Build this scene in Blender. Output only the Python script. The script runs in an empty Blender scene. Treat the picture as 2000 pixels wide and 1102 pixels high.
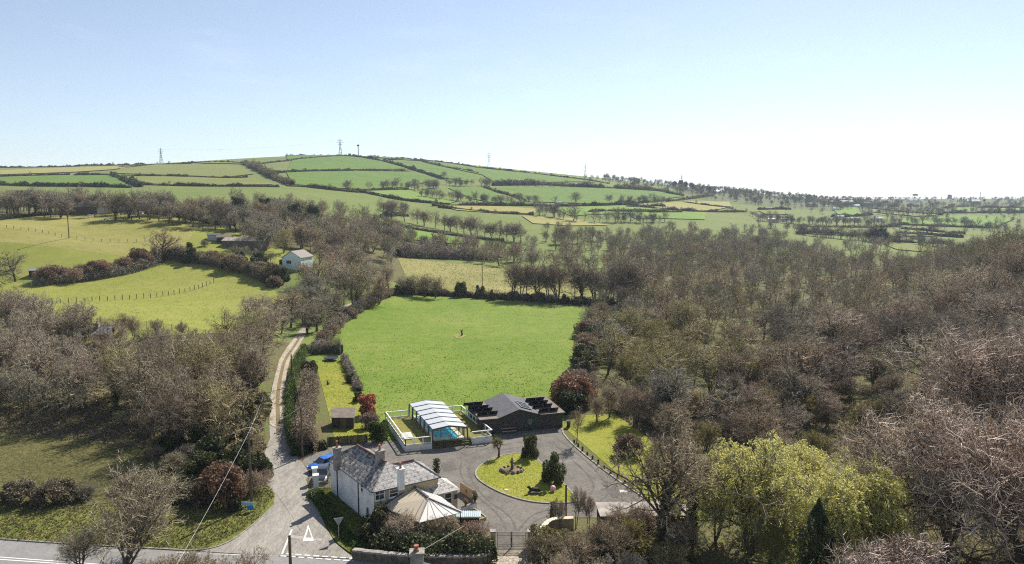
import bpy, math, random
import numpy as np
from mathutils import Vector, geometry
random.seed(7)
RNG = np.random.default_rng(11)
SC = bpy.context.scene
COL = SC.collection
R = math.radians

# ------------------------------------------------------------------ camera, sky, sun, exposure
CAM_H, PITCH, FPX = 34.0, R(6.6), 1351.0
cam_d = bpy.data.cameras.new("camera"); cam = bpy.data.objects.new("camera", cam_d); COL.objects.link(cam)
cam.location = (0, 0, CAM_H); cam.rotation_euler = (R(90) - PITCH, 0, 0)
cam_d.sensor_width = 36; cam_d.lens = FPX / 2000 * 36; cam_d.clip_start = 0.5; cam_d.clip_end = 20000
SC.camera = cam
SUN_AZ, SUN_EL = R(27), R(43)
world = bpy.data.worlds.new("World"); SC.world = world; world.use_nodes = True
_n = world.node_tree.nodes; _sky = _n.new("ShaderNodeTexSky"); _sky.sky_type = 'NISHITA'; _sky.sun_disc = False
_sky.sun_elevation = SUN_EL; _sky.sun_rotation = SUN_AZ
_sky.altitude = 100; _sky.air_density = 0.9; _sky.dust_density = .15; _sky.ozone_density = 1.8
_hs = _n.new("ShaderNodeHueSaturation"); _hs.inputs["Saturation"].default_value = .77; world.node_tree.links.new(_sky.outputs[0], _hs.inputs["Color"])
_tc = _n.new("ShaderNodeTexCoord"); _mp = _n.new("ShaderNodeMapping"); _mp.inputs["Scale"].default_value = (3.2, 3.2, 11); _no = _n.new("ShaderNodeTexNoise"); _no.inputs["Scale"].default_value = 2.1; _no.inputs["Detail"].default_value = 9; _no.inputs["Roughness"].default_value = .62
_L = world.node_tree.links.new; _L(_tc.outputs["Generated"], _mp.inputs["Vector"]); _L(_mp.outputs["Vector"], _no.inputs["Vector"]); _rp = _n.new("ShaderNodeValToRGB"); _rp.color_ramp.elements[0].position = .55; _rp.color_ramp.elements[1].position = .85; _rp.color_ramp.elements[1].color = (.13, .13, .13, 1); _L(_no.outputs["Fac"], _rp.inputs["Fac"])
_mx = _n.new("ShaderNodeMixRGB"); _L(_rp.outputs["Color"], _mx.inputs[0]); _L(_hs.outputs[0], _mx.inputs[1]); _mx.inputs[2].default_value = (9, 9.4, 9.8, 1); _L(_mx.outputs[0], _n["Background"].inputs[0]); _n["Background"].inputs[1].default_value = 0.084
sun_d = bpy.data.lights.new("sun", 'SUN'); sun = bpy.data.objects.new("sun", sun_d); COL.objects.link(sun)
sun_d.energy = 4.8; sun_d.angle = R(0.5); sun_d.color = (1, 0.935, 0.84)
SUN_DIR = Vector((math.sin(SUN_AZ) * math.cos(SUN_EL), math.cos(SUN_AZ) * math.cos(SUN_EL), math.sin(SUN_EL)))
sun.rotation_euler = (-SUN_DIR).to_track_quat('-Z', 'Y').to_euler(); sun.location = (40, 80, 120)
SC.view_settings.view_transform = 'Standard'; SC.view_settings.look = 'None'
SC.view_settings.exposure = 0.72; SC.view_settings.gamma = 1.0
SC.render.engine = 'CYCLES'; SC.cycles.use_denoising = False; SC.cycles.pixel_filter_type = 'BLACKMAN_HARRIS'; SC.cycles.filter_width = 1.15; SC.cycles.sample_clamp_indirect = 4
SC.cycles.max_bounces = 6; SC.cycles.diffuse_bounces = 4; SC.cycles.transparent_max_bounces = 12

# ------------------------------------------------------------------ terrain height
_cols = {
 -700: [(20,0),(62,0),(100,2),(150,8),(215,12),(250,28),(300,32),(400,36),(600,50),(750,61),(1200,92),(2000,90),(6000,70)],
 0: [(20,0),(62,0),(68,0),(100,1.2),(150,6.5),(185,7.5),(215,9.1),(232,17),(250,25.7),(268,28),(300,29),(400,33),(600,48),(750,61),(1200,92),(1400,92),(2000,84),(6000,70)],
 300: [(20,0),(66,0),(100,.8),(150,6.3),(200,6.5),(235,12.3),(250,16.4),(275,24.9),(300,29.4),(400,33),(500,42),(600,50),(700,59),(900,76),(1150,97),(1350,99),(2000,85),(6000,70)],
 600: [(20,0),(100,0),(150,0),(185,.5),(215,5.3),(240,12.8),(262,14.5),(300,19.6),(350,25),(400,29.6),(450,34.7),(500,39.4),(600,47),(750,63.7),(900,81),(1050,99.7),(1200,117),(1350,118),(2000,95),(6000,70)],
 800: [(20,0),(150,0),(235,.3),(260,2.2),(300,6.3),(330,8.4),(400,14.8),(430,17.2),(500,21),(570,27),(650,34),(700,41.5),(850,61.6),(1000,84.6),(1150,108),(1250,110),(2000,90),(6000,70)],
 1000: [(20,0),(150,0),(235,.2),(260,1.2),(300,1.8),(340,2.6),(400,6),(500,13.7),(570,21.5),(650,30),(750,39.5),(900,56.7),(1050,75.6),(1200,92),(1300,93),(2000,75),(6000,60)],
 1200: [(20,0),(130,0),(235,-.5),(300,-.5),(400,2),(500,6),(600,12),(700,25),(800,35),(950,54.5),(1150,69.7),(1250,76),(1400,76),(2000,60),(6000,55)],
 1400: [(20,0),(90,0),(150,-1.5),(200,-2),(300,-2),(400,-1),(500,2),(600,6),(700,12),(800,19),(900,27),(1050,37.7),(1300,57),(1500,59),(2000,52),(6000,50)],
 1700: [(20,1),(80,0),(100,-1),(150,-2),(200,-3),(300,-3),(500,0),(700,3),(800,7.4),(1000,19),(1300,29),(2000,40),(3000,46),(6000,55)],
 2000: [(20,4),(60,4),(100,8),(150,14),(200,19),(240,18),(300,12),(400,4),(500,2),(700,4),(800,8),(1000,19),(1300,29),(2000,40),(3000,49),(6000,62)],
 2600: [(20,9),(60,10),(100,15),(150,24),(200,32),(250,34),(300,30),(400,20),(600,12),(1000,24),(1300,34),(2000,44),(3000,56),(6000,70)],
}
_us = np.linspace(-1.4, 1.4, 281); _vs = np.linspace(math.log(20), math.log(6500), 260)
def _build_terrain():
    px = sorted(_cols); cu = np.array([(p - 1000) / FPX for p in px])
    rows = np.array([np.interp(_vs, np.log([a for a, b in _cols[p]]), [b for a, b in _cols[p]]) for p in px])
    g = np.array([np.interp(_us, cu, rows[:, j]) for j in range(len(_vs))])       # [v,u]
    def blur(a, s, ax):
        k = np.exp(-0.5 * (np.arange(-3 * s, 3 * s + 1) / s) ** 2); k /= k.sum()
        p = [(0, 0), (0, 0)]; p[ax] = (3 * s, 3 * s); a = np.pad(a, p, mode='edge')
        return np.apply_along_axis(lambda r: np.convolve(r, k, 'valid'), ax, a)
    return blur(blur(g, 5, 1), 2, 0)
_TG = _build_terrain()
def HT(x, y):
    x = np.asarray(x, float); y = np.asarray(y, float)
    yy = np.maximum(y, 20.0)
    u = x / (yy * .9934 + 3.9); v = np.log(np.minimum(yy, 6400))
    fu = np.clip((u - _us[0]) / (_us[1] - _us[0]), 0, len(_us) - 1.001); fv = np.clip((v - _vs[0]) / (_vs[1] - _vs[0]), 0, len(_vs) - 1.001)
    iu = fu.astype(int); iv = fv.astype(int); a = fu - iu; b = fv - iv
    z = (_TG[iv, iu] * (1 - a) + _TG[iv, iu + 1] * a) * (1 - b) + (_TG[iv + 1, iu] * (1 - a) + _TG[iv + 1, iu + 1] * a) * b
    return z
_c, _s = math.cos(PITCH), math.sin(PITCH)
def ray(px, py):
    a, b = (px - 1000) / FPX, (551 - py) / FPX
    return (a, _c + b * _s, -_s + b * _c)
def PZ(px, py, z=0.0):                     # the point at height z seen at that pixel of the photograph
    d = ray(px, py); t = (z - CAM_H) / d[2]
    return Vector((d[0] * t, d[1] * t, z))
_ys = np.exp(np.linspace(math.log(25), math.log(5500), 5000))
def AT(px, py):                            # first meeting of that ray with the terrain
    d = ray(px, py); t = _ys / d[1]
    h = HT(d[0] * t, _ys); z = CAM_H + d[2] * t
    k = np.argmax(z < h)
    if not (z < h).any(): k = np.argmin(z - h)
    return Vector((d[0] * t[k], _ys[k], float(h[k])))
def ATY(px, y):                            # ground point at forward distance y below pixel column px
    z = 0.0
    for _ in range(3):
        x = (px - 1000) / FPX * (y * _c - (z - CAM_H) * _s); z = float(HT(x, y))
    return Vector((x, y, z))
def PROJ(x, y, z):
    zc = y * _c - (z - CAM_H) * _s; yc = y * _s + (z - CAM_H) * _c
    return 1000 + FPX * x / zc, 551 - FPX * yc / zc
def Z1(X, Y): return (560 + X / 3.045, 740 + Y / 3.045)
def Z2(X, Y): return (X / 2.034, 560 + Y / 2.034)
def Z4(X, Y): return (1040 + X / 3.044, 740 + Y / 3.044)
def Z6(X, Y): return (X / 2.754, 280 + Y / 2.755)
def Z7(X, Y): return (560 + X / 2.703, 260 + Y / 2.703)
def Z8(X, Y): return (1200 + X / 2.5, 300 + Y / 2.5)
def ZH(X, Y): return (590 + X / 5.511, 840 + Y / 5.511)
def ZP(X, Y): return (740 + X / 5.263, 750 + Y / 5.263)

# ------------------------------------------------------------------ materials
def _nt(name):
    m = bpy.data.materials.new(name); m.use_nodes = True
    return m, m.node_tree.nodes, m.node_tree.links, m.node_tree.nodes["Principled BSDF"]
def c4(c): return (c[0], c[1], c[2], 1)
def ramp(n, stops):
    r = n.new("ShaderNodeValToRGB"); e = r.color_ramp.elements
    while len(e) < len(stops): e.new(0.5)
    for k, (p, c) in enumerate(stops): e[k].position = p; e[k].color = c4(c)
    return r
def mat(name, col, rough=.8, amt=.18, scale=1.5, spec=.3, metal=0, bump=0, bscale=20, detail=4):
    m, n, l, b = _nt(name)
    tc = n.new("ShaderNodeTexCoord"); no = n.new("ShaderNodeTexNoise"); no.inputs["Scale"].default_value = scale; no.inputs["Detail"].default_value = detail
    l.new(tc.outputs["Object"], no.inputs["Vector"])
    r = ramp(n, [(.3, [x * (1 - amt) for x in col]), (.7, [min(1, x * (1 + amt)) for x in col])]); l.new(no.outputs["Fac"], r.inputs["Fac"])
    l.new(r.outputs["Color"], b.inputs["Base Color"])
    b.inputs["Roughness"].default_value = rough; b.inputs["Metallic"].default_value = metal; b.inputs["Specular IOR Level"].default_value = spec
    if bump:
        n2 = n.new("ShaderNodeTexNoise"); n2.inputs["Scale"].default_value = bscale; l.new(tc.outputs["Object"], n2.inputs["Vector"])
        bp = n.new("ShaderNodeBump"); bp.inputs["Strength"].default_value = bump; bp.inputs["Distance"].default_value = .05
        l.new(n2.outputs["Fac"], bp.inputs["Height"]); l.new(bp.outputs["Normal"], b.inputs["Normal"])
    return m
def mat_ground(name, stops, scale=.05, scale2=.9, fine=.35, bump=.6, bdist=.15, stretch=None, spots=None):
    """grassy or earthy ground: large patches, medium mottling and fine speckle of the sward itself"""
    m, n, l, b = _nt(name)
    tc = n.new("ShaderNodeTexCoord"); vec = tc.outputs["Object"]
    if stretch:
        mp = n.new("ShaderNodeMapping"); mp.inputs["Scale"].default_value = stretch; mp.inputs["Rotation"].default_value = (0, 0, .3); l.new(vec, mp.inputs["Vector"]); vec = mp.outputs["Vector"]
    def noise(s, d=5, r=.6):
        q = n.new("ShaderNodeTexNoise"); q.inputs["Scale"].default_value = s; q.inputs["Detail"].default_value = d; q.inputs["Roughness"].default_value = r
        l.new(vec, q.inputs["Vector"]); return q.outputs["Fac"]
    a = noise(scale, 6); c = noise(scale2, 6, .7); f = noise(4.0, 4, .7)
    mx = n.new("ShaderNodeMath"); mx.operation = 'ADD'; l.new(a, mx.inputs[0]); l.new(c, mx.inputs[1])
    mh = n.new("ShaderNodeMath"); mh.operation = 'MULTIPLY'; mh.inputs[1].default_value = .5; l.new(mx.outputs[0], mh.inputs[0])
    r = ramp(n, stops); l.new(mh.outputs[0], r.inputs["Fac"])
    fr = ramp(n, [(.35, (1 - fine,) * 3), (.65, (1 + fine * .6,) * 3)]); l.new(f, fr.inputs["Fac"])
    mul = n.new("ShaderNodeMixRGB"); mul.blend_type = 'MULTIPLY'; mul.inputs[0].default_value = 1
    l.new(r.outputs["Color"], mul.inputs[1]); l.new(fr.outputs["Color"], mul.inputs[2])
    out = mul.outputs[0]
    if spots:
        s = noise(spots[0], 3, .5); sr = ramp(n, [(spots[1], (0, 0, 0)), (spots[1] + .06, (1, 1, 1))]); l.new(s, sr.inputs["Fac"])
        m2 = n.new("ShaderNodeMixRGB"); l.new(sr.outputs["Color"], m2.inputs[0]); l.new(out, m2.inputs[1]); m2.inputs[2].default_value = c4(spots[2]); out = m2.outputs[0]
    l.new(out, b.inputs["Base Color"]); b.inputs["Roughness"].default_value = .95; b.inputs["Specular IOR Level"].default_value = .1
    bp = n.new("ShaderNodeBump"); bp.inputs["Strength"].default_value = bump; bp.inputs["Distance"].default_value = bdist
    l.new(c, bp.inputs["Height"]); b2 = n.new("ShaderNodeBump"); b2.inputs["Strength"].default_value = bump; b2.inputs["Distance"].default_value = .06
    l.new(f, b2.inputs["Height"]); l.new(bp.outputs["Normal"], b2.inputs["Normal"]); l.new(b2.outputs["Normal"], b.inputs["Normal"])
    return m
def mat_leaf(name, stops, trans=.35, rough=.6, spec=.25, tint=False, attr=None):
    """leaves or twigs: every loose leaf or twig its own shade, every plant its own tint"""
    m, n, l, b = _nt(name)
    g = n.new("ShaderNodeNewGeometry"); r = ramp(n, stops); l.new(g.outputs["Random Per Island"], r.inputs["Fac"])
    out = r.outputs["Color"]
    mul = n.new("ShaderNodeMixRGB"); mul.blend_type = 'MULTIPLY'; mul.inputs[0].default_value = 1; l.new(out, mul.inputs[1])
    if attr:
        at = n.new("ShaderNodeAttribute"); at.attribute_name = attr; l.new(at.outputs["Color"], mul.inputs[2])
    else:
        oi = n.new("ShaderNodeObjectInfo"); l.new(oi.outputs["Color"], mul.inputs[2])
    out = mul.outputs[0]
    l.new(out, b.inputs["Base Color"]); b.inputs["Roughness"].default_value = rough; b.inputs["Specular IOR Level"].default_value = spec
    if trans:
        t = n.new("ShaderNodeBsdfTranslucent"); l.new(out, t.inputs["Color"]); ms = n.new("ShaderNodeMixShader"); ms.inputs[0].default_value = trans
        l.new(b.outputs[0], ms.inputs[1]); l.new(t.outputs[0], ms.inputs[2]); l.new(ms.outputs[0], n["Material Output"].inputs["Surface"])
    return m
def mat_slate(name, ca, cb, mort, lichen, bw=.45, rh=.22, lam=.52):
    m, n, l, b = _nt(name)
    tc = n.new("ShaderNodeTexCoord"); bt = n.new("ShaderNodeTexBrick"); bt.inputs["Scale"].default_value = 1
    bt.inputs["Brick Width"].default_value = bw; bt.inputs["Row Height"].default_value = rh; bt.inputs["Mortar Size"].default_value = .055; bt.inputs["Mortar Smooth"].default_value = .3
    bt.inputs["Color1"].default_value = c4(ca); bt.inputs["Color2"].default_value = c4(cb); bt.inputs["Mortar"].default_value = c4(mort)
    l.new(tc.outputs["UV"], bt.inputs["Vector"])
    no = n.new("ShaderNodeTexNoise"); no.inputs["Scale"].default_value = 2.2; no.inputs["Detail"].default_value = 8; no.inputs["Roughness"].default_value = .75; l.new(tc.outputs["UV"], no.inputs["Vector"])
    r = ramp(n, [(lam - .05, (0, 0, 0)), (lam + .06, (1, 1, 1))]); l.new(no.outputs["Fac"], r.inputs["Fac"])
    fm = n.new("ShaderNodeMath"); fm.operation = 'MULTIPLY'; fm.inputs[1].default_value = .75; l.new(r.outputs["Color"], fm.inputs[0])
    mx = n.new("ShaderNodeMixRGB"); l.new(fm.outputs[0], mx.inputs[0]); l.new(bt.outputs["Color"], mx.inputs[1]); mx.inputs[2].default_value = c4(lichen)
    l.new(mx.outputs[0], b.inputs["Base Color"]); b.inputs["Roughness"].default_value = .65
    bp = n.new("ShaderNodeBump"); bp.inputs["Strength"].default_value = .8; bp.inputs["Distance"].default_value = .03; bp.invert = True
    l.new(bt.outputs["Fac"], bp.inputs["Height"]); l.new(bp.outputs["Normal"], b.inputs["Normal"])
    return m
def mat_glass(name, col=(.75, .9, .88), alpha=.35, rough=.04):
    m, n, l, b = _nt(name)
    b.inputs["Base Color"].default_value = c4(col); b.inputs["Roughness"].default_value = rough; b.inputs["Specular IOR Level"].default_value = .6
    t = n.new("ShaderNodeBsdfTransparent"); t.inputs[0].default_value = (.93, .97, .97, 1); ms = n.new("ShaderNodeMixShader"); ms.inputs[0].default_value = alpha
    l.new(t.outputs[0], ms.inputs[1]); l.new(b.outputs[0], ms.inputs[2]); l.new(ms.outputs[0], n["Material Output"].inputs["Surface"])
    return m
MT = {}
def mats():
    M = MT
    G = lambda *a, **k: mat_ground(*a, **k)
    M['ground'] = G('ground_earth', [(.3, (.09, .10, .03)), (.45, (.15, .125, .065)), (.58, (.13, .15, .045)), (.75, (.2, .155, .09))], .06, .5, .4, .8)
    M['meadow'] = G('meadow', [(.3, (.12, .165, .04)), (.5, (.155, .195, .05)), (.7, (.22, .22, .08))], .02, .12, .25, .4, .3)
    M['paddock'] = G('paddock_grass', [(.3, (.10, .165, .02)), (.43, (.135, .205, .027)), (.52, (.165, .225, .035)), (.62, (.205, .245, .055)), (.72, (.26, .265, .085))], .035, .3, .26, .6, .12, spots=(.55, .66, (.12, .165, .03)))
    M['lawn'] = G('lawn_grass', [(.3, (.16, .19, .02)), (.5, (.24, .25, .035)), (.7, (.33, .31, .08))], .12, 1.4, .35, .6, .08)
    M['verge'] = G('verge_grass', [(.3, (.09, .10, .03)), (.5, (.155, .175, .04)), (.7, (.25, .235, .08))], .2, 1.6, .5, 1, .2)
    M['clearing'] = G('clearing_grass', [(.3, (.08, .075, .032)), (.5, (.13, .125, .045)), (.7, (.2, .172, .075))], .15, 1.0, .5, 1, .3)
    M['left_field'] = G('pasture_grass', [(.3, (.18, .205, .04)), (.5, (.235, .25, .052)), (.7, (.30, .29, .08))], .03, .3, .2, .4, .12)
    M['hill_pasture'] = G('hill_pasture', [(.3, (.17, .19, .035)), (.5, (.27, .255, .075)), (.7, (.36, .32, .12))], .03, .25, .25, .6, .2, stretch=(1, 2.2, 1))
    M['rough'] = G('rough_grass', [(.3, (.16, .17, .045)), (.5, (.26, .245, .085)), (.7, (.37, .325, .14))], .06, .5, .3, .8, .3)
    M['scrub'] = G('scrub_land', [(.3, (.085, .105, .045)), (.5, (.12, .14, .055)), (.7, (.16, .185, .065))], .02, .12, .3, .6, .3)
    M['field_a'] = G('field_green', [(.3, (.085, .155, .025)), (.5, (.115, .19, .032)), (.7, (.165, .225, .05))], .014, .1, .16, .3, .3, stretch=(1, 3, 1))
    M['asphalt_worn'] = G('worn_asphalt', [(.3, (.09, .083, .073)), (.5, (.135, .125, .11)), (.7, (.18, .165, .145))], .15, .9, .25, .3, .02)
    M['field_b'] = G('field_bright', [(.3, (.13, .21, .03)), (.5, (.16, .25, .045)), (.7, (.2, .27, .06))], .012, .08, .12, .2, .3, stretch=(1, 3, 1))
    M['field_c'] = G('field_straw', [(.3, (.23, .22, .06)), (.5, (.29, .27, .09)), (.7, (.34, .3, .12))], .012, .08, .12, .2, .3, stretch=(1, 3, 1))
    M['field_d'] = G('field_dull', [(.3, (.14, .165, .04)), (.5, (.18, .20, .055)), (.7, (.23, .225, .08))], .012, .08, .12, .2, .3, stretch=(1, 3, 1))
    M['asphalt'] = G('asphalt', [(.3, (.10, .094, .084)), (.45, (.16, .148, .13)), (.57, (.20, .184, .16)), (.72, (.29, .262, .225))], .13, .7, .28, .3, .02)
    M['road'] = G('road_asphalt', [(.3, (.2, .195, .188)), (.5, (.25, .243, .233)), (.7, (.31, .298, .28))], .12, .9, .12, .3, .02)
    M['lane'] = G('lane_asphalt', [(.3, (.19, .176, .153)), (.47, (.285, .264, .232)), (.6, (.35, .325, .282)), (.75, (.45, .415, .36))], .22, .8, .3, .4, .03, stretch=(2, .5, 1))
    M['gravel'] = G('gravel', [(.3, (.25, .21, .15)), (.5, (.38, .33, .26)), (.7, (.5, .45, .37))], .3, 2, .4, .8, .05)
    M['dirt'] = G('dirt', [(.3, (.13, .10, .055)), (.5, (.2, .155, .085)), (.7, (.27, .22, .12))], .3, 2, .4, .8, .05)
    M['bark'] = mat('bark', (.105, .085, .062), .95, .35, 3, .1, bump=.5, bscale=12)
    M['bark_pale'] = mat('pale_bark', (.16, .135, .105), .95, .35, 3, .1, bump=.5, bscale=12)
    M['twig'] = mat_leaf('twigs', [(0, (.065, .055, .041)), (.4, (.20, .173, .13)), (.7, (.41, .357, .275)), (1, (.80, .71, .57))], 0, .8, .15)
    M['twig_pale'] = mat_leaf('pale_twigs', [(0, (.07, .057, .042)), (.4, (.20, .165, .125)), (.62, (.52, .435, .355)), (1, (.84, .74, .64))], 0, .6, .3)
    M['twig_mass'] = mat_leaf('wood_twigs', [(0, (.095, .082, .062)), (.5, (.275, .239, .183)), (1, (.60, .53, .42))], 0, .85, .1, attr='tint')
    M['leaf_dark'] = mat_leaf('dark_leaves', [(0, (.025, .034, .013)), (.5, (.06, .075, .028)), (1, (.14, .155, .065))], .25)
    M['leaf_mid'] = mat_leaf('green_leaves', [(0, (.03, .055, .01)), (.5, (.075, .12, .02)), (1, (.16, .21, .05))], .4)
    M['leaf_willow'] = mat_leaf('willow_leaves', [(0, (.33, .33, .07)), (.5, (.56, .54, .16)), (1, (.76, .72, .32))], .5)
    M['leaf_brown'] = mat_leaf('brown_leaves', [(0, (.10, .078, .052)), (.5, (.225, .172, .115)), (1, (.38, .305, .215))], .3)
    M['leaf_olive'] = mat_leaf('olive_leaves', [(0, (.07, .065, .022)), (.5, (.15, .135, .05)), (1, (.27, .235, .10))], .35)
    M['petal_red'] = mat_leaf('red_flowers', [(0, (.15, .035, .02)), (.5, (.40, .10, .06)), (1, (.64, .33, .21))], .3)
    M['grass_blade'] = mat_leaf('grass_blades', [(0, (.10, .14, .02)), (.5, (.16, .21, .035)), (1, (.26, .28, .06))], .5)
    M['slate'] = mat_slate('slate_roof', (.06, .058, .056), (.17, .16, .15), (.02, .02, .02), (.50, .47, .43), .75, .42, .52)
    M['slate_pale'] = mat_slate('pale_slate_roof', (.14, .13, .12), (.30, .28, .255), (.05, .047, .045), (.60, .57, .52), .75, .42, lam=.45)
    M['tile_red'] = mat_slate('tile_roof', (.19, .14, .11), (.15, .115, .09), (.08, .065, .055), (.27, .23, .2), .3, .3, .6)
    M['white_wall'] = mat('white_render', (.74, .74, .73), .9, .16, .9, .2, bump=.4, bscale=9, detail=8)
    M['cream'] = mat('cream_render', (.47, .385, .25), .9, .12, 1.2, .2, bump=.3, bscale=9, detail=8)
    M['white'] = mat('white_paint', (.78, .78, .76), .5, .06, 3)
    M['grey_stone'] = mat('grey_stone', (.30, .275, .24), .95, .35, 2.5, .2, bump=.8, bscale=6)
    M['dark_stone'] = mat('dark_stone', (.13, .115, .095), .95, .4, 2.5, .2, bump=.8, bscale=6)
    M['terracotta'] = mat('terracotta', (.30, .12, .075), .8, .3, 5)
    M['ridge_tile'] = mat('ridge_tile', (.16, .085, .07), .85, .35, 5)
    M['black'] = mat('black_paint', (.018, .018, .02), .5, .2, 3)
    M['iron'] = mat('iron', (.22, .20, .18), .6, .25, 5, metal=.2)
    M['galv'] = mat('galvanised_steel', (.34, .35, .36), .5, .12, 4, metal=.4)
    M['pane'] = mat('window_glass', (.03, .035, .04), .08, .3, .8, .6)
    M['glass'] = mat_glass('clear_glass', (.62, .78, .74), .07)
    M['poly_roof'] = mat_leaf('white_polycarbonate', [(0, (.74, .77, .78)), (1, (.78, .80, .81))], .38, .25, .5)
    M['cons_roof'] = mat_leaf('cream_polycarbonate', [(0, (.66, .57, .43)), (1, (.72, .63, .48))], .3, .35, .5)
    M['cons_white'] = mat_leaf('white_polycarbonate_hip', [(0, (.80, .77, .72)), (1, (.84, .81, .76))], .2, .3, .5)
    M['alu'] = mat('dark_aluminium', (.06, .065, .07), .4, .15, 3, .5)
    M['timber'] = mat('weathered_timber', (.14, .105, .07), .9, .35, 4, .2)
    M['timber_dark'] = mat('dark_timber', (.062, .055, .04), .9, .4, 3, .15)
    M['timber_pale'] = mat('pale_timber', (.45, .36, .25), .85, .2, 4, .2)
    M['felt'] = mat('roofing_felt', (.125, .125, .13), .9, .14, 1.2, .2, bump=.3, bscale=30)
    M['felt_brown'] = mat('brown_roofing_felt', (.2, .165, .135), .9, .25, 1.4, .2)
    M['solar'] = mat('solar_glass', (.012, .014, .022), .15, .3, 6, .6)
    M['solar_back'] = mat('panel_backing', (.02, .021, .026), .6, .3, 6, .3)
    M['pool_tile'] = mat('pool_liner', (.08, .50, .66), .4, .12, 1.5, .4)
    M['pool_edge'] = mat('pool_surround', (.62, .54, .40), .8, .1, 2)
    M['deck'] = mat('deck_carpet', (.21, .19, .05), .95, .2, 1.4, .1, bump=.3, bscale=30)
    M['step_green'] = mat('mossy_steps', (.10, .095, .035), .95, .35, 2.5)
    m, n, l, b = _nt('pool_water'); b.inputs["Base Color"].default_value = (.12, .55, .68, 1); b.inputs["Roughness"].default_value = .03
    t = n.new("ShaderNodeBsdfTransparent"); t.inputs[0].default_value = (.55, .9, .95, 1); ms = n.new("ShaderNodeMixShader"); ms.inputs[0].default_value = .3
    l.new(t.outputs[0], ms.inputs[1]); l.new(b.outputs[0], ms.inputs[2]); l.new(ms.outputs[0], n["Material Output"].inputs["Surface"]); M['water'] = m
    M['car_blue'] = mat('blue_car_paint', (.012, .13, .50), .25, .05, 2, .6)
    M['car_dark'] = mat('dark_car_paint', (.035, .038, .055), .22, .08, 2, .7)
    M['tyre'] = mat('tyre_rubber', (.02, .02, .02), .9, .2, 9)
    M['rim'] = mat('wheel_rim', (.45, .45, .46), .3, .05, 9, metal=.7)
    M['lamp_glass'] = mat('headlight_glass', (.7, .7, .72), .1, .05, 9, .7)
    M['sign_blue'] = mat('blue_sign', (.02, .22, .70), .4, .05, 3)
    M['sign_pale'] = mat('pale_blue_sign', (.32, .50, .62), .4, .08, 3)
    M['pink'] = mat('pink_plastic', (.78, .42, .60), .4, .05, 3)
    M['cyan_sheet'] = mat('pale_blue_sheet', (.46, .54, .55), .5, .15, 3)
    M['render_green'] = mat('pale_green_render', (.62, .72, .68), .9, .06, 1)
    M['horse_white'] = mat('pale_coat', (.70, .66, .60), .8, .08, 4)
    M['rust'] = mat('stained_sheet', (.36, .315, .275), .8, .42, .9)
    m, n, l, b = _nt('piebald_coat'); tc = n.new("ShaderNodeTexCoord"); no = n.new("ShaderNodeTexNoise"); no.inputs["Scale"].default_value = 1.3; l.new(tc.outputs["Object"], no.inputs["Vector"])
    r = ramp(n, [(.5, (.7, .67, .62)), (.53, (.02, .018, .016))]); l.new(no.outputs["Fac"], r.inputs["Fac"]); l.new(r.outputs["Color"], b.inputs["Base Color"]); b.inputs["Roughness"].default_value = .8; M['horse_pied'] = m
mats()

# ------------------------------------------------------------------ object helpers
def tag(o, label=None, cat=None, group=None, kind=None):
    if label: o['label'] = label
    if cat: o['category'] = cat
    if group: o['group'] = group
    if kind: o['kind'] = kind
    return o
def empty(name, loc, label, cat, group=None):
    o = bpy.data.objects.new(name, None); o.empty_display_size = .3; COL.objects.link(o); o.location = loc
    return tag(o, label, cat, group)
def fast_mesh(name, V, F, mats_, mi=None, smooth=False, tint=None):
    V = np.asarray(V, np.float32); F = np.asarray(F, np.int32); k = F.shape[1]
    me = bpy.data.meshes.new(name); me.vertices.add(len(V)); me.vertices.foreach_set('co', V.ravel())
    me.loops.add(F.size); me.loops.foreach_set('vertex_index', F.ravel()); me.polygons.add(len(F))
    me.polygons.foreach_set('loop_start', np.arange(0, F.size, k, dtype=np.int32))
    me.polygons.foreach_set('loop_total', np.full(len(F), k, np.int32))
    for m in mats_: me.materials.append(m)
    if mi is not None: me.polygons.foreach_set('material_index', np.asarray(mi, np.int32))
    if smooth: me.polygons.foreach_set('use_smooth', np.ones(len(F), bool))
    if tint is not None:
        a = me.color_attributes.new('tint', 'FLOAT_COLOR', 'POINT'); a.data.foreach_set('color', np.asarray(tint, np.float32).ravel())
    me.update(calc_edges=True); return me
def put(name, me, parent=None, loc=(0, 0, 0), color=None):
    o = bpy.data.objects.new(name, me); COL.objects.link(o); o.location = loc
    if parent: o.parent = parent
    if color: o.color = c4(color)
    return o
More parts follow.
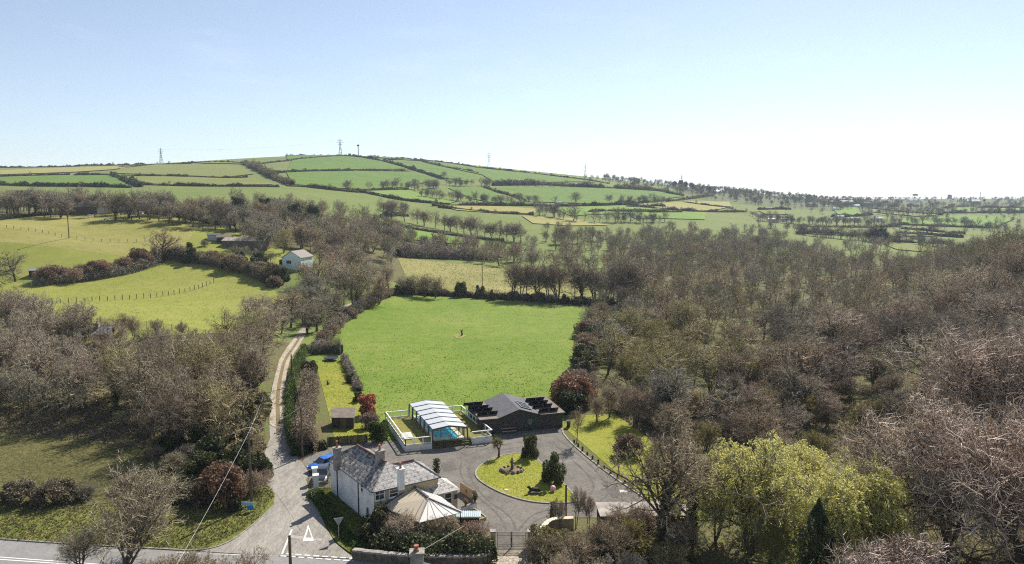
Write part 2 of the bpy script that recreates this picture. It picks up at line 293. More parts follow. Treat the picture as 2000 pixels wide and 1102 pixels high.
class MB:
    """collects faces given in world coordinates; build() links them as ONE mesh object with its origin at its thing's base"""
    def __init__(s): s.v = []; s.f = []; s.m = []
    def poly(s, pts, mi=0):
        k = len(s.v); s.v += [Vector(p) for p in pts]; s.f.append(list(range(k, k + len(pts)))); s.m.append(mi); return s
    def hexa(s, a, b, mi=0):               # two matching rings of points -> closed solid
        n = len(a); k = len(s.v); s.v += [Vector(p) for p in a] + [Vector(p) for p in b]
        s.f.append([k + i for i in range(n)][::-1]); s.f.append([k + n + i for i in range(n)])
        for i in range(n): s.f.append([k + i, k + (i + 1) % n, k + n + (i + 1) % n, k + n + i])
        s.m += [mi] * (n + 2); return s
    def box(s, c, size, ang=0, mi=0):      # c = centre of the bottom face
        ca, sa = math.cos(ang), math.sin(ang); hx, hy = size[0] / 2, size[1] / 2
        ring = [(c[0] + x * ca - y * sa, c[1] + x * sa + y * ca) for x, y in ((-hx, -hy), (hx, -hy), (hx, hy), (-hx, hy))]
        return s.hexa([(x, y, c[2]) for x, y in ring], [(x, y, c[2] + size[2]) for x, y in ring], mi)
    def bar(s, p, q, w, h=None, mi=0, up=(0, 0, 1)):   # rectangular bar from p to q
        p, q = Vector(p), Vector(q); h = w if h is None else h; d = (q - p).normalized(); u = Vector(up)
        if abs(d.dot(u)) > .95: u = Vector((1, 0, 0))
        a = d.cross(u).normalized() * w / 2; b = a.cross(d).normalized() * h / 2
        r = [a + b, -a + b, -a - b, a - b]
        return s.hexa([p + x for x in r], [q + x for x in r], mi)
    def tube(s, pts, r, n=6, mi=0):
        pts = [Vector(p) for p in pts]; rr = r if isinstance(r, (list, tuple)) else [r] * len(pts); k = len(s.v)
        for i, p in enumerate(pts):
            d = (pts[min(i + 1, len(pts) - 1)] - pts[max(i - 1, 0)]).normalized(); u = Vector((0, 0, 1)) if abs(d.z) < .9 else Vector((1, 0, 0))
            a = d.cross(u).normalized(); b = a.cross(d)
            s.v += [p + (a * math.cos(t) + b * math.sin(t)) * rr[i] for t in [2 * math.pi * j / n for j in range(n)]]
        for i in range(len(pts) - 1):
            for j in range(n): s.f.append([k + i * n + j, k + i * n + (j + 1) % n, k + (i + 1) * n + (j + 1) % n, k + (i + 1) * n + j]); s.m.append(mi)
        s.f.append([k + j for j in range(n)]); s.f.append([k + (len(pts) - 1) * n + j for j in range(n)][::-1]); s.m += [mi] * 2
        return s
    def lathe(s, c, prof, n=12, mi=0):
        k = len(s.v)
        for r, z in prof: s.v += [Vector((c[0] + r * math.cos(2 * math.pi * j / n), c[1] + r * math.sin(2 * math.pi * j / n), c[2] + z)) for j in range(n)]
        for i in range(len(prof) - 1):
            for j in range(n): s.f.append([k + i * n + j, k + i * n + (j + 1) % n, k + (i + 1) * n + (j + 1) % n, k + (i + 1) * n + j]); s.m.append(mi)
        s.f.append([k + j for j in range(n)][::-1]); s.f.append([k + (len(prof) - 1) * n + j for j in range(n)]); s.m += [mi] * 2
        return s
    def build(s, name, ms, parent=None, loc=None, bevel=0, smooth=False):
        ms = ms if isinstance(ms, (list, tuple)) else [ms]
        org = Vector((0, 0, 0)); p = parent
        while p: org += p.location; p = p.parent
        if parent is None and loc is not None: org = Vector(loc)
        me = bpy.data.meshes.new(name); me.from_pydata([v - org for v in s.v], [], s.f)
        for m in ms: me.materials.append(m)
        uv = me.uv_layers.new(name="UVMap")
        for pl, mi in zip(me.polygons, s.m):
            pl.material_index = mi; pl.use_smooth = smooth; nrm = pl.normal
            t = Vector((0, 0, 1)).cross(nrm); t = t.normalized() if t.length > .05 else Vector((1, 0, 0)); b = nrm.cross(t)
            for li in pl.loop_indices:
                co = me.vertices[me.loops[li].vertex_index].co; uv.data[li].uv = (co.dot(t), co.dot(b))
        o = bpy.data.objects.new(name, me); COL.objects.link(o)
        if parent: o.parent = parent
        elif loc is not None: o.location = loc
        if bevel:
            b = o.modifiers.new("bevel", 'BEVEL'); b.width = bevel; b.segments = 2; b.limit_method = 'ANGLE'
        return o
def dup(root, loc, rz=0, sc=1, label=None, group=None, color=None):
    r = root.copy(); COL.objects.link(r); r.location = loc; r.rotation_euler = (0, 0, rz); r.scale = (sc, sc, sc) if not isinstance(sc, tuple) else sc
    if label: r['label'] = label
    if group: r['group'] = group
    if color: r.color = c4(color)
    for ch in root.children:
        c = ch.copy(); COL.objects.link(c); c.parent = r
        if color: c.color = c4(color)
        for g in ch.children:
            d = g.copy(); COL.objects.link(d); d.parent = c
            if color: d.color = c4(color)
    return r

# ------------------------------------------------------------------ ground sheets
def inside(poly, pts):
    P = np.asarray(poly, float); x, y = pts[:, 0], pts[:, 1]; r = np.zeros(len(pts), bool); j = len(P) - 1
    for i in range(len(P)):
        c = ((P[i, 1] > y) != (P[j, 1] > y)) & (x < (P[j, 0] - P[i, 0]) * (y - P[i, 1]) / (P[j, 1] - P[i, 1] + 1e-12) + P[i, 0]); r ^= c; j = i
    return r
def smooth_closed(pts, it=2):
    p = np.asarray(pts, float)
    for _ in range(it):
        q = np.roll(p, -1, 0); p = np.stack([.75 * p + .25 * q, .25 * p + .75 * q], 1).reshape(-1, 2)
    return p
def smooth_open(pts, it=2):
    p = np.asarray(pts, float)
    for _ in range(it):
        a, b = p[:-1], p[1:]; p = np.vstack([p[:1], np.stack([.75 * a + .25 * b, .25 * a + .75 * b], 1).reshape(-1, p.shape[1]), p[-1:]])
    return p
def patch(name, poly, m, off, res, kind='structure', flat=None, jit=0.0):
    """a sheet of ground with that outline (world x, y), draped on the terrain"""
    P = np.asarray(poly, float); out = []
    for i in range(len(P)):
        a, b = P[i], P[(i + 1) % len(P)]; k = max(1, int(np.linalg.norm(b - a) / res))
        out += [a + (b - a) * t / k for t in range(k)]
    B = np.array(out); lo, hi = B.min(0), B.max(0)
    if jit: B = B + RNG.normal(0, jit, B.shape)
    gx, gy = np.meshgrid(np.arange(lo[0], hi[0], res), np.arange(lo[1], hi[1], res)); g = np.stack([gx.ravel(), gy.ravel()], 1)
    g += RNG.uniform(-.05, .05, g.shape) * res; g = g[inside(B, g)]
    allp = [Vector(p) for p in np.vstack([B, g])]; ed = [(i, (i + 1) % len(B)) for i in range(len(B))]
    v, _e, f, *_ = geometry.delaunay_2d_cdt(allp, ed, [], 1, 1e-4)
    xy = np.array([(p.x, p.y) for p in v]); z = HT(xy[:, 0], xy[:, 1]) if flat is None else np.full(len(xy), flat)
    d = np.hypot(xy[:, 0], xy[:, 1])
    me = fast_mesh(name, np.column_stack([xy, z + off(d) if callable(off) else z + off]), np.array([list(q) for q in f if len(q) == 3]), [m])
    return tag(put(name, me), kind=kind)
def wpoly(pxs): return [tuple(AT(*p)[:2]) for p in pxs]
def zpoly(pxs, z=0): return [tuple(PZ(p[0], p[1], z)[:2]) for p in pxs]

# ------------------------------------------------------------------ ground, fields, roads
def terrain():
    u = np.linspace(-1.35, 1.35, 340); y = np.concatenate([[-80, -30], np.exp(np.linspace(math.log(20), math.log(6300), 250))])
    X = u[None, :] * (np.maximum(y, 20) * .9934 + 3.9)[:, None] * np.where(y < 20, 3.0, 1.0)[:, None]; Y = np.repeat(y[:, None], len(u), 1); Zz = HT(X, Y)
    nv, nu = X.shape; i = np.arange(nv * nu).reshape(nv, nu)
    F = np.stack([i[:-1, :-1], i[:-1, 1:], i[1:, 1:], i[1:, :-1]], -1).reshape(-1, 4)
    me = fast_mesh("ground", np.stack([X, Y, Zz], -1).reshape(-1, 3), F, [MT['ground'], MT['meadow'], MT['scrub']], smooth=True)
    cy = Y[:-1, :-1].ravel(); ux = (X[:-1, :-1] / np.maximum(Y[:-1, :-1], 20)).ravel()
    me.polygons.foreach_set('material_index', ((((cy > 158) & (ux < -.06)) | ((cy > 238) & (ux < .13)) | (cy > 430)) & ~((cy > 250) & (cy < 400) & (ux < -.16) & (ux > -.42)) & ~((cy > 278) & (cy < 330) & (ux < -.3))).astype(np.int32) * np.where((ux > .24) & (cy > 950), 2, 1))
    tag(put("ground", me), kind='structure')
terrain()
FOFF = lambda d: .03 + .0007 * d
PADDOCK = wpoly([(600,700),(640,655),(690,615),(757,577),(800,575),(900,583),(1000,590),(1100,597),(1180,604),(1165,640),(1150,690),(1130,740),(1105,800),(1100,845),(975,850),(880,858),(750,858),(720,830),(690,760),(640,715)])
patch("field", PADDOCK, MT['paddock'], .03, 2.5)
patch("field", wpoly([(-150,600),(0,548),(60,555),(170,550),(250,535),(330,508),(420,520),(500,545),(545,575),(530,620),(470,650),(300,660),(100,680),(-150,700)]), MT['left_field'], .06, 3)
patch("field", wpoly([(-120,470),(0,432),(100,421),(180,416),(290,419),(380,432),(430,445),(430,470),(350,498),(250,503),(150,490),(60,478)]), MT['hill_pasture'], .09, 3)
patch("field", wpoly([(-150,540),(-120,470),(60,478),(150,490),(250,503),(330,500),(300,520),(230,535),(130,545),(0,546)]), MT['left_field'], .08, 3)
patch("field", wpoly([(395,440),(440,447),(560,490),(620,500),(600,530),(520,540),(440,515),(370,500),(360,480)]), MT['left_field'], .10, 3)
patch("field", wpoly([Z7(580,650),Z7(700,670),Z7(880,690),Z7(1050,700),Z7(1200,735),Z7(1500,760),Z7(1640,800),Z7(1660,868),Z7(1300,862),Z7(900,850),Z7(700,830),Z7(620,740)]), MT['rough'], .1, 4)
_fld = {
 'field_b': [[Z7(545,512),Z7(620,505),Z7(800,535),Z7(960,572),Z7(930,590),Z7(780,580),Z7(620,560)], [Z7(1410,402),Z7(1600,392),Z7(1780,385),Z7(2000,405),Z7(1900,425),Z7(1620,432),Z7(1500,440)], [Z8(0,258),Z8(120,262),Z8(220,285),Z8(0,280)], [Z8(60,295),Z8(450,290),Z8(440,325),Z8(260,320),Z8(100,320)], [Z7(430,310),Z7(640,302),Z7(760,340),Z7(900,362),Z7(860,375),Z7(640,352)], [Z8(1060,265),Z8(1190,265),Z8(1200,305),Z8(1090,300)], [Z8(1380,322),Z8(1720,305),Z8(1960,318),Z8(1860,362),Z8(1600,352),Z8(1400,345)], [Z8(1640,265),Z8(1770,265),Z8(1760,290),Z8(1650,285)], [Z8(1850,270),Z8(2000,270),Z8(2000,287),Z8(1860,286)]],
 'field_c': [[Z7(800,386),Z7(1000,388),Z7(1180,392),Z7(1320,405),Z7(1310,430),Z7(1100,425),Z7(900,410)], [Z8(140,247),Z8(340,240),Z8(560,265),Z8(460,285),Z8(160,264)], [Z8(350,236),Z8(560,238),Z8(570,262),Z8(420,250)], [Z6(0,150),Z6(200,140),Z6(560,128),Z6(700,122),Z6(790,116),Z6(600,145),Z6(400,158),Z6(0,172)], [Z8(1400,375),Z8(1710,398),Z8(1690,410),Z8(1410,390)], [Z7(1240,440),Z7(1500,452),Z7(1700,490),Z7(1480,492),Z7(1300,480)]],
 'field_d': [[Z6(620,165),Z6(650,138),Z6(840,118),Z6(1250,118),Z6(1335,146),Z6(1368,168),Z6(1210,185),Z6(900,174)], [Z6(650,182),Z6(900,182),Z6(1200,192),Z6(1360,190),Z6(1480,225),Z6(1000,230),Z6(760,218)], [Z8(900,362),Z8(1380,365),Z8(1700,400),Z8(1500,408),Z8(890,392)], [Z8(1280,430),Z8(1640,445),Z8(1560,485),Z8(1380,472)], [Z8(1250,272),Z8(1390,290),Z8(1580,302),Z8(1500,312),Z8(1260,288)], [Z6(1060,110),Z6(1230,95),Z6(1330,100),Z6(1320,115),Z6(1240,112)], [Z8(700,280),Z8(830,278),Z8(850,300),Z8(740,300)]],
 'field_a': [[Z6(0,187),Z6(300,180),Z6(605,178),Z6(700,235),Z6(400,232),Z6(0,224)], [Z7(30,145),Z7(280,125),Z7(335,128),Z7(500,152),Z7(640,192),Z7(340,195),Z7(0,203)], [Z7(0,212),Z7(340,204),Z7(650,207),Z7(800,247),Z7(620,288),Z7(400,300),Z7(200,290),Z7(30,272)], [Z7(0,120),Z7(150,106),Z7(325,114),Z7(180,128),Z7(0,142)], [Z7(535,152),Z7(720,160),Z7(860,190),Z7(1000,222),Z7(990,262),Z7(830,240),Z7(640,187)], [Z7(430,113),Z7(600,127),Z7(715,150),Z7(560,140),Z7(345,120)], [Z7(730,150),Z7(1000,188),Z7(1300,217),Z7(1640,262),Z7(1400,262),Z7(1100,264),Z7(1030,222),Z7(880,190)], [Z7(1085,297),Z7(1380,288),Z7(1640,294),Z7(2000,315),Z7(2000,372),Z7(1600,375),Z7(1250,365),Z7(1180,330)], [Z7(850,292),Z7(1040,292),Z7(1215,360),Z7(1150,382),Z7(980,350)], [Z8(0,170),Z8(100,172),Z8(340,212),Z8(180,237),Z8(0,242)]],
}
for _k, _l in _fld.items():
    for _p in _l:
        _w = wpoly(_p); _d = np.hypot(*np.mean(_w, 0)); patch("field", _w, MT[_k], lambda d: .12 + .0009 * d, max(4, _d / 45))
# lawns and verges round the property
GARDEN = zpoly([(617,712),(665,708),(690,760),(720,830),(735,865),(700,870),(655,868),(640,800)])
patch("lawn", GARDEN, MT['lawn'], .035, 1.5)
patch("grass_bank", zpoly([(1098,832),(1130,812),(1200,808),(1260,850),(1310,900),(1370,960),(1375,1010),(1300,1010),(1268,980)]), MT['lawn'], .033, 1.5)
patch("verge", smooth_closed(zpoly([(608,955),(640,950),(690,985),(745,1035),(780,1075),(720,1090),(690,1086),(655,1060),(638,1030),(622,990)]), 1), MT['verge'], .10, .8)
patch("verge", zpoly([(-250,1035),(0,1000),(120,1000),(250,990),(370,1000),(440,975),(480,950),(505,925),(521,948),(537,968),(535,988),(500,1022),(450,1060),(395,1077),(300,1074),(150,1066),(0,1056),(-250,1040)]), MT['verge'], .09, 1)
patch("field", zpoly([(-300,1000),(-250,850),(0,820),(250,830),(420,870),(470,920),(440,965),(330,985),(0,995)]), MT['clearing'], .05, 2, jit=.25)
patch("lawn", zpoly([(528,760),(545,720),(552,760),(552,800),(560,850),(580,905),(560,880),(535,800)]) if 0 else zpoly([(560,760),(600,740),(615,800),(618,860),(600,890),(580,890),(566,850),(562,800)]), MT['verge'], .05, 1.5)
# roads
ROAD = zpoly([(-700,1015),(-300,1037),(0,1056),(150,1066),(300,1074),(395,1079),(520,1087),(640,1091),(700,1094),(775,1102),(900,1125),(1200,1160),(1200,1250),(700,1230),(300,1200),(-700,1120)])
patch("road", ROAD, MT['road'], .04, 3)
LANE_R = [(692,1092),(655,1062),(636,1030),(618,985),(602,958),(598,938),(606,925),(590,905),(572,885),(564,850),(561,820),(555,790),(557,760),(560,730),(567,702),(582,680),(597,655),(603,640)]
LANE_L = [(590,640),(574,662),(560,680),(545,705),(536,740),(529,770),(526,800),(526,830),(527,860),(516,890),(508,920),(518,945),(537,967),(535,987),(500,1022),(450,1060),(392,1078)]
patch("lane", zpoly(LANE_R[:11] + LANE_L[6:]) + zpoly([(520,1086),(640,1090)])[::1], MT['lane'], .055, 1.2)
patch("lane", [tuple(AT(*p)[:2]) for p in LANE_R[9:] + LANE_L[:8]], MT['gravel'], lambda d: .07 + .0003 * d, 1.5)
_cl = [((a[0] + b[0]) / 2, (a[1] + b[1]) / 2) for a, b in zip([(563,830),(557,790),(558,755),(562,728),(568,702)], [(526,830),(527,790),(532,755),(538,730),(545,705)])]
_cw = np.array([tuple(AT(*p)[:2]) for p in [(545,850)] + _cl + [(572,682),(586,660)]]); _cw = smooth_open(_cw, 2)
_lr = [_cw + [.28, 0], (_cw - [.32, 0])[::-1]]
patch("verge", np.vstack(_lr), MT['dirt'], lambda d: .10 + .0004 * d, 1.0)
patch("lane", [tuple(AT(*p)[:2]) for p in [(655,606),(690,592),(722,576),(730,581),(700,600),(665,614)]], MT['gravel'], .25, 2)
patch("parking_area", zpoly([(603,938),(606,922),(590,905),(600,890),(640,880),(660,866),(775,862),(792,884),(760,905),(650,900),(640,935),(645,960),(610,958)]), MT['asphalt'], .046, 1.5)
DRIVE = zpoly([(735,905),(775,862),(793,884),(845,879),(962,865),(975,845),(1095,836),(1100,850),(1130,880),(1190,928),(1268,980),(1360,985),(1340,1012),(1170,1012),(1100,1012),(1075,1028),(1028,1042),(1030,1110),(962,1110),(968,1042),(940,1030),(905,1012),(880,985),(800,960)])
patch("driveway", DRIVE, MT['asphalt'], .05, 1.5)
patch("pavement", zpoly([(966,1072),(1030,1072),(1034,1130),(950,1130)]), MT['gravel'], .062, 1)
for q in ([(795,1090),(770,1098),(560,1083),(395,1077),(398,1073),(560,1079)],): pass
def wear(pxs, w, z):
    P = smooth_open(zpoly(pxs), 3); d = np.gradient(P, axis=0); d /= np.linalg.norm(d, axis=1)[:, None]; s = np.stack([-d[:, 1], d[:, 0]], 1); k = w * (.8 + .35 * np.sin(np.arange(len(P)) * 1.7))[:, None]
    b = MB()
    for i in range(len(P) - 1): b.poly([(*(P[i] - s[i] * k[i]), z), (*(P[i + 1] - s[i + 1] * k[i + 1]), z), (*(P[i + 1] + s[i + 1] * k[i + 1]), z), (*(P[i] + s[i] * k[i]), z)])
    tag(b.build('tyre_mark', MT['asphalt_worn']), kind='structure')
wear([(990,1040),(975,1005),(925,965),(895,925),(905,892),(960,872),(1060,858)], .16, .054); wear([(1008,1040),(1000,1010),(945,975),(912,925),(920,898),(970,880),(1060,868)], .16, .054); wear([(1012,1038),(1040,1003),(1100,992),(1150,975),(1165,945),(1120,900),(1075,862)], .17, .0545); wear([(1025,1036),(1060,1008),(1130,1000),(1185,975),(1190,950),(1140,895),(1085,855)], .17, .0545)
patch('repair_patch', zpoly([(860,905),(885,900),(893,918),(866,924)]), MT['asphalt_worn'], .0555, 1); patch('repair_patch', zpoly([(1180,955),(1206,952),(1224,970),(1196,974)]), MT['asphalt_worn'], .0555, 1)
ISLAND = smooth_closed(zpoly([Z1(1118,582),Z1(1135,530),Z1(1205,485),Z1(1300,455),(1030,884),Z1(1490,478),Z1(1560,560),Z1(1640,622),Z1(1735,725),Z1(1720,740),Z1(1540,747),Z1(1400,727),Z1(1270,682),Z1(1170,628)]), 2)
_ic = ISLAND.mean(0); patch("lawn", ISLAND, MT['lawn'], .13, .9)
def kerb(name, path, w, h, m, closed=False, z0=0.0):
    P = np.asarray(path, float); n = len(P); nx = np.roll(P, -1, 0) - np.roll(P, 1, 0)
    if not closed: nx[0] = P[1] - P[0]; nx[-1] = P[-1] - P[-2]
    nx = nx / np.linalg.norm(nx, axis=1)[:, None]; nr = np.stack([-nx[:, 1], nx[:, 0]], 1) * w / 2
    b = MB(); rng = range(n if closed else n - 1)
    z = HT(P[:, 0], P[:, 1]) + z0
    ring = [[(*(P[i] + nr[i]), z[i]), (*(P[i] + nr[i]), z[i] + h), (*(P[i] - nr[i]), z[i] + h), (*(P[i] - nr[i]), z[i])] for i in range(n)]
    b.v = [Vector(p) for r in ring for p in r]
    for i in rng:
        j = (i + 1) % n
        for a, c in ((0, 1), (1, 2), (2, 3)): b.f.append([i * 4 + a, i * 4 + c, j * 4 + c, j * 4 + a]); b.m.append(0)
    return tag(b.build(name, m), kind='structure')
kerb("kerb", ISLAND, .18, .17, MT['grey_stone'], True)
kerb("kerb", smooth_open(zpoly([(1097,838),(1102,852),(1130,880),(1190,928),(1268,980)]), 1), .22, .16, MT['grey_stone'])
kerb("kerb", smooth_open(zpoly([(0,1055),(150,1065),(300,1073),(395,1078),(450,1061),(500,1023),(536,988)]), 2), .14, .13, MT['grey_stone'])
def strip(name, a, b, w, m, z, dash=None, zz=0.0):
    """painted lines: straight strips from pixel a to pixel b, with gaps where the paint has them"""
    A, B = PZ(*a), PZ(*b); d = (B - A); L = d.length; d.normalize(); s = Vector((-d.y, d.x, 0)) * w / 2; mb = MB(); t = 0
    while t < L:
        e = min(L, t + (dash[0] if dash else L))
        mb.poly([A + d * t - s + Vector((0, 0, z)), A + d * e - s + Vector((0, 0, z)), A + d * e + s + Vector((0, 0, z)), A + d * t + s + Vector((0, 0, z))]); t = e + (dash[1] if dash else 1)
    return tag(mb.build(name, m), kind='structure')
PAINT = mat('road_paint', (.72, .70, .66), .7, .16, 3); PAINT_W = mat('worn_road_paint', (.50, .47, .42), .8, .3, 3)
strip("road_marking", (-250,1071), (205,1104), .12, PAINT, .052); strip("road_marking", (-250,1076), (190,1107), .12, PAINT, .052)
strip("road_marking", (0,1062), (395,1082), .10, PAINT_W, .051); strip("road_marking", (410,1083), (545,1087), .14, PAINT_W, .052)
strip("road_marking", (548,1087), (690,1097), .18, PAINT, .066, (.6, .3)); strip("road_marking", (560,1083), (690,1092), .18, PAINT, .067, (.6, .3))
strip("road_marking", (573,1028), (551,1083), .17, PAINT, .068)
strip("road_marking", (497,1040), (628,1056), .5, mat('tar_seam', (.36, .33, .30), .9, .2, 2), .064)
def giveway():
    o = [PZ(602,1026), PZ(613,1057.5), PZ(591.5,1058)]; c = sum(o, Vector()) / 3; i = [c + (p - c) * .60 + Vector((0, .1, 0)) for p in o]; mb = MB(); u = Vector((0, 0, .07))
    for k in range(3): mb.poly([o[k] + u, o[(k + 1) % 3] + u, i[(k + 1) % 3] + u, i[k] + u])
    tag(mb.build("road_marking", PAINT), kind='structure')
giveway()
b = MB(); 
for p in [(1209,958),(1222,957),(1226,962),(1212,963)]: b.v.append(PZ(*p) + Vector((0, 0, .06)))
b.f.append([0, 1, 2, 3]); b.m.append(0); tag(b.build("drain_cover", PAINT_W), 'small pale square cover set in the tarmac near the kerb of the drive', 'drain cover')

# ------------------------------------------------------------------ plants: growing the meshes
def nrm(a): return a / np.maximum(np.linalg.norm(a, axis=-1, keepdims=True), 1e-9)
def turn(d, ang, az):
    ref = np.where(np.abs(d[:, 2:3]) < .9, np.array([[0, 0, 1.]]), np.array([[1., 0, 0]])); a = nrm(np.cross(d, ref)); b = np.cross(d, a)
    return nrm(d * np.cos(ang)[:, None] + (a * np.cos(az)[:, None] + b * np.sin(az)[:, None]) * np.sin(ang)[:, None])
def grow(P0, D0, L, K, wander, up, rng):
    pts = [P0]; d = D0
    for _ in range(K - 1):
        d = nrm(d + rng.normal(0, wander, d.shape) + np.array([0, 0, up])); pts.append(pts[-1] + d * (L / (K - 1))[:, None])
    return np.stack(pts, 1)
def kids(P, L, Rr, m, t0, t1, ang, ratio, rng, env=None, lmin=.4, up=0):
    n, K, _ = P.shape; idx = np.repeat(np.arange(n), m); N = n * m
    t = t0 + (t1 - t0) * ((np.tile(np.arange(m), n) + rng.uniform(0, 1, N)) / m); f = t * (K - 1); k = np.minimum(f.astype(int), K - 2); fr = (f - k)[:, None]
    p = P[idx, k] * (1 - fr) + P[idx, k + 1] * fr; tan = nrm(P[idx, k + 1] - P[idx, k])
    az = np.tile(np.arange(m) * 2.4, n) + np.repeat(rng.uniform(0, 6.28, n), m) + rng.normal(0, .4, N)
    d = turn(tan, R(ang) * rng.uniform(.65, 1.3, N), az); d = nrm(d + np.array([0, 0, up]))
    l = L[idx] * ratio * (1.25 - .6 * t) * rng.uniform(.7, 1.25, N)
    if env:
        c, rad = env; e = np.linalg.norm((p + d * l[:, None] - c) / rad, axis=1); l *= np.clip(1.08 / np.maximum(e, .01), .22, 1)
    return p, d, np.maximum(l, lmin * 0 + .05), Rr[idx] * (1 - .55 * t)
def tubes(P, r0, r1, S):
    n, K, _ = P.shape; T = nrm(np.gradient(P, axis=1)); ref = np.where(np.abs(T[..., 2:3]) < .9, np.array([0, 0, 1.]), np.array([1., 0, 0]))
    a = nrm(np.cross(T, ref)); b = np.cross(a, T); w = np.linspace(0, 1, K)[None, :, None]; r = (r0[:, None, None] * (1 - w) + r1[:, None, None] * w)
    th = np.arange(S) * 2 * math.pi / S
    V = P[:, :, None, :] + r[..., None] * (a[:, :, None, :] * np.cos(th)[None, None, :, None] + b[:, :, None, :] * np.sin(th)[None, None, :, None])
    i = np.arange(n)[:, None, None] * K * S + np.arange(K - 1)[None, :, None] * S; j = np.arange(S)[None, None, :]; j2 = (j + 1) % S
    F = np.stack([i + j, i + j2, i + S + j2, i + S + j], -1).reshape(-1, 4)
    return V.reshape(-1, 3), F
def join(parts):
    V, F, o = [], [], 0
    for v, f in parts: V.append(v); F.append(f + o); o += len(v)
    return np.vstack(V), np.vstack(F)
def leaves(C, size, rng, aspect=.55, dirs=None, vary=.35):
    n = len(C); d = nrm(rng.normal(0, 1, (n, 3))) if dirs is None else dirs; e = nrm(np.cross(d, nrm(rng.normal(0, 1, (n, 3))))); s = size * rng.uniform(1 - vary, 1 + vary, n)[:, None]
    V = np.stack([C - d * s, C + e * s * aspect, C + d * s, C - e * s * aspect], 1).reshape(-1, 3)
    return V, np.arange(n * 4).reshape(n, 4)
def skeleton(seed, H, bole=.3, stems=1, n=(9, 8, 7, 6), ang=(50, 48, 45, 42), rat=(.6, .5, .45, .5), rx=None, cz=.6, rz=.42, r=(.24, .11, .055, .023, .013), wander=.14, up=.05, lean=0, splay=0, t0=.35):
    rng = np.random.default_rng(seed); rx = rx or H * .42; env = (np.array([0, 0, H * cz]), np.array([rx, rx, H * rz]))
    th = rng.uniform(0, 6.28, stems) if stems > 1 else np.zeros(1); tilt = (splay * rng.uniform(.4, 1.2, stems) if stems > 1 else np.full(1, lean))
    D = np.stack([np.cos(th) * np.sin(tilt), np.sin(th) * np.sin(tilt), np.cos(tilt)], 1); P0 = np.zeros((stems, 3)); P0[:, :2] = rng.normal(0, .12 * (stems > 1), (stems, 2))
    L = np.full(stems, H * (.62 if bole < .5 else .85)) * rng.uniform(.85, 1.1, stems); lv = []
    P = grow(P0, D, L, 9, wander * .5, .06, rng); Rr = np.full(stems, r[0]); lv.append((P, Rr, Rr * .35))
    lim = dict(env=env)
    for q in range(len(n)):
        p, d, l, rr = kids(P, L, Rr, n[q], (bole if q == 0 else .18) if q else bole / .62 * .8, 1.0, ang[q], rat[q], rng, env=env, up=(.10, .06, .0, .05, 0)[q])
        Rr = np.minimum(rr * .75, r[q + 1]) if q < 2 else np.full(len(p), r[q + 1]); L = l
        K = (7, 5, 4, 3, 2)[q]; P = grow(p, d, l, K, wander * (1.0 if q < 2 else .9), up, rng); lv.append((P, Rr, Rr * (.4 if q < 2 else .5)))
    return lv, rng
def tree_meshes(name, lv, bark, twig, split=2, sides=(7, 5, 4, 3, 3, 3), extra=None):
    t = join([tubes(*lv[q], sides[q]) for q in range(split)]); c = join([tubes(*lv[q], sides[q]) for q in range(split, len(lv))])
    tm = fast_mesh(name + "_trunk", *t, [bark], smooth=True)
    if extra is None: return tm, fast_mesh(name + "_crown", *c, [twig])
    V, F = join([c, extra[0]]); return tm, fast_mesh(name + "_crown", V, F, [twig, extra[1]], mi=np.r_[np.zeros(len(c[1])), np.ones(len(extra[0][1]))])
def ivy(lv, n, rng, upto=1, size=.16, spread=.28):
    P = np.vstack([lv[q][0].reshape(-1, 3) if 0 else lv[q][0][:, :max(2, int(lv[q][0].shape[1] * (.9 if q == 0 else .55)))].reshape(-1, 3) for q in range(upto)])
    seg = P[rng.integers(0, len(P), n)]; k = np.clip(rng.integers(0, len(P) - 1, n), 0, len(P) - 2); f = rng.uniform(0, 1, (n, 1))
    return leaves(seg + rng.normal(0, spread, (n, 3)), size, rng)
TREE = {}
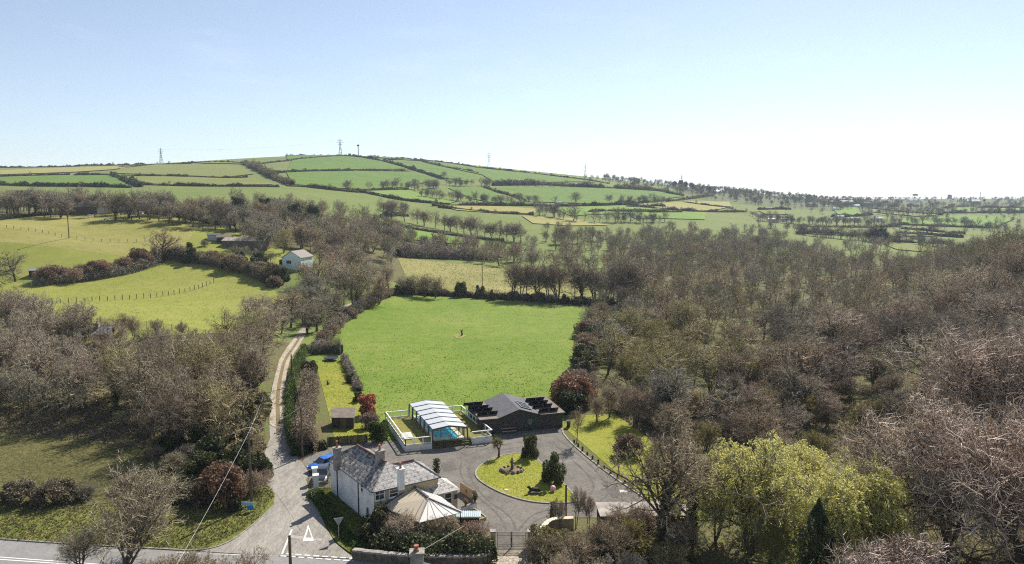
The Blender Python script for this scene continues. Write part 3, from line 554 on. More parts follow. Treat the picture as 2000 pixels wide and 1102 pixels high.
def protos():
    T = TREE; bk, tw = MT['bark'], MT['twig']
    for i in range(3): T['round', i] = tree_meshes('round', skeleton(20 + i, 12, .24, n=(12, 8, 7, 5), ang=(62, 54, 50, 50), rat=(.78, .52, .46, .5), rx=5.8, cz=.56, rz=.46, wander=.16, up=.03)[0], bk, tw)
    for i in range(3): T['many', i] = tree_meshes('many', skeleton(30 + i, 12, .2, 3 + i, n=(8, 8, 7, 5), ang=(46, 52, 50, 50), rat=(.7, .5, .46, .5), rx=5.0, cz=.55, rz=.47, r=(.17, .09, .048, .022, .0125), splay=R(22), wander=.15, up=.03)[0], bk, tw)
    for i in range(2): T['tall', i] = tree_meshes('tall', skeleton(40 + i, 15, .3, 1 + i, n=(14, 7, 7, 6), ang=(46, 46, 46, 46), rat=(.5, .5, .45, .5), rx=3.7, cz=.62, rz=.42, r=(.2, .09, .045, .022, .0125), splay=R(10))[0], bk, tw)
    for i in range(2): T['oak', i] = tree_meshes('oak', skeleton(50 + i, 11, .22, n=(11, 8, 8, 6), ang=(66, 58, 54, 52), rat=(.9, .52, .46, .46), rx=7.2, cz=.55, rz=.48, r=(.36, .18, .08, .03, .017), wander=.24, up=.04)[0], bk, tw)
    for i in range(2): T['scrub', i] = tree_meshes('scrub', skeleton(60 + i, 4.5, .12, 7, n=(8, 7, 7, 5), ang=(44, 50, 48, 46), rat=(.7,.5,.48,.5), rx=2.9, cz=.5, rz=.55, r=(.05, .03, .018, .011, .008), splay=R(34))[0], bk, tw)
    for i in range(2):                     # goat willow in bud: bare stems hung with pale yellow-green
        lv, rng = skeleton(70 + i, 7, .15, 5, n=(8, 7, 6, 4), ang=(40, 45, 45, 45), rx=3.6, cz=.55, rz=.5, r=(.09, .05, .025, .014, .009), splay=R(30)); tips = lv[4][0][:, -1]
        T['bud', i] = tree_meshes('bud', lv, bk, tw, extra=(leaves(tips[rng.integers(0, len(tips), 3600)] + rng.normal(0, .12, (3600, 3)), .085, rng), MT['leaf_olive']))
    for i in range(2):                     # ivy-clad bare tree
        lv, rng = skeleton(80 + i, 12, .3, 2, n=(10, 8, 7, 6), ang=(55, 52, 48, 46), rat=(.75, .52, .46, .5), rx=5.2, splay=R(10))
        T['ivy', i] = tree_meshes('ivy', lv, bk, tw, extra=(ivy(lv, 2600, rng, 2), MT['leaf_dark']))
    def leafy(name, seed, H, rx, n, size, m, lumps=16, bot=.12):
        rng = np.random.default_rng(seed); lv, _ = skeleton(seed, H, .12, 4, n=(6, 4), ang=(40, 45), rx=rx, splay=R(24), r=(.09, .05, .03))
        u = nrm(rng.normal(0, 1, (lumps, 3))); u[:, 2] = rng.uniform(-1, 1, lumps); u[:, :2] *= (1 - .35 * u[:, 2:3].clip(0, 1)); cz = H * .46; c = u * np.array([rx * .72, rx * .72, H * .36]) + [0, 0, cz]; s = rng.uniform(.22, .38, lumps) * rx
        k = rng.integers(0, lumps, n); p = c[k] + nrm(rng.normal(0, 1, (n, 3))) * (s[k] * rng.uniform(.35, 1.12, n) ** .6)[:, None]; p[:, 2] = np.maximum(p[:, 2], .1 * H * rng.uniform(0, 1, n))
        T[name] = (fast_mesh('stem', *join([tubes(*q, 5) for q in lv]), [bk], smooth=True), fast_mesh('foliage', *leaves(p, size, rng), [m]))
    for i in range(2): leafy(('dark', i), 90 + i, 4, 2.2, 5200, .15, MT['leaf_dark'])
    leafy(('holm', 0), 93, 9, 4.2, 8000, .24, MT['leaf_dark'], 26); leafy(('brownbush', 0), 94, 3.4, 2.2, 5200, .12, MT['leaf_brown'], 20); leafy(('greenbush', 0), 95, 3, 1.8, 4200, .12, MT['leaf_mid'])
    leafy(('redbush', 0), 96, 3.4, 1.5, 3600, .12, MT['petal_red'])
    for i in range(2):                     # dark pines on the skyline
        rng = np.random.default_rng(100 + i); H = 13; lv, _ = skeleton(100 + i, H, .4, 1, n=(16, 5), ang=(70, 45), rat=(.34, .5), rx=3.6, cz=.66, rz=.4, r=(.22, .08, .04), up=.02)
        tips = np.vstack([lv[1][0][:, 3:].reshape(-1, 3), lv[2][0][:, 2:].reshape(-1, 3)]); p = tips[rng.integers(0, len(tips), 6500)] + rng.normal(0, 1, (6500, 3)) * [.5, .5, .22]
        T['pine', i] = (fast_mesh('trunk', *join([tubes(*q, 5) for q in lv]), [bk], smooth=True), fast_mesh('crown', *leaves(p, .2, rng), [MT['leaf_dark']]))
protos()
def low_protos():
    out = []
    for i in range(5):
        H = 11 + (i % 2); lv, _ = skeleton(200 + i, H, .25, 1 + i % 3, n=(8, 7, 6), ang=(50, 50, 48), rat=(.62, .5, .55), rx=(4.6, 3.6, 4.2, 5.2, 3.4)[i], r=(.2, .1, .06, .045), splay=R(14)); parts = []
        for q, S in ((0, 4), (1, 3), (2, 3)): P, a, b_ = lv[q]; parts.append(tubes(P[:, ::2] if P.shape[1] > 4 else P, a, b_, S))
        P, a, b_ = lv[3]; e = P[:, [0, -1]]; d = nrm(e[:, 1] - e[:, 0]); w = nrm(np.cross(d, nrm(np.random.default_rng(i).normal(0, 1, d.shape)))) * .05
        V = np.stack([e[:, 0] - w, e[:, 0] + w, e[:, 1] + w * .3, e[:, 1] - w * .3], 1).reshape(-1, 3); parts.append((V, np.arange(len(V)).reshape(-1, 4))); out.append(join(parts))
    return out
LOW = low_protos()
LOWM = [fast_mesh('far_tree', v, f, [MT['twig']]) for v, f in LOW]
def tree(name, kind, loc, h, rz, label, cat, group=None, tint=(1, 1, 1), squash=1.0, parts=("trunk", "crown"), sink=.1):
    base = {'round': 12, 'many': 12, 'tall': 15, 'oak': 11, 'scrub': 4.5, 'bud': 7, 'ivy': 12, 'dark': 4, 'holm': 9, 'brownbush': 3.4, 'greenbush': 3, 'redbush': 3.4, 'pine': 13}.get(kind[0], 1)
    s = h / base; o = empty(name, (loc[0], loc[1], loc[2] - sink), label, cat, group); o.rotation_euler = (0, 0, rz); o.scale = (s * squash, s * squash, s)
    tm, cm = TREE[kind]; put(parts[0], tm, o, color=tuple(.5 + .5 * x for x in tint)); put(parts[1], cm, o, color=tint); return o
def far_tree(name, i, loc, h, rz, label, cat, group, tint):
    o = put(name, LOWM[i % len(LOWM)], None, (loc[0], loc[1], loc[2] - .1), tint); s = h / 11.5; o.scale = (s * 1.25, s * 1.25, s); o.rotation_euler = (0, 0, rz); return tag(o, label, cat, group)
def hedge(name, path, w, h, label, group=None, m='leaf_brown', size=.2, dens=60, twig=0.0, vary=.3, core=(.04, .036, .02), cat="hedge", seed=None, aspect=.55, upright=0.0):
    """a hedge along a world path: a dark lumpy body with loose leaves or twigs over it"""
    seed = seed if seed is not None else int(abs(path[0][0] * 31 + path[0][1] * 17)) % 9999
    rng = np.random.default_rng(seed); P = smooth_open(np.asarray([p[:2] for p in path], float), 1); seg = np.linalg.norm(np.diff(P, axis=0), axis=1); cum = np.r_[0, np.cumsum(seg)]; L = cum[-1]
    st = max(.5, w * .5); ns = max(3, min(220, int(L / st))); t = np.linspace(0, L, ns); Q = np.stack([np.interp(t, cum, P[:, k]) for k in (0, 1)], 1); dd = np.gradient(Q, axis=0); dd = dd / np.linalg.norm(dd, axis=1)[:, None]; nn = np.stack([-dd[:, 1], dd[:, 0]], 1)
    hm = 1 + vary * np.interp(t, np.linspace(0, L, max(3, int(L / (2.2 * w)))), rng.normal(0, .55, max(3, int(L / (2.2 * w))))); hm = np.clip(hm, .5, 1.6); z = HT(Q[:, 0], Q[:, 1])
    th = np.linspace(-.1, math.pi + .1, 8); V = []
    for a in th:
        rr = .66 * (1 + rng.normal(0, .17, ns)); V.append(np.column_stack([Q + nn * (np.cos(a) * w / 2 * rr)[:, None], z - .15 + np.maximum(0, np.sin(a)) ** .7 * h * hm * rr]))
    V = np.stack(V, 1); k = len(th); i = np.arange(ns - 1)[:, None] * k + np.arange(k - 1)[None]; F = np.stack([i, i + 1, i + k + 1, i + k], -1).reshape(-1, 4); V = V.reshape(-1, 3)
    n = int(min(26000, L * dens)); u = rng.uniform(0, L, n); q = np.stack([np.interp(u, t, Q[:, c]) for c in (0, 1)], 1); nq = np.stack([np.interp(u, t, nn[:, c]) for c in (0, 1)], 1); hq = np.interp(u, t, hm) * h; zq = HT(q[:, 0], q[:, 1])
    a = rng.uniform(0, math.pi, n); nc = max(6, int(L / (.55 * w) * 4)); cu, ca_, cr = rng.uniform(0, L, nc), rng.uniform(0, math.pi, nc), rng.normal(.9, .17, nc); kc = rng.integers(0, nc, n); mixc = rng.uniform(0, 1, n) < .72; u = np.where(mixc, (cu[kc] + rng.normal(0, .26 * w, n)).clip(0, L), u); a = np.where(mixc, (ca_[kc] + rng.normal(0, .34, n)).clip(0, math.pi), a); rr = np.where(mixc, cr[kc] * rng.uniform(.72, 1.12, n), rng.uniform(.6, 1.02, n)); q = np.stack([np.interp(u, t, Q[:, c]) for c in (0, 1)], 1); nq = np.stack([np.interp(u, t, nn[:, c]) for c in (0, 1)], 1); hq = np.interp(u, t, hm) * h; zq = HT(q[:, 0], q[:, 1]); C = np.column_stack([q + nq * (np.cos(a) * w / 2 * rr)[:, None], zq - .1 + np.sin(a) ** .7 * hq * rr])
    dirs = None
    if upright: dirs = nrm(rng.normal(0, 1, (n, 3)) * (1 - upright * .6) + np.column_stack([nq * np.cos(a)[:, None] * .6, np.full(n, 1.)]) * upright * 1.6)
    LV, LF = leaves(C, size, rng, aspect, dirs); X, G = join([(V, F), (LV, LF)])
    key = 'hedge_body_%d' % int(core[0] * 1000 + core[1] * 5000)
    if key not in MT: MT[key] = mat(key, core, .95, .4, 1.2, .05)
    c = Q[len(Q) // 2]; zc = float(HT(*c)); X = X - np.array([c[0], c[1], zc])
    me = fast_mesh(name, X, G, [MT[key], MT[m]], mi=np.r_[np.zeros(len(F)), np.ones(len(LF))]); return tag(put(name, me, None, (c[0], c[1], zc)), label, cat, group)
def tufts(name, poly, n, size, m, lean=.5, z0=.03, seed=1, mask=None):
    rng = np.random.default_rng(seed); P = np.asarray(poly, float); lo, hi = P.min(0), P.max(0); p = rng.uniform(lo, hi, (n * 3, 2)); p = p[inside(P, p)][:n]; n = len(p)
    if mask is not None: p = p[mask(p)]; n = len(p)
    z = HT(p[:, 0], p[:, 1]) + z0; V = []
    for k in range(3):
        a = rng.uniform(0, 6.28, n); s = size * rng.uniform(.5, 1.3, n); w = np.stack([np.cos(a), np.sin(a)], 1) * (s * .35)[:, None]; tip = p + rng.normal(0, 1, (n, 2)) * (s * lean)[:, None]
        V.append(np.stack([np.column_stack([p - w, z]), np.column_stack([p + w, z]), np.column_stack([tip, z + s])], 1))
    V = np.concatenate(V).reshape(-1, 3); return tag(put(name, fast_mesh(name, V, np.arange(len(V)).reshape(-1, 3), [MT[m]])), kind='stuff')

# ------------------------------------------------------------------ buildings and the things round them
UP = Vector((0, 0, 1))
def V3(p, z): return Vector((p[0], p[1], z))
def onwall(px, py, A, B):                  # the point of the upright plane through A-B seen at that pixel
    d = Vector(ray(px, py)); n = (B - A).cross(UP); o = Vector((0, 0, CAM_H)); return o + d * ((A - o).dot(n) / d.dot(n))
def window(parent, A, B, pix, w, h, bars=(1, 1), m='white', sill=True, depth=.07, fr=.08, open_=None):
    p = onwall(*pix, A, B) if len(pix) == 2 else Vector(pix); t = (B - A); t.z = 0; t.normalize(); n = t.cross(UP)
    if n.dot(Vector((0, 0, CAM_H)) - p) < 0: n = -n
    q = lambda a, z, o: p + t * a + UP * z + n * o
    f = MB(); f.bar(q(-w/2, h/2, depth/2), q(w/2, h/2, depth/2), fr, depth, up=n); f.bar(q(-w/2, -h/2, depth/2), q(w/2, -h/2, depth/2), fr, depth, up=n)
    f.bar(q(-w/2, h/2 - fr/2, depth/2), q(-w/2, -h/2 + fr/2, depth/2), fr, depth, up=n); f.bar(q(w/2, h/2 - fr/2, depth/2), q(w/2, -h/2 + fr/2, depth/2), fr, depth, up=n)
    for i in range(bars[0]):
        z = -h/2 + h * (i + 1) / (bars[0] + 1); f.bar(q(-w/2 + fr/2, z, depth * .42), q(w/2 - fr/2, z, depth * .42), fr * .7, depth * .8, up=n)
    for i in range(bars[1]):
        a = -w/2 + w * (i + 1) / (bars[1] + 1); f.bar(q(a, h/2 - fr/2, depth * .38), q(a, -h/2 + fr/2, depth * .38), fr * .5, depth * .7, up=n)
    fo = f.build('window', MT[m], parent)
    g = MB(); g.hexa([q(-w/2, -h/2, .004), q(w/2, -h/2, .004), q(w/2, h/2, .004), q(-w/2, h/2, .004)], [q(-w/2, -h/2, .02), q(w/2, -h/2, .02), q(w/2, h/2, .02), q(-w/2, h/2, .02)]); g.build('pane', MT['pane'], fo)
    if sill: s = MB(); s.bar(q(-w/2 - .08, -h/2 - fr/2 - .045, .08), q(w/2 + .08, -h/2 - fr/2 - .045, .08), .16, .07, up=UP); s.build('sill', MT[m], fo)
    return fo
def chimney(parent, c, w, d, h, ang, m='grey_stone', pots=1, pot_h=.65, cap=True):
    b = MB(); b.box((c[0], c[1], c[2] - .9), (w, d, h + .9), ang)
    if cap: b.box((c[0], c[1], c[2] + h + .003), (w + .16, d + .16, .14), ang)
    o = b.build('chimney', MT[m], parent); ca, sa = math.cos(ang), math.sin(ang)
    for k in range(pots):
        u = (k - (pots - 1) / 2) * .38; pb = MB(); pb.lathe((c[0] + u * ca, c[1] + u * sa, c[2] + h + .145), [(.13, 0), (.15, .06), (.12, .12), (.11, pot_h * .8), (.15, pot_h * .85), (.14, pot_h)]); pb.build('chimney_pot', MT['terracotta'], o)
    return o
def farmhouse():
    ZE, Z1r, Z2r = 4.1, 6.0, 5.6
    SW = PZ(*ZH(770, 655), ZE); NW = PZ(*ZH(300, 310), ZE); SE = PZ(*ZH(1465, 502), ZE)
    uF = (SE - SW).normalized(); uL = (NW - SW).normalized(); nL = Vector((uL.y, -uL.x, 0)); nF = Vector((-uF.y, uF.x, 0))
    NE = NW + nL * 4.85; BE = SE + nF * 4.9
    t = ((BE - NE).x * uF.y - (BE - NE).y * uF.x) / (-uL.x * uF.y + uL.y * uF.x); IC = NE - uL * t
    base = V3(SW + uL * 3 + nL * 2, 0)
    root = empty('farmhouse', base, 'old cottage with slate roofs, long white side wall, cream front and a glazed conservatory', 'house')
    fp = [SW, SE, BE, IC, NE, NW]; b = MB()
    for i in range(6):
        a, c = fp[i], fp[(i + 1) % 6]; b.poly([V3(a, -.3), V3(c, -.3), V3(c, ZE), V3(a, ZE)], 1 if i == 5 else 0)
    b.build('wall', [MT['cream'], MT['white_wall']], root)
    R1n, R1s = PZ(*ZH(592, 165), Z1r), PZ(*ZH(905, 352), Z1r); R2w, R2e = PZ(*ZH(948, 382), Z2r), PZ(*ZH(1200, 328), Z2r)
    o = .22
    def out(p, *ns): q = p.copy(); q += sum(ns, Vector()) * o; q.z = ZE - .02; return q
    sw, nw, se, be, ne = out(SW, -nL, -nF), out(NW, -nL, uL), out(SE, uF, -nF), out(BE, uF, nF), out(NE, nL, uL); ic = V3(IC, ZE)
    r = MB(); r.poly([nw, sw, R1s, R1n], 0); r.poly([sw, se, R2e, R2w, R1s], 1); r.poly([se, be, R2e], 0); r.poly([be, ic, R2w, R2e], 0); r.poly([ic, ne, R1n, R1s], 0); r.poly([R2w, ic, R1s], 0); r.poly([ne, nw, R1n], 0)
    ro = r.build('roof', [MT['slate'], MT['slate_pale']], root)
    e = MB(); u = Vector((0, 0, .06))
    e.tube([R1n + u, R1s + u], .13, 6); e.tube([R2w + u, R2e + u], .13, 6); e.build('ridge_tiles', MT['ridge_tile'], ro)
    hp = MB(); [MB().tube([x + u * .4, y + u * .6], .06, 5).build('hip_flashing', MT['grey_stone'], ro) for x, y in ((R1s, sw), (R2e, se), (R1n, nw))]
    g = MB()
    for a, c in ((sw, se), (nw, sw), (se, be), (ne, nw)): g.bar(a - UP * .05, c - UP * .05, .11, .10)
    g.build('gutter', MT['alu'], root)
    af = math.atan2(uF.y, uF.x)
    chimney(root, PZ(*ZH(380, 345), 4.55), .78, .62, 1.6, af, pot_h=.75)
    chimney(root, PZ(*ZH(838, 330), 5.9), .9, .6, 1.05, af, pot_h=.6)
    chimney(root, PZ(*ZH(1062, 548), 4.75), .64, .58, 1.25, af, 'white_wall', pot_h=.6)
    for X, y0, y1 in ((378, 385, 745), (606, 565, 965)):
        a = onwall(*ZH(X, y0), V3(SW, 0), V3(NW, 0)) - nL * .06; d = MB(); d.tube([V3(a, .1), V3(a, ZE - .1)], .06, 6); d.build('drainpipe', MT['black'], root)
    A, B = V3(SW, 0), V3(SE, 0); window(root, A, B, ZH(835, 692), 1.0, 1.15, (1, 1)); window(root, A, B, ZH(984, 660), 1.0, 1.15, (2, 0))
    A2, B2 = V3(SW, 0), V3(NW, 0); window(root, A2, B2, ZH(648, 622), .55, .95, (1, 0)); window(root, A2, B2, ZH(735, 664), .35, .4, (0, 0)); window(root, A2, B2, ZH(708, 868), .4, .6, (0, 0), 'grey_stone')
    dp = MB(); a = onwall(*ZH(845, 790), A, B) - nF * .07; dp.tube([V3(a, 1.6), V3(a, 3.3)], .05, 6); dp.build('drainpipe', MT['black'], root)
    # single-storey extension with its own hipped slate roof
    E1 = V3(PZ(*ZH(1462, 688), 2.5), 0); E2 = V3(PZ(*ZH(1696, 634), 2.5), 0); E1 = E1 - uF * 1.5; dp_ = 3.4; E3, E4 = E2 + nF * dp_, E1 + nF * dp_
    w = MB(); i = .18
    a1, a2, a3, a4 = E1 + nF * i, E2 - uF * i + nF * i, E3 - uF * i - nF * i, E4 - nF * i; w.hexa([V3(p, -.2) for p in (a1, a2, a3, a4)], [V3(p, 2.48) for p in (a1, a2, a3, a4)]); w.build('extension_wall', MT['cream'], root)
    rw, re = V3(E1 + nF * dp_ / 2, 3.55), V3(E2 - uF * 1.65 + nF * dp_ / 2, 3.55); z = 2.5
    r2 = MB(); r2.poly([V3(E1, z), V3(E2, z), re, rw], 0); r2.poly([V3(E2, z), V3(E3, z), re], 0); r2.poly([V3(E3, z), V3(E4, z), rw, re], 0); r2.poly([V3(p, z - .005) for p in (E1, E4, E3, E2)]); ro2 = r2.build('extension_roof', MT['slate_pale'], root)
    g = MB(); g.bar(V3(E1, z - .05), V3(E2, z - .05), .1, .09); g.build('gutter', MT['white'], root)
    d = MB(); c = PZ(*ZH(1484, 590), 3.35); d.lathe((c.x, c.y, c.z), [(.02, 0), (.2, .05), (.3, .12), (.28, .13), (.18, .08)], 14); d.tube([c - UP * .5, c + UP * .02], .025); d.build('satellite_dish', MT['galv'], ro2)
    window(root, a1, a2, ZH(1572, 735), .85, 1.25, (1, 0)); pq = onwall(*ZH(1655, 716), a1, a2); q = MB(); q.bar(pq - nF * .03 - UP * .25, pq - nF * .03 + UP * .25, .35, .05, up=nF); q.build('wall_plaque', MT['timber_dark'], root)
    # conservatory
    ZC, ZR = 2.4, 3.5
    RB, RF = PZ(*ZH(1210, 615), ZR), PZ(*ZH(1360, 732), ZR); FL, FR, LB = PZ(*ZH(1252, 998), ZC), PZ(*ZH(1718, 885), ZC), PZ(*ZH(852, 832), ZC); BR = FR + V3(RB - RF, 0) * 1.35
    RBx = RB + (RB - RF) * .12
    cr = MB(); dz = UP * .05
    for f, mi in (([LB, FL, RF, RBx], 0), ([FL, FR, RF], 1), ([FR, BR, RBx, RF], 1)): cr.hexa([p - dz for p in f], f, mi)
    co = cr.build('conservatory_roof', [MT['cons_roof'], MT['cons_white']], root)
    gb = MB(); L = lambda a, c, k: a + (c - a) * k
    for k in range(1, 7): gb.bar(L(LB, FL, k / 7) + UP * .025, L(RBx, RF, k / 7) + UP * .025, .055, .045)
    gb.bar(LB + UP * .03, FL + UP * .03, .1, .1); gb.build('glazing_bars', MT['alu'], co)
    gw = MB()
    for k in range(1, 5):
        p = L(FL, FR, k / 5); gw.bar(p + UP * .015, L(p, RF, .97 if k in (2, 3) else .9) + UP * .015, .04, .03)
    for k in range(1, 5): gw.bar(L(FR, BR, k / 5) + UP * .015, L(RF, RBx, k / 5) + UP * .015, .04, .03)
    gw.bar(FL + UP * .035, RF + UP * .035, .14, .1); gw.build('hip_bars', MT['iron'], co)
    gr = MB(); gr.bar(RF + UP * .05, RBx + UP * .05, .22, .14); gr.bar(FR + UP * .04, RF + UP * .04, .14, .1); gr.bar(RBx + UP * .03, LB + UP * .03, .25, .08); gr.build('ridge_bars', MT['alu'], co)
    dw = MB(); gl = MB(); ps = MB(); ins = lambda p: V3(p + (V3(RF, 0) - V3(p, 0)) * .04, 0)
    ring = [ins(LB), ins(FL), ins(FR), ins(BR)]
    for a, c in zip(ring[:-1], ring[1:]):
        t = (c - a).normalized(); n = Vector((-t.y, t.x, 0)) * .1
        dw.hexa([a + n, a - n, c - n, c + n], [V3(p, .85) for p in (a + n, a - n, c - n, c + n)]); gl.poly([V3(a, .85), V3(c, .85), V3(c, 2.35), V3(a, 2.35)])
        k = max(2, int((c - a).length / .9))
        for j in range(k + 1): p = L(a, c, j / k); ps.bar(V3(p, .86), V3(p, 2.34), .09, .09)
    dw.build('dwarf_wall', mat('orange_brick', (.36, .16, .08), .9, .3, 6), root); g_ = gl.build('conservatory_glass', MT['glass'], root); ps.build('conservatory_frame', MT['white'], root)
    fl = MB(); fl.poly([V3(p, .1) for p in ring]); fl.build('conservatory_floor', MT['pool_edge'], root)
    return dict(uF=uF, nF=nF, uL=uL, nL=nL, SE=SE, E2=E2, NW=NW, SW=SW, R1n=R1n, chim=PZ(*ZH(380, 345), 5.5))
HS = farmhouse()
def terrace():
    p = [V3(PZ(*ZH(1715, 905)), 0), V3(PZ(*ZH(1872, 853)), 0), V3(PZ(*ZH(1845, 760)), 0), V3(PZ(*ZH(1700, 668)), 0)]
    root = empty('terrace_wall', p[0], 'low white rendered wall with plants on top, round the terrace beside the extension', 'garden wall')
    b = MB()
    for a, c in zip(p[:2], p[1:3]): b.bar(a + UP * .38, c + UP * .38, .22, .76, up=UP)
    b.build('wall', MT['white_wall'], root); cp = MB()
    for a, c in zip(p[:2], p[1:3]): cp.bar(a + UP * .80, c + UP * .80, .3, .07)
    cp.build('coping', MT['grey_stone'], root)
    f = empty('fence_panel', V3((p[2] + p[3]) / 2, 0), 'pale timber fence panel closing the terrace beside the extension', 'fence'); b = MB(); k = 14
    for j in range(k): q = p[2] + (p[3] - p[2]) * ((j + .5) / k); b.box((q.x, q.y, 0), ((p[3] - p[2]).length / k * .94, .04, 1.25), math.atan2((p[3] - p[2]).y, (p[3] - p[2]).x))
    b.build('boards', MT['timber_pale'], f); r = MB(); n_ = Vector((.05, -.03, 0))
    for z in (.3, 1.0): r.bar(p[2] + UP * z + n_, p[3] + UP * z + n_, .05, .08)
    r.build('rail', MT['timber_pale'], f)
    rng = np.random.default_rng(5)
    spots = [(p[0] + (p[1] - p[0]) * .3, .84, 'brown', 'rust coloured plant in a small pot on the white terrace wall, towards the conservatory'), (p[0] + (p[1] - p[0]) * .93, .84, 'dark', 'dark potted plant on the outer corner of the white terrace wall'), (p[1] + (p[2] - p[1]) * .6, .84, 'brown', 'terracotta pot with brown plant on the white wall nearest the pale fence panel'), (p[1] + (p[2] - p[1]) * .2, .84, 'dark', 'bushy dark green plant in a pot on the drive side of the terrace wall'), (p[3] + (p[2] - p[3]) * .35 + Vector((.4, -.3, 0)), .1, 'red', 'red potted shrub standing on the terrace in front of the pale fence panel')]
    for q, z, kind, lab in spots:
        o = empty('potted_plant', V3(q, z), lab, 'potted plant', 'pots on the terrace'); MB().lathe((q.x, q.y, z), [(.11, 0), (.17, .26), (.18, .3), (.15, .3)], 10).build('pot', MT['terracotta'], o)
        pl = nrm(rng.normal(0, 1, (160, 3))) * rng.uniform(.1, .32, (160, 1)) + [0, 0, .5]; put('foliage', fast_mesh('foliage', *leaves(pl, .09, rng), [MT[{'brown': 'leaf_brown', 'dark': 'leaf_dark', 'red': 'petal_red'}[kind]]]), o)
    g = V3(PZ(*ZH(1790, 1000)), 0); bx = empty('coal_bunker', g, 'low store with a pale blue corrugated sheet on top, behind the front bushes', 'store')
    MB().box((g.x, g.y, 0), (2.3, 1.0, .85), .05).build('store_wall', MT['timber_dark'], bx); s = MB()
    for k in range(12): s.tube([(g.x - 1.2 + k * .22, g.y - .62, .9), (g.x - 1.2 + k * .22, g.y + .6, 1.0)], .115, 6)
    s.build('corrugated_sheet', MT['cyan_sheet'], bx)
    v = [PZ(*ZH(1790, 905)), PZ(*ZH(1860, 880)), PZ(*ZH(1980, 970)), PZ(*ZH(1900, 1000))]; rb = empty('raised_bed', V3(v[0], 0), 'small raised planting bed with a timber edge beside the terrace wall', 'planting bed'); e = MB()
    for a, c in zip(v, v[1:] + v[:1]): e.bar(V3(a, .2), V3(c, .2), .1, .4)
    e.build('timber_edge', MT['timber_pale'], rb); MB().poly([V3(a, .3) for a in v]).build('soil', MT['verge'], rb)
    c = V3(PZ(*ZH(1447, 475), 0), 0)
    cy = empty('clipped_conifer', c, 'slim upright green conifer behind the corner of the cottage roof', 'shrub'); pl = np.column_stack([rng.normal(0, .2, (700, 2)), rng.uniform(.1, 2.0, 700)]); put('foliage', fast_mesh('foliage', *leaves(pl, .1, rng), [MT['leaf_dark']]), cy); MB().tube([c, c + UP * 1.2], .06).build('stem', MT['bark'], cy)
terrace()

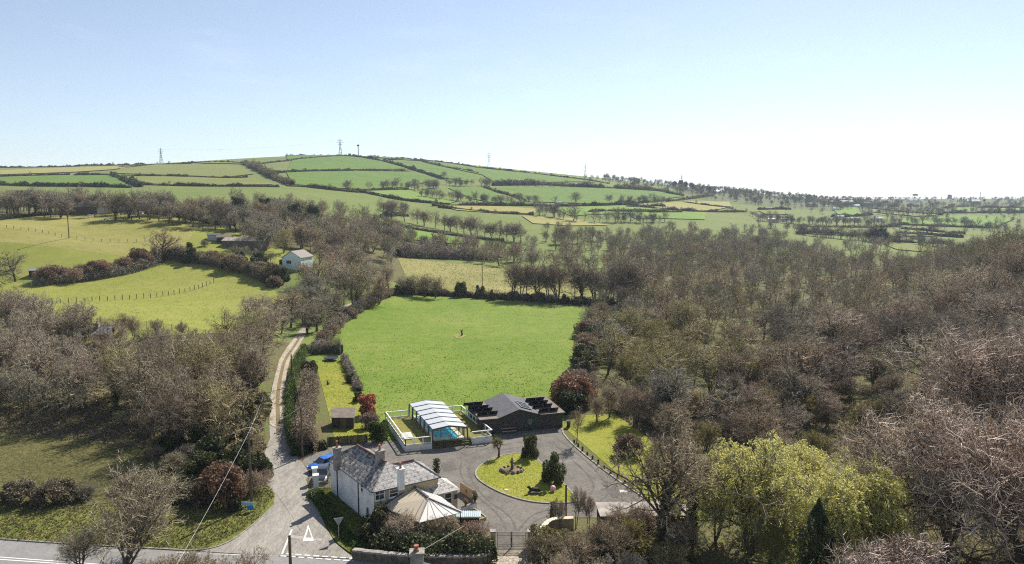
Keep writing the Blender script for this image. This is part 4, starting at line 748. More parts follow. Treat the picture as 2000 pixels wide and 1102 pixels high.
def balustrade(name_root, segs, z, h=1.0):
    for a, b in segs:
        t = (b - a).normalized(); L = (b - a).length; k = max(1, round(L / 1.25)); pr = MB()
        for j in range(k + 1): p = a + (b - a) * (j / k); pr.bar(V3(p, z), V3(p, z + h - .04), .12, .12)
        pr.bar(V3(a, z + h), V3(b, z + h), .16, .10); pr.bar(V3(a, z + .12), V3(b, z + .12), .08, .14); po = pr.build('railing', MT['white'], name_root)
        g = MB(); g.poly([V3(a + t * .06, z + .18), V3(b - t * .06, z + .18), V3(b - t * .06, z + h - .06), V3(a + t * .06, z + h - .06)]); g.build('glass_panel', MT['glass'], po)
def pool():
    FL, FR = PZ(791.3, 883), PZ(962.3, 864); BR, BL = V3(PZ(901.5, 792, 1.8), 0), V3(PZ(752.4, 805, 1.8), 0); Z = .8
    uX = (FR - FL).normalized(); nY = Vector((-uX.y, uX.x, 0)); W = (FR - FL).length
    eL, eR = V3(PZ(*ZP(550, 600), Z), 0), V3(PZ(*ZP(920, 572), Z), 0)
    s1, s2 = FL + uX * (W * .30), FL + uX * (W * .755); dn = 1.15
    s1i, s2i = s1 + nY * dn, s2 + nY * dn
    root = empty('pool_terrace', FL, 'raised white walled pool deck with white glazed railings and mossy steps', 'terrace')
    fp = [FL, s1, s1i, s2i, s2, FR, BR, BL]; w = MB()
    for a, c in zip(fp, fp[1:] + fp[:1]): w.poly([V3(a, -.1), V3(c, -.1), V3(c, Z), V3(a, Z)])
    w.build('retaining_wall', MT['white_wall'], root); d = MB(); d.poly([V3(p, Z + .003) for p in fp]); d.build('deck_surface', MT['deck'], root)
    st = MB()
    for k in range(3): a, c = s1 + uX * .01, s2 - uX * .01; y0 = k * .38; st.hexa([V3(a + nY * y0, -.05), V3(c + nY * y0, -.05), V3(s2i - uX * .01 - nY * .005, -.05), V3(s1i + uX * .01 - nY * .005, -.05)], [V3(a + nY * y0, .2 * (k + 1) + .1), V3(c + nY * y0, .2 * (k + 1) + .1), V3(s2i - uX * .01 - nY * .005, .2 * (k + 1) + .1), V3(s1i + uX * .01 - nY * .005, .2 * (k + 1) + .1)], 0)
    st.build('steps', MT['step_green'], root)
    ins = lambda p, a, b: p + uX * a + nY * b
    fl, s1r, s2r, fr, br, bl = ins(FL, .08, .08), ins(s1, -.06, .08), ins(s2, .06, .08), ins(FR, -.08, .08), ins(BR, -.08, -.08), ins(BL, .08, -.08)
    t1 = (eL - FL).dot(uX) / W; t2 = (eR - FL).dot(uX) / W
    balustrade(root, [(fl, s1r), (s2r, fr), (fr, br), (fl, bl), (bl, bl + (br - bl) * max(.15, t1 - .02)), (br + (bl - br) * max(.1, .95 - t2), br)], Z)
    # enclosure: six telescopic bays
    uE = (eR - eL).normalized(); wE = 5.0; eR = eL + uE * wE; nE = Vector((-uE.y, uE.x, 0)); far = V3(PZ(*ZP(318, 215), 2.6), 0); Lg = (far - eL).dot(nE); sk = uE * ((far - eL).dot(uE))
    enc = empty('pool_enclosure', V3(eL, Z), 'telescopic pool enclosure with white roof panels and clear glazed sides', 'pool enclosure')
    def prof(k, grow):
        o = eL + nE * (Lg * k) + sk * k; e = .10 + grow; g = grow
        P = lambda a, z: V3(o + uE * a, Z + z)
        return [P(-g, .02), P(e - g * 2, 1.78 + g), P(wE * .48, 2.16 + g), P(wE - e + g * 2, 1.78 + g), P(wE + g, .02)]
    nb = 6
    for i in range(nb):
        g0 = .035 * i; a, b = prof(i / nb, g0), prof((i + .985) / nb, g0); m = MB()
        for r in (a, b):
            for p, q in zip(r[:-1], r[1:]): m.bar(p, q, .13, .2)
        for j in (1, 3): m.bar(a[j], b[j], .06, .06)
        for j in (0, 4): m.bar(a[j], b[j], .07, .05)
        fr_ = m.build('frame', MT['alu'], enc); rp = MB()
        for j in (1, 2): p, q = (a[j], a[j + 1]), (b[j], b[j + 1]); u_ = UP * .03; rp.hexa([p[0] + u_, p[1] + u_, q[1] + u_, q[0] + u_], [p[0] + u_ * 2.2, p[1] + u_ * 2.2, q[1] + u_ * 2.2, q[0] + u_ * 2.2])
        rp.build('roof_panel', MT['poly_roof'], fr_); gp = MB()
        for j in (0, 3): gp.poly([a[j], b[j], b[j + 1], a[j + 1]])
        gp.build('side_glass', MT['glass'], fr_)
    a = prof(0, 0); fm = MB(); L = lambda p, q, k: p + (q - p) * k; top = lambda k: (L(a[1], a[2], (k - .02) / .46) if k < .48 else L(a[2], a[3], (k - .48) / .5))
    for k in (.24, .5, .74, .9): fm.bar(L(a[0], a[4], k), top(k), .06, .06)
    fm.bar(a[1] - UP * .15, a[3] - UP * .15, .05, .05); fm.bar(a[0], a[4], .08, .06); ff = fm.build('front_frame', MT['alu'], enc); g = MB(); g.poly([a[0], a[4], a[3], a[2], a[1]]); g.build('front_glass', MT['glass'], ff)
    bk = prof(1, .2); g = MB(); g.poly([bk[0], bk[4], bk[3], bk[2], bk[1]]); g.build('end_glass', MT['glass'], enc)
    # the pool
    pr = empty('swimming_pool', V3(eL + nE * 1 + uE * .6, Z), 'blue lined swimming pool with a pale surround, inside the enclosure', 'pool')
    c = lambda x, y, z: V3(eL + uE * x + nE * y + sk * (y / Lg), Z + z)
    s = MB()
    for x0, x1, y0, y1 in ((.35, .8, .5, Lg - .5), (wE - .95, wE - .35, .5, Lg - .5), (.8, wE - .95, .5, .95), (.8, wE - .95, Lg - 1, Lg - .5)): s.hexa([c(x0, y0, .01), c(x1, y0, .01), c(x1, y1, .01), c(x0, y1, .01)], [c(x0, y0, .2), c(x1, y0, .2), c(x1, y1, .2), c(x0, y1, .2)])
    s.build('surround', MT['pool_edge'], pr); MB().poly([c(.8, .95, .012), c(wE - .95, .95, .012), c(wE - .95, Lg - 1, .012), c(.8, Lg - 1, .012)]).build('liner', MT['pool_tile'], pr); MB().poly([c(.8, .95, .13), c(wE - .95, .95, .13), c(wE - .95, Lg - 1, .13), c(.8, Lg - 1, .13)]).build('water', MT['water'], pr)
    # lounger by the railing
    q = V3(PZ(*ZP(285, 530), Z + .25), 0); lo = empty('sun_lounger', V3(q, Z), 'white slatted lounger on the pool deck beside the railing', 'sun lounger'); m = MB()
    for k in range(5): p = q + nY * (k - 2) * .46; m.bar(V3(p - uX * .75, Z + .3), V3(p + uX * .75, Z + .3), .26, .05, up=UP)
    m.build('slats', MT['white'], lo); m = MB()
    for s_ in (-.6, .6): m.bar(V3(q - nY * 1.1 + uX * s_, Z + .24), V3(q + nY * 1.1 + uX * s_, Z + .24), .05, .06)
    m.build('side_rails', MT['white'], lo)
    for s_, y_ in ((-.6, -.9), (-.6, .9), (.6, -.9), (.6, .9)): p = q + uX * s_ + nY * y_; MB().bar(V3(p, Z + .004), V3(p, Z + .21), .05, .05).build('leg', MT['white'], lo)
pool()

def hall():
    FL, FR = PZ(*ZP(1050, 368), 2.36), PZ(1095, 835.5); FL.z = 0; u = (FR - FL).normalized(); n = Vector((-u.y, u.x, 0)); D = 8.8; W = (FR - FL).length + .3
    root = empty('timber_hall', FL, 'dark timber outbuilding with a low grey gable roof, flat wings and solar panels', 'outbuilding')
    P = lambda a, b, z: FL + u * a + n * b + UP * z
    pk = (onwall(1013.6, 799.8, FL, FR) - FL).dot(u); g0, g1 = pk - 3.0, pk + 3.1; ZW, ZG, ZP_ = 2.3, 2.42, 3.45
    w = MB(); w.hexa([P(0, 0, -.1), P(W, 0, -.1), P(W, D, -.1), P(0, D, -.1)], [P(0, 0, ZW), P(W, 0, ZW), P(W, D, ZW), P(0, D, ZW)]); w.poly([P(g0, -.004, ZW - .2), P(g1, -.004, ZW - .2), P(g1, -.004, ZG), P(pk, -.004, ZP_), P(g0, -.004, ZG)]); w.poly([P(g1, D + .004, ZW - .2), P(g0, D + .004, ZW - .2), P(g0, D + .004, ZG), P(pk, D + .004, ZP_), P(g1, D + .004, ZG)])
    wm = mat('dark_boards', (.066, .064, .056), .9, .35, 2.5, .15); w.build('wall', wm, root)
    r = MB(); e = .3
    for x0, x1, z0, z1 in ((g0 - .25, pk, ZG - .06, ZP_ + .04), (pk, g1 + .25, ZP_ + .04, ZG - .06)): r.hexa([P(x0, -e, z0 - .06), P(x1, -e, z1 - .06), P(x1, D + e, z1 - .06), P(x0, D + e, z0 - .06)], [P(x0, -e, z0 + .02), P(x1, -e, z1 + .02), P(x1, D + e, z1 + .02), P(x0, D + e, z0 + .02)])
    r.build('gable_roof', MT['felt'], root)
    f = MB()
    for x0, x1 in ((-.25, g0 - .26), (g1 + .26, W + .35)): f.hexa([P(x0, -.3, ZW + .004), P(x1, -.3, ZW + .004), P(x1, D + .2, ZW + .004), P(x0, D + .2, ZW + .004)], [P(x0, -.3, ZW + .12), P(x1, -.3, ZW + .12), P(x1, D + .2, ZW + .12), P(x0, D + .2, ZW + .12)])
    f.build('flat_roof', MT['felt_brown'], root); fa = MB(); fa.bar(P(-.28, -.33, ZW + .06), P(g0 - .2, -.33, ZW + .06), .04, .16, up=UP); fa.bar(P(g1 + .2, -.33, ZW + .06), P(W + .38, -.33, ZW + .06), .04, .16, up=UP); fa.bar(P(g0 - .28, -.33, ZG - .08), P(pk, -.33, ZP_ + .0), .04, .16, up=UP); fa.bar(P(pk, -.33, ZP_), P(g1 + .28, -.33, ZG - .08), .04, .16, up=UP); fa.build('fascia', MT['timber_dark'], root)
    dr = MB(); a0 = pk + 1.6; q = onwall(*ZP(1560, 380), FL, FR); a0 = (q - FL).dot(u)
    dr.hexa([P(a0 - 1.1, -.05, .02), P(a0 + 1.1, -.05, .02), P(a0 + 1.1, -.01, .02), P(a0 - 1.1, -.01, .02)], [P(a0 - 1.1, -.05, 2.1), P(a0 + 1.1, -.05, 2.1), P(a0 + 1.1, -.01, 2.1), P(a0 - 1.1, -.01, 2.1)]); do = dr.build('door', mat('dark_green_door', (.035, .06, .045), .7, .2, 2), root)
    h = MB(); h.bar(P(a0 - .05, -.09, .9), P(a0 - .05, -.09, 1.2), .04, .04); h.build('handle', MT['galv'], do)
    window(root, FL, FR, tuple(P(a0 - .15, -.05, 1.45)), .6, .5, (0, 1), sill=False, m='galv'); window(root, FL, FR, tuple(P(g0 + 1.0, -.004, 1.3)), .9, .6, (0, 1), sill=False, m='timber_dark')
    # tilted panels facing the sun, their backs to us
    for X, Y in ((970, 205), (1025, 240), (1065, 266), (1118, 302), (1605, 157), (1640, 190), (1682, 224), (1745, 267)):
        c = PZ(*ZP(X, Y), 2.72); hw = 1.55; lo_, hi = -.30, .30; m = MB(); A = lambda s, d, z: V3(c + u * s + n * d, c.z + z)
        m.hexa([A(-hw, .30, lo_), A(hw, .30, lo_), A(hw, -.26, hi), A(-hw, -.26, hi)], [A(-hw, .33, lo_ + .05), A(hw, .33, lo_ + .05), A(hw, -.23, hi + .05), A(-hw, -.23, hi + .05)]); po = m.build('solar_panel', MT['solar_back'], root)
        s = MB()
        for x in (-1.2, 0, 1.2): s.bar(A(x, -.24, hi - .02), A(x, -.24, lo_ - .02), .05, .05)
        s.build('stand', MT['alu'], po); d = MB(); d.box(tuple(A(0, -.20, hi - .28)), (.12, .06, .1), 0); d.build('junction_box', MT['white'], po)
    m = MB(); x0, x1 = pk + .75, pk + 2.45; zz = lambda x: ZP_ + .13 - (x - pk) * ((ZP_ + .1 - ZG) / (g1 + .25 - pk))
    m.hexa([P(x0, 1.2, zz(x0)), P(x1, 1.2, zz(x1)), P(x1, 4.6, zz(x1)), P(x0, 4.6, zz(x0))], [P(x0, 1.2, zz(x0) + .06), P(x1, 1.2, zz(x1) + .06), P(x1, 4.6, zz(x1) + .06), P(x0, 4.6, zz(x0) + .06)]); po = m.build('solar_panel', MT['solar'], root); s = MB()
    for b_ in (1.2, 2.35, 3.5, 4.6): s.bar(P(x0, b_, zz(x0) + .07), P(x1, b_, zz(x1) + .07), .06, .05)
    for x in (x0, x1): s.bar(P(x, 1.2, zz(x) + .07), P(x, 4.6, zz(x) + .07), .06, .05)
    s.build('frame', MT['galv'], po)
    c = V3(PZ(*ZP(1325, 500)), 0); pt = empty('picnic_table', c, 'pale wooden picnic table with benches outside the timber hall', 'picnic table'); Q = lambda a, b, z: c + u * a + n * b + UP * z; m = MB()
    for b_ in (-.3, -.1, .1, .3): m.bar(Q(-1.15, b_, .74), Q(1.15, b_, .74), .18, .05)
    m.build('table_top', MT['timber_pale'], pt)
    for b_ in (-.72, .72): MB().bar(Q(-1.1, b_, .44), Q(1.1, b_, .44), .26, .05).build('bench', MT['timber_pale'], pt)
    for a in (-.8, .8):
        m = MB(); m.bar(Q(a, -.2, .71), Q(a, -.7, 0), .09, .05); m.bar(Q(a, .2, .71), Q(a, .7, 0), .09, .05); m.bar(Q(a + .05, -.8, .4), Q(a + .05, .8, .4), .05, .08); m.build('leg', MT['timber'], pt)
    c = V3(P(W + .9, -.2, 0), 0); bn = empty('wheelie_bin', c, 'dark wheeled rubbish bin at the end wall of the timber hall', 'bin'); MB().hexa([(c.x - .22, c.y - .25, .06), (c.x + .22, c.y - .25, .06), (c.x + .22, c.y + .25, .06), (c.x - .22, c.y + .25, .06)], [(c.x - .29, c.y - .34, 1), (c.x + .29, c.y - .34, 1), (c.x + .29, c.y + .34, 1), (c.x - .29, c.y + .34, 1)]).build('bin_body', MT['black'], bn); MB().box((c.x, c.y, 1.005), (.64, .76, .07)).build('lid', MT['black'], bn)
    for s_ in (-.25, .25): MB().tube([(c.x + s_ - .03, c.y + .28, .1), (c.x + s_ + .03, c.y + .28, .1)], .1, 10).build('wheel', MT['tyre'], bn)
    # bicycle leaning on the end of the pool deck
    c = V3(PZ(*ZP(1195, 590)), 0); bk = empty('bicycle', c, 'small dark bicycle leaning at the corner of the white pool deck wall', 'bicycle'); q = lambda a, z: c + Vector((.25, .95, 0)).normalized() * a + UP * z
    for a in (-.5, .5):
        m = MB(); m.tube([q(a + .32 * math.cos(t), .33 + .32 * math.sin(t)) for t in np.linspace(0, 6.28, 19)], .022, 5); m.build('wheel', MT['tyre'], bk)
    m = MB(); [m.tube([q(*x), q(*y)], .02, 5) for x, y in (((-.5, .33), (-.15, .8)), ((-.15, .8), (.4, .85)), ((-.5, .33), (-.05, .3)), ((-.05, .3), (.4, .85)), ((-.05, .3), (-.18, .9)), ((.5, .33), (.38, .98)))]; m.build('frame', MT['black'], bk); MB().box(tuple(q(-.18, .9)), (.12, .26, .06)).build('saddle', MT['black'], bk); MB().tube([q(.38, .98) + Vector((-.25, .06, 0)), q(.38, .98) + Vector((.25, -.06, 0))], .018, 5).build('handlebar', MT['black'], bk)
    return u, n
HU, HN = hall()

def car(name, loc, ang, paint, label, L=4.1, W=1.74, Hh=1.48, est=False):
    root = empty(name, loc, label, 'car'); ca, sa = math.cos(ang), math.sin(ang)
    T = lambda x, y, z: Vector((loc[0] + x * ca - y * sa, loc[1] + x * sa + y * ca, loc[2] + z))
    xs = [-.5, -.485, -.40, -.25, 0, .2, .32, .42, .485, .5]; zb = [.42, .3, .26, .24, .24, .24, .25, .27, .32, .42]; zt = [.62, .86, .93, .95, .95, .95, .90, .84, .72, .58]; ws = [.70, .88, .96, 1, 1, 1, .99, .95, .86, .68]
    b = MB(); n = len(xs); k = 0
    for x, z0, z1, w in zip(xs, zb, zt, ws):
        w *= W / 2; b.v += [T(x * L, -w * .92, z0), T(x * L, -w, (z0 + z1) / 2), T(x * L, -w * .9, z1 - .02), T(x * L, -w * .6, z1 + .02), T(x * L, w * .6, z1 + .02), T(x * L, w * .9, z1 - .02), T(x * L, w, (z0 + z1) / 2), T(x * L, w * .92, z0)]
    for i in range(n - 1):
        for j in range(8): b.f.append([i * 8 + j, i * 8 + (j + 1) % 8, i * 8 + 8 + (j + 1) % 8, i * 8 + 8 + j]); b.m.append(0)
    b.f += [list(range(8))[::-1], [(n - 1) * 8 + j for j in range(8)]]; b.m += [0, 0]; b.build('body', paint, root, smooth=True)
    c = MB(); s = [(-.46 if est else -.44, .93, .78), (-.38, Hh - .08, .66), (-.1, Hh, .66), (.06, Hh - .04, .66), (.24, .94, .80)]
    for x, z, w in s: c.v += [T(x * L, -w * W / 2, z), T(x * L, w * W / 2, z)]
    c.v += [T(-.43 * L, -.82 * W / 2, .92), T(-.43 * L, .82 * W / 2, .92), T(.23 * L, -.82 * W / 2, .92), T(.23 * L, .82 * W / 2, .92)]
    c.f = [[2, 4, 5, 3], [4, 6, 7, 5], [0, 2, 3, 1], [6, 8, 9, 7], [0, 10, 12, 8, 6, 4, 2], [1, 3, 5, 7, 9, 13, 11]]; c.m = [0, 0, 1, 1, 1, 1]; cb = c.build('cabin', [paint, MT['pane']], root)
    p = MB()
    for y in (-1, 1):
        p.bar(T(.06 * L, y * .665 * W / 2, Hh - .03), T(.245 * L, y * .81 * W / 2, .94), .06, .05); p.bar(T(-.14 * L, y * .68 * W / 2, Hh - .02), T(-.12 * L, y * .85 * W / 2, .93), .07, .04); p.bar(T(-.38 * L, y * .67 * W / 2, Hh - .09), T(-.45 * L, y * .8 * W / 2, .93), .1, .05); p.bar(T(-.38 * L, y * .67 * W / 2, Hh - .06), T(.06 * L, y * .67 * W / 2, Hh - .01), .05, .05)
    p.build('pillars', paint, root)
    for x in (-.32, .31):
        for y in (-1, 1):
            wv = T(x * L, y * (W / 2 - .1), .31); wo = T(x * L, y * (W / 2 + .015), .31); t = MB().tube([wv, wo], .31, 16).build('wheel', MT['tyre'], root); MB().tube([wo - (wo - wv) * .05, wo + (wo - wv) * .06], .19, 12).build('rim', MT['rim'], t)
    for y in (-1, 1):
        hl = MB(); hl.hexa([T(.455 * L, y * .56 * W / 2, .62), T(.455 * L, y * .86 * W / 2, .64), T(.44 * L, y * .9 * W / 2, .78), T(.46 * L, y * .58 * W / 2, .76)], [T(.503 * L, y * .52 * W / 2, .60), T(.492 * L, y * .84 * W / 2, .62), T(.472 * L, y * .86 * W / 2, .79), T(.486 * L, y * .56 * W / 2, .77)]); hl.build('headlight', MT['lamp_glass'], root)
        MB().box(tuple(T(.2 * L, y * (W / 2 + .07), .9)), (.12, .18, .13), ang).build('wing_mirror', paint, root)
    MB().hexa([T(.49 * L, -.4, .36), T(.49 * L, .4, .36), T(.49 * L, .4, .5), T(.49 * L, -.4, .5)], [T(.507 * L, -.4, .36), T(.507 * L, .4, .36), T(.5075 * L, .4, .5), T(.5075 * L, -.4, .5)]).build('grille', MT['black'], root)
    MB().box(tuple(T(.508 * L, 0, .5)), (.02, .5, .11), ang).build('number_plate', MT['white'], root)
    return root
car('parked_car', V3(PZ(630, 937), .05), R(-83), MT['car_dark'], 'dark grey hatchback facing the road between the white gate pillar and the cottage')
car('parked_car', V3(PZ(633, 916), .05), R(-128), MT['car_blue'], 'bright blue car parked behind the dark hatchback at the end of the cottage', L=4.3, est=True)
def gate_pillars():
    p = V3(PZ(*ZH(152, 640)), 0); q = V3(PZ(*ZH(132, 590)), 0) + Vector((-.05, .5, 0))
    for c, h, lab in ((p, 1.75, 'square white gate pillar with a flat cap beside the small railing by the lane'), (q, 1.9, 'pale white gate post standing just behind the capped pillar by the lane')):
        o = empty('gate_pillar', c, lab, 'gate pillar', 'white pillars by the lane'); MB().box((c.x, c.y, 0), (.58, .58, h), .3).build('shaft', MT['white_wall'], o); MB().box((c.x, c.y, h + .003), (.72, .72, .1), .3).build('cap', MT['white_wall'], o)
    b = V3(PZ(*ZH(302, 640)), 0); a = p + Vector((.4, .1, 0)); o = empty('garden_gate', a, 'low grey iron railing gate between the white pillar and the cottage wall', 'gate'); m = MB()
    for z in (.15, .9): m.bar(V3(a, z), V3(b, z), .04, .04)
    m.build('rails', MT['iron'], o); m = MB(); k = 16
    for j in range(k + 1): r = a + (b - a) * (j / k); m.bar(V3(r, .06), V3(r, 1.0), .022, .022)
    m.build('bars', MT['iron'], o)
gate_pillars()
def drive_gate():
    A, B = V3(PZ(970, 1071), 0), V3(PZ(1028, 1071), 0); u = (B - A).normalized(); o = empty('drive_gate', A, 'wide grey steel bar gate across the foot of the drive', 'gate'); m = MB(); mid = (A + B) / 2
    for z in (.18, .45, 1.35, 1.7): m.bar(V3(A + u * .05, z), V3(B - u * .05, z), .05, .05)
    for p in (A + u * .05, mid - u * .04, mid + u * .04, B - u * .05): m.bar(V3(p, .1), V3(p, 1.75), .07, .07)
    m.build('gate_frame', MT['iron'], o); m = MB(); k = 34
    for j in range(1, k): p = A + (B - A) * (j / k); m.bar(V3(p, .15), V3(p, 1.72), .022, .022)
    m.build('bars', MT['iron'], o); MB().box(tuple(V3(mid, .85)), (.16, .1, .2)).build('latch', MT['black'], o)
    for p, lab in ((A - u * .35, 'cream stone gatepost at the hedge end of the steel drive gate'), (B + u * .38, 'grey rendered gatepost with a dark letter slot beside the curved wall')):
        q = empty('gatepost', p, lab, 'gatepost', 'posts of the drive gate'); MB().box((p.x, p.y, -.05), (.5, .5, 1.8), .05).build('post', MT['cream' if p.x < mid.x else 'grey_stone'], q); MB().box((p.x, p.y, 1.755), (.6, .6, .1), .05).build('cap', MT['grey_stone'], q)
        if p.x > mid.x: MB().box((p.x, p.y - .262, 1.2), (.3, .02, .22), .05).build('letter_slot', MT['black'], q)
    w = [V3(p, 0) for p in smooth_open([tuple((B + u * .75)[:2]), tuple(PZ(1060, 1052)[:2]), tuple(PZ(1075, 1034)[:2]), tuple(PZ(1120, 1033)[:2])], 2)]
    o = empty('entrance_wall', w[0], 'curved pale stone wall sweeping in from the drive gate', 'wall'); m = MB(); c = MB()
    for a, b in zip(w[:-1], w[1:]): m.bar(a + UP * .55, b + UP * .55, .35, 1.2, up=UP); c.bar(a + UP * 1.2, b + UP * 1.2, .55, .1, up=UP)
    m.build('wall_body', MT['cream'], o); c.build('coping', MT['pool_edge'], o)
    pts = smooth_open([tuple(PZ(*p)[:2]) for p in ((690, 1092), (740, 1098), (800, 1103), (880, 1105), (945, 1104), (957, 1098), (958, 1085))], 2); o = empty('roadside_wall', V3(pts[0], 0), 'mossy dark stone wall along the main road below the bushes', 'wall'); m = MB(); c = MB()
    for i in range(len(pts) - 1): a, b = V3(pts[i], .45), V3(pts[i + 1], .45); m.bar(a, b, .45, .9, up=UP); c.bar(a + UP * .5, b + UP * .5, .52, .14 + .03 * (i % 3), up=UP)
    m.build('wall_body', MT['dark_stone'], o); c.build('coping', MT['grey_stone'], o)
drive_gate()
def near_roof():
    x, y = PZ(806, 1079, 6.9)[:2]; o = empty('roadside_house', (x, y, 0), 'roof peak and chimney of a grey house at the bottom edge', 'house'); ang = R(64)
    F = lambda a, b, z: Vector((x + a * math.cos(ang) - b * math.sin(ang), y + a * math.sin(ang) + b * math.cos(ang), z)); L_ = 7
    MB().hexa([F(-2.9, -L_, -.2), F(2.9, -L_, -.2), F(2.9, .3, -.2), F(-2.9, .3, -.2)], [F(-2.9, -L_, 4.2), F(2.9, -L_, 4.2), F(2.9, .3, 4.2), F(-2.9, .3, 4.2)]).build('wall', MT['grey_stone'], o)
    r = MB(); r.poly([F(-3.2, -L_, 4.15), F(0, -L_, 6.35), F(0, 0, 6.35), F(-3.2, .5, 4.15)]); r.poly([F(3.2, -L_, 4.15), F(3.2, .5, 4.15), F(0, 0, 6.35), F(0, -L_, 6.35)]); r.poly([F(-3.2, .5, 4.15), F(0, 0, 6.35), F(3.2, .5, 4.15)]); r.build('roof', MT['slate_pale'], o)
    c = F(0, -.4, 0); st = MB(); st.box((c.x, c.y, 5.2), (1.0, .8, 1.75), ang - R(64) + .12); st.box((c.x, c.y, 6.955), (1.16, .95, .16), .12); s = st.build('chimney', MT['grey_stone'], o); p = MB(); p.lathe((c.x - .05, c.y, 7.12), [(.24, 0), (.22, .12), (.15, .15), (.15, .32), (.2, .36), (.2, .46)], 12); p.build('chimney_pot', MT['terracotta'], s)
    MB().tube([(c.x + .3, c.y, 7.1), tuple(PZ(905, 1028, 6.3))], .018, 4).build('overhead_cable', MT['galv'], o)
    return c
near_roof()
def shed(name, poly, h0, h1, label, wall, roof, cat='shed', z=0.0, over=.2):
    """low building on that footprint; the roof slopes up from the first edge (h0) to the third (h1)"""
    P = [Vector((p[0], p[1], 0)) for p in poly]; c = sum(P, Vector()) / 4; o = empty(name, V3(c, z), label, cat); hs = [h0, h0, h1, h1]; m = MB(); m.hexa([V3(p, z - .3) for p in P], [V3(p, z + h) for p, h in zip(P, hs)]); m.build('wall', wall, o)
    q = [p + (p - c).normalized() * over for p in P]; MB().hexa([V3(p, z + h + .005) for p, h in zip(q, hs)], [V3(p, z + h + .1) for p, h in zip(q, hs)]).build('roof', roof, o); return o, P, hs
def gable_house(name, c, ang, w, d, h, rh, wall, roof, label, cat='house', chim=0, wins=0, over=.3):
    x, y, z = c; o = empty(name, (x, y, z), label, cat); F = lambda a, b, q: Vector((x + a * math.cos(ang) - b * math.sin(ang), y + a * math.sin(ang) + b * math.cos(ang), z + q)); W, D = w / 2, d / 2
    m = MB(); m.hexa([F(-W, -D, -1.2), F(W, -D, -1.2), F(W, D, -1.2), F(-W, D, -1.2)], [F(-W, -D, h), F(W, -D, h), F(W, D, h), F(-W, D, h)]); m.poly([F(-W, -D, h), F(-W, 0, h + rh), F(-W, D, h)]); m.poly([F(W, -D, h), F(W, D, h), F(W, 0, h + rh)]); m.build('wall', wall, o)
    r = MB(); e, k = over, over * rh / D
    for s in (-1, 1): r.hexa([F(-W - e, s * (D + e), h - k), F(W + e, s * (D + e), h - k), F(W + e, 0, h + rh + .02), F(-W - e, 0, h + rh + .02)], [F(-W - e, s * (D + e), h - k + .12), F(W + e, s * (D + e), h - k + .12), F(W + e, 0, h + rh + .14), F(-W - e, 0, h + rh + .14)])
    r.build('roof', roof, o)
    for i in range(chim): p = F((W - .6) * (1 if i else -1), 0, h + rh - .1); chimney(o, tuple(p), .7, .6, .9, ang, pot_h=.4)
    for i in range(wins):
        a = -W + w * (i + .5) / wins
        window(o, F(-W, -D, 0), F(W, -D, 0), tuple(F(a, -D, h * .55)), min(1.2, w / wins * .5), 1.1, (0, 1))
    return o, F
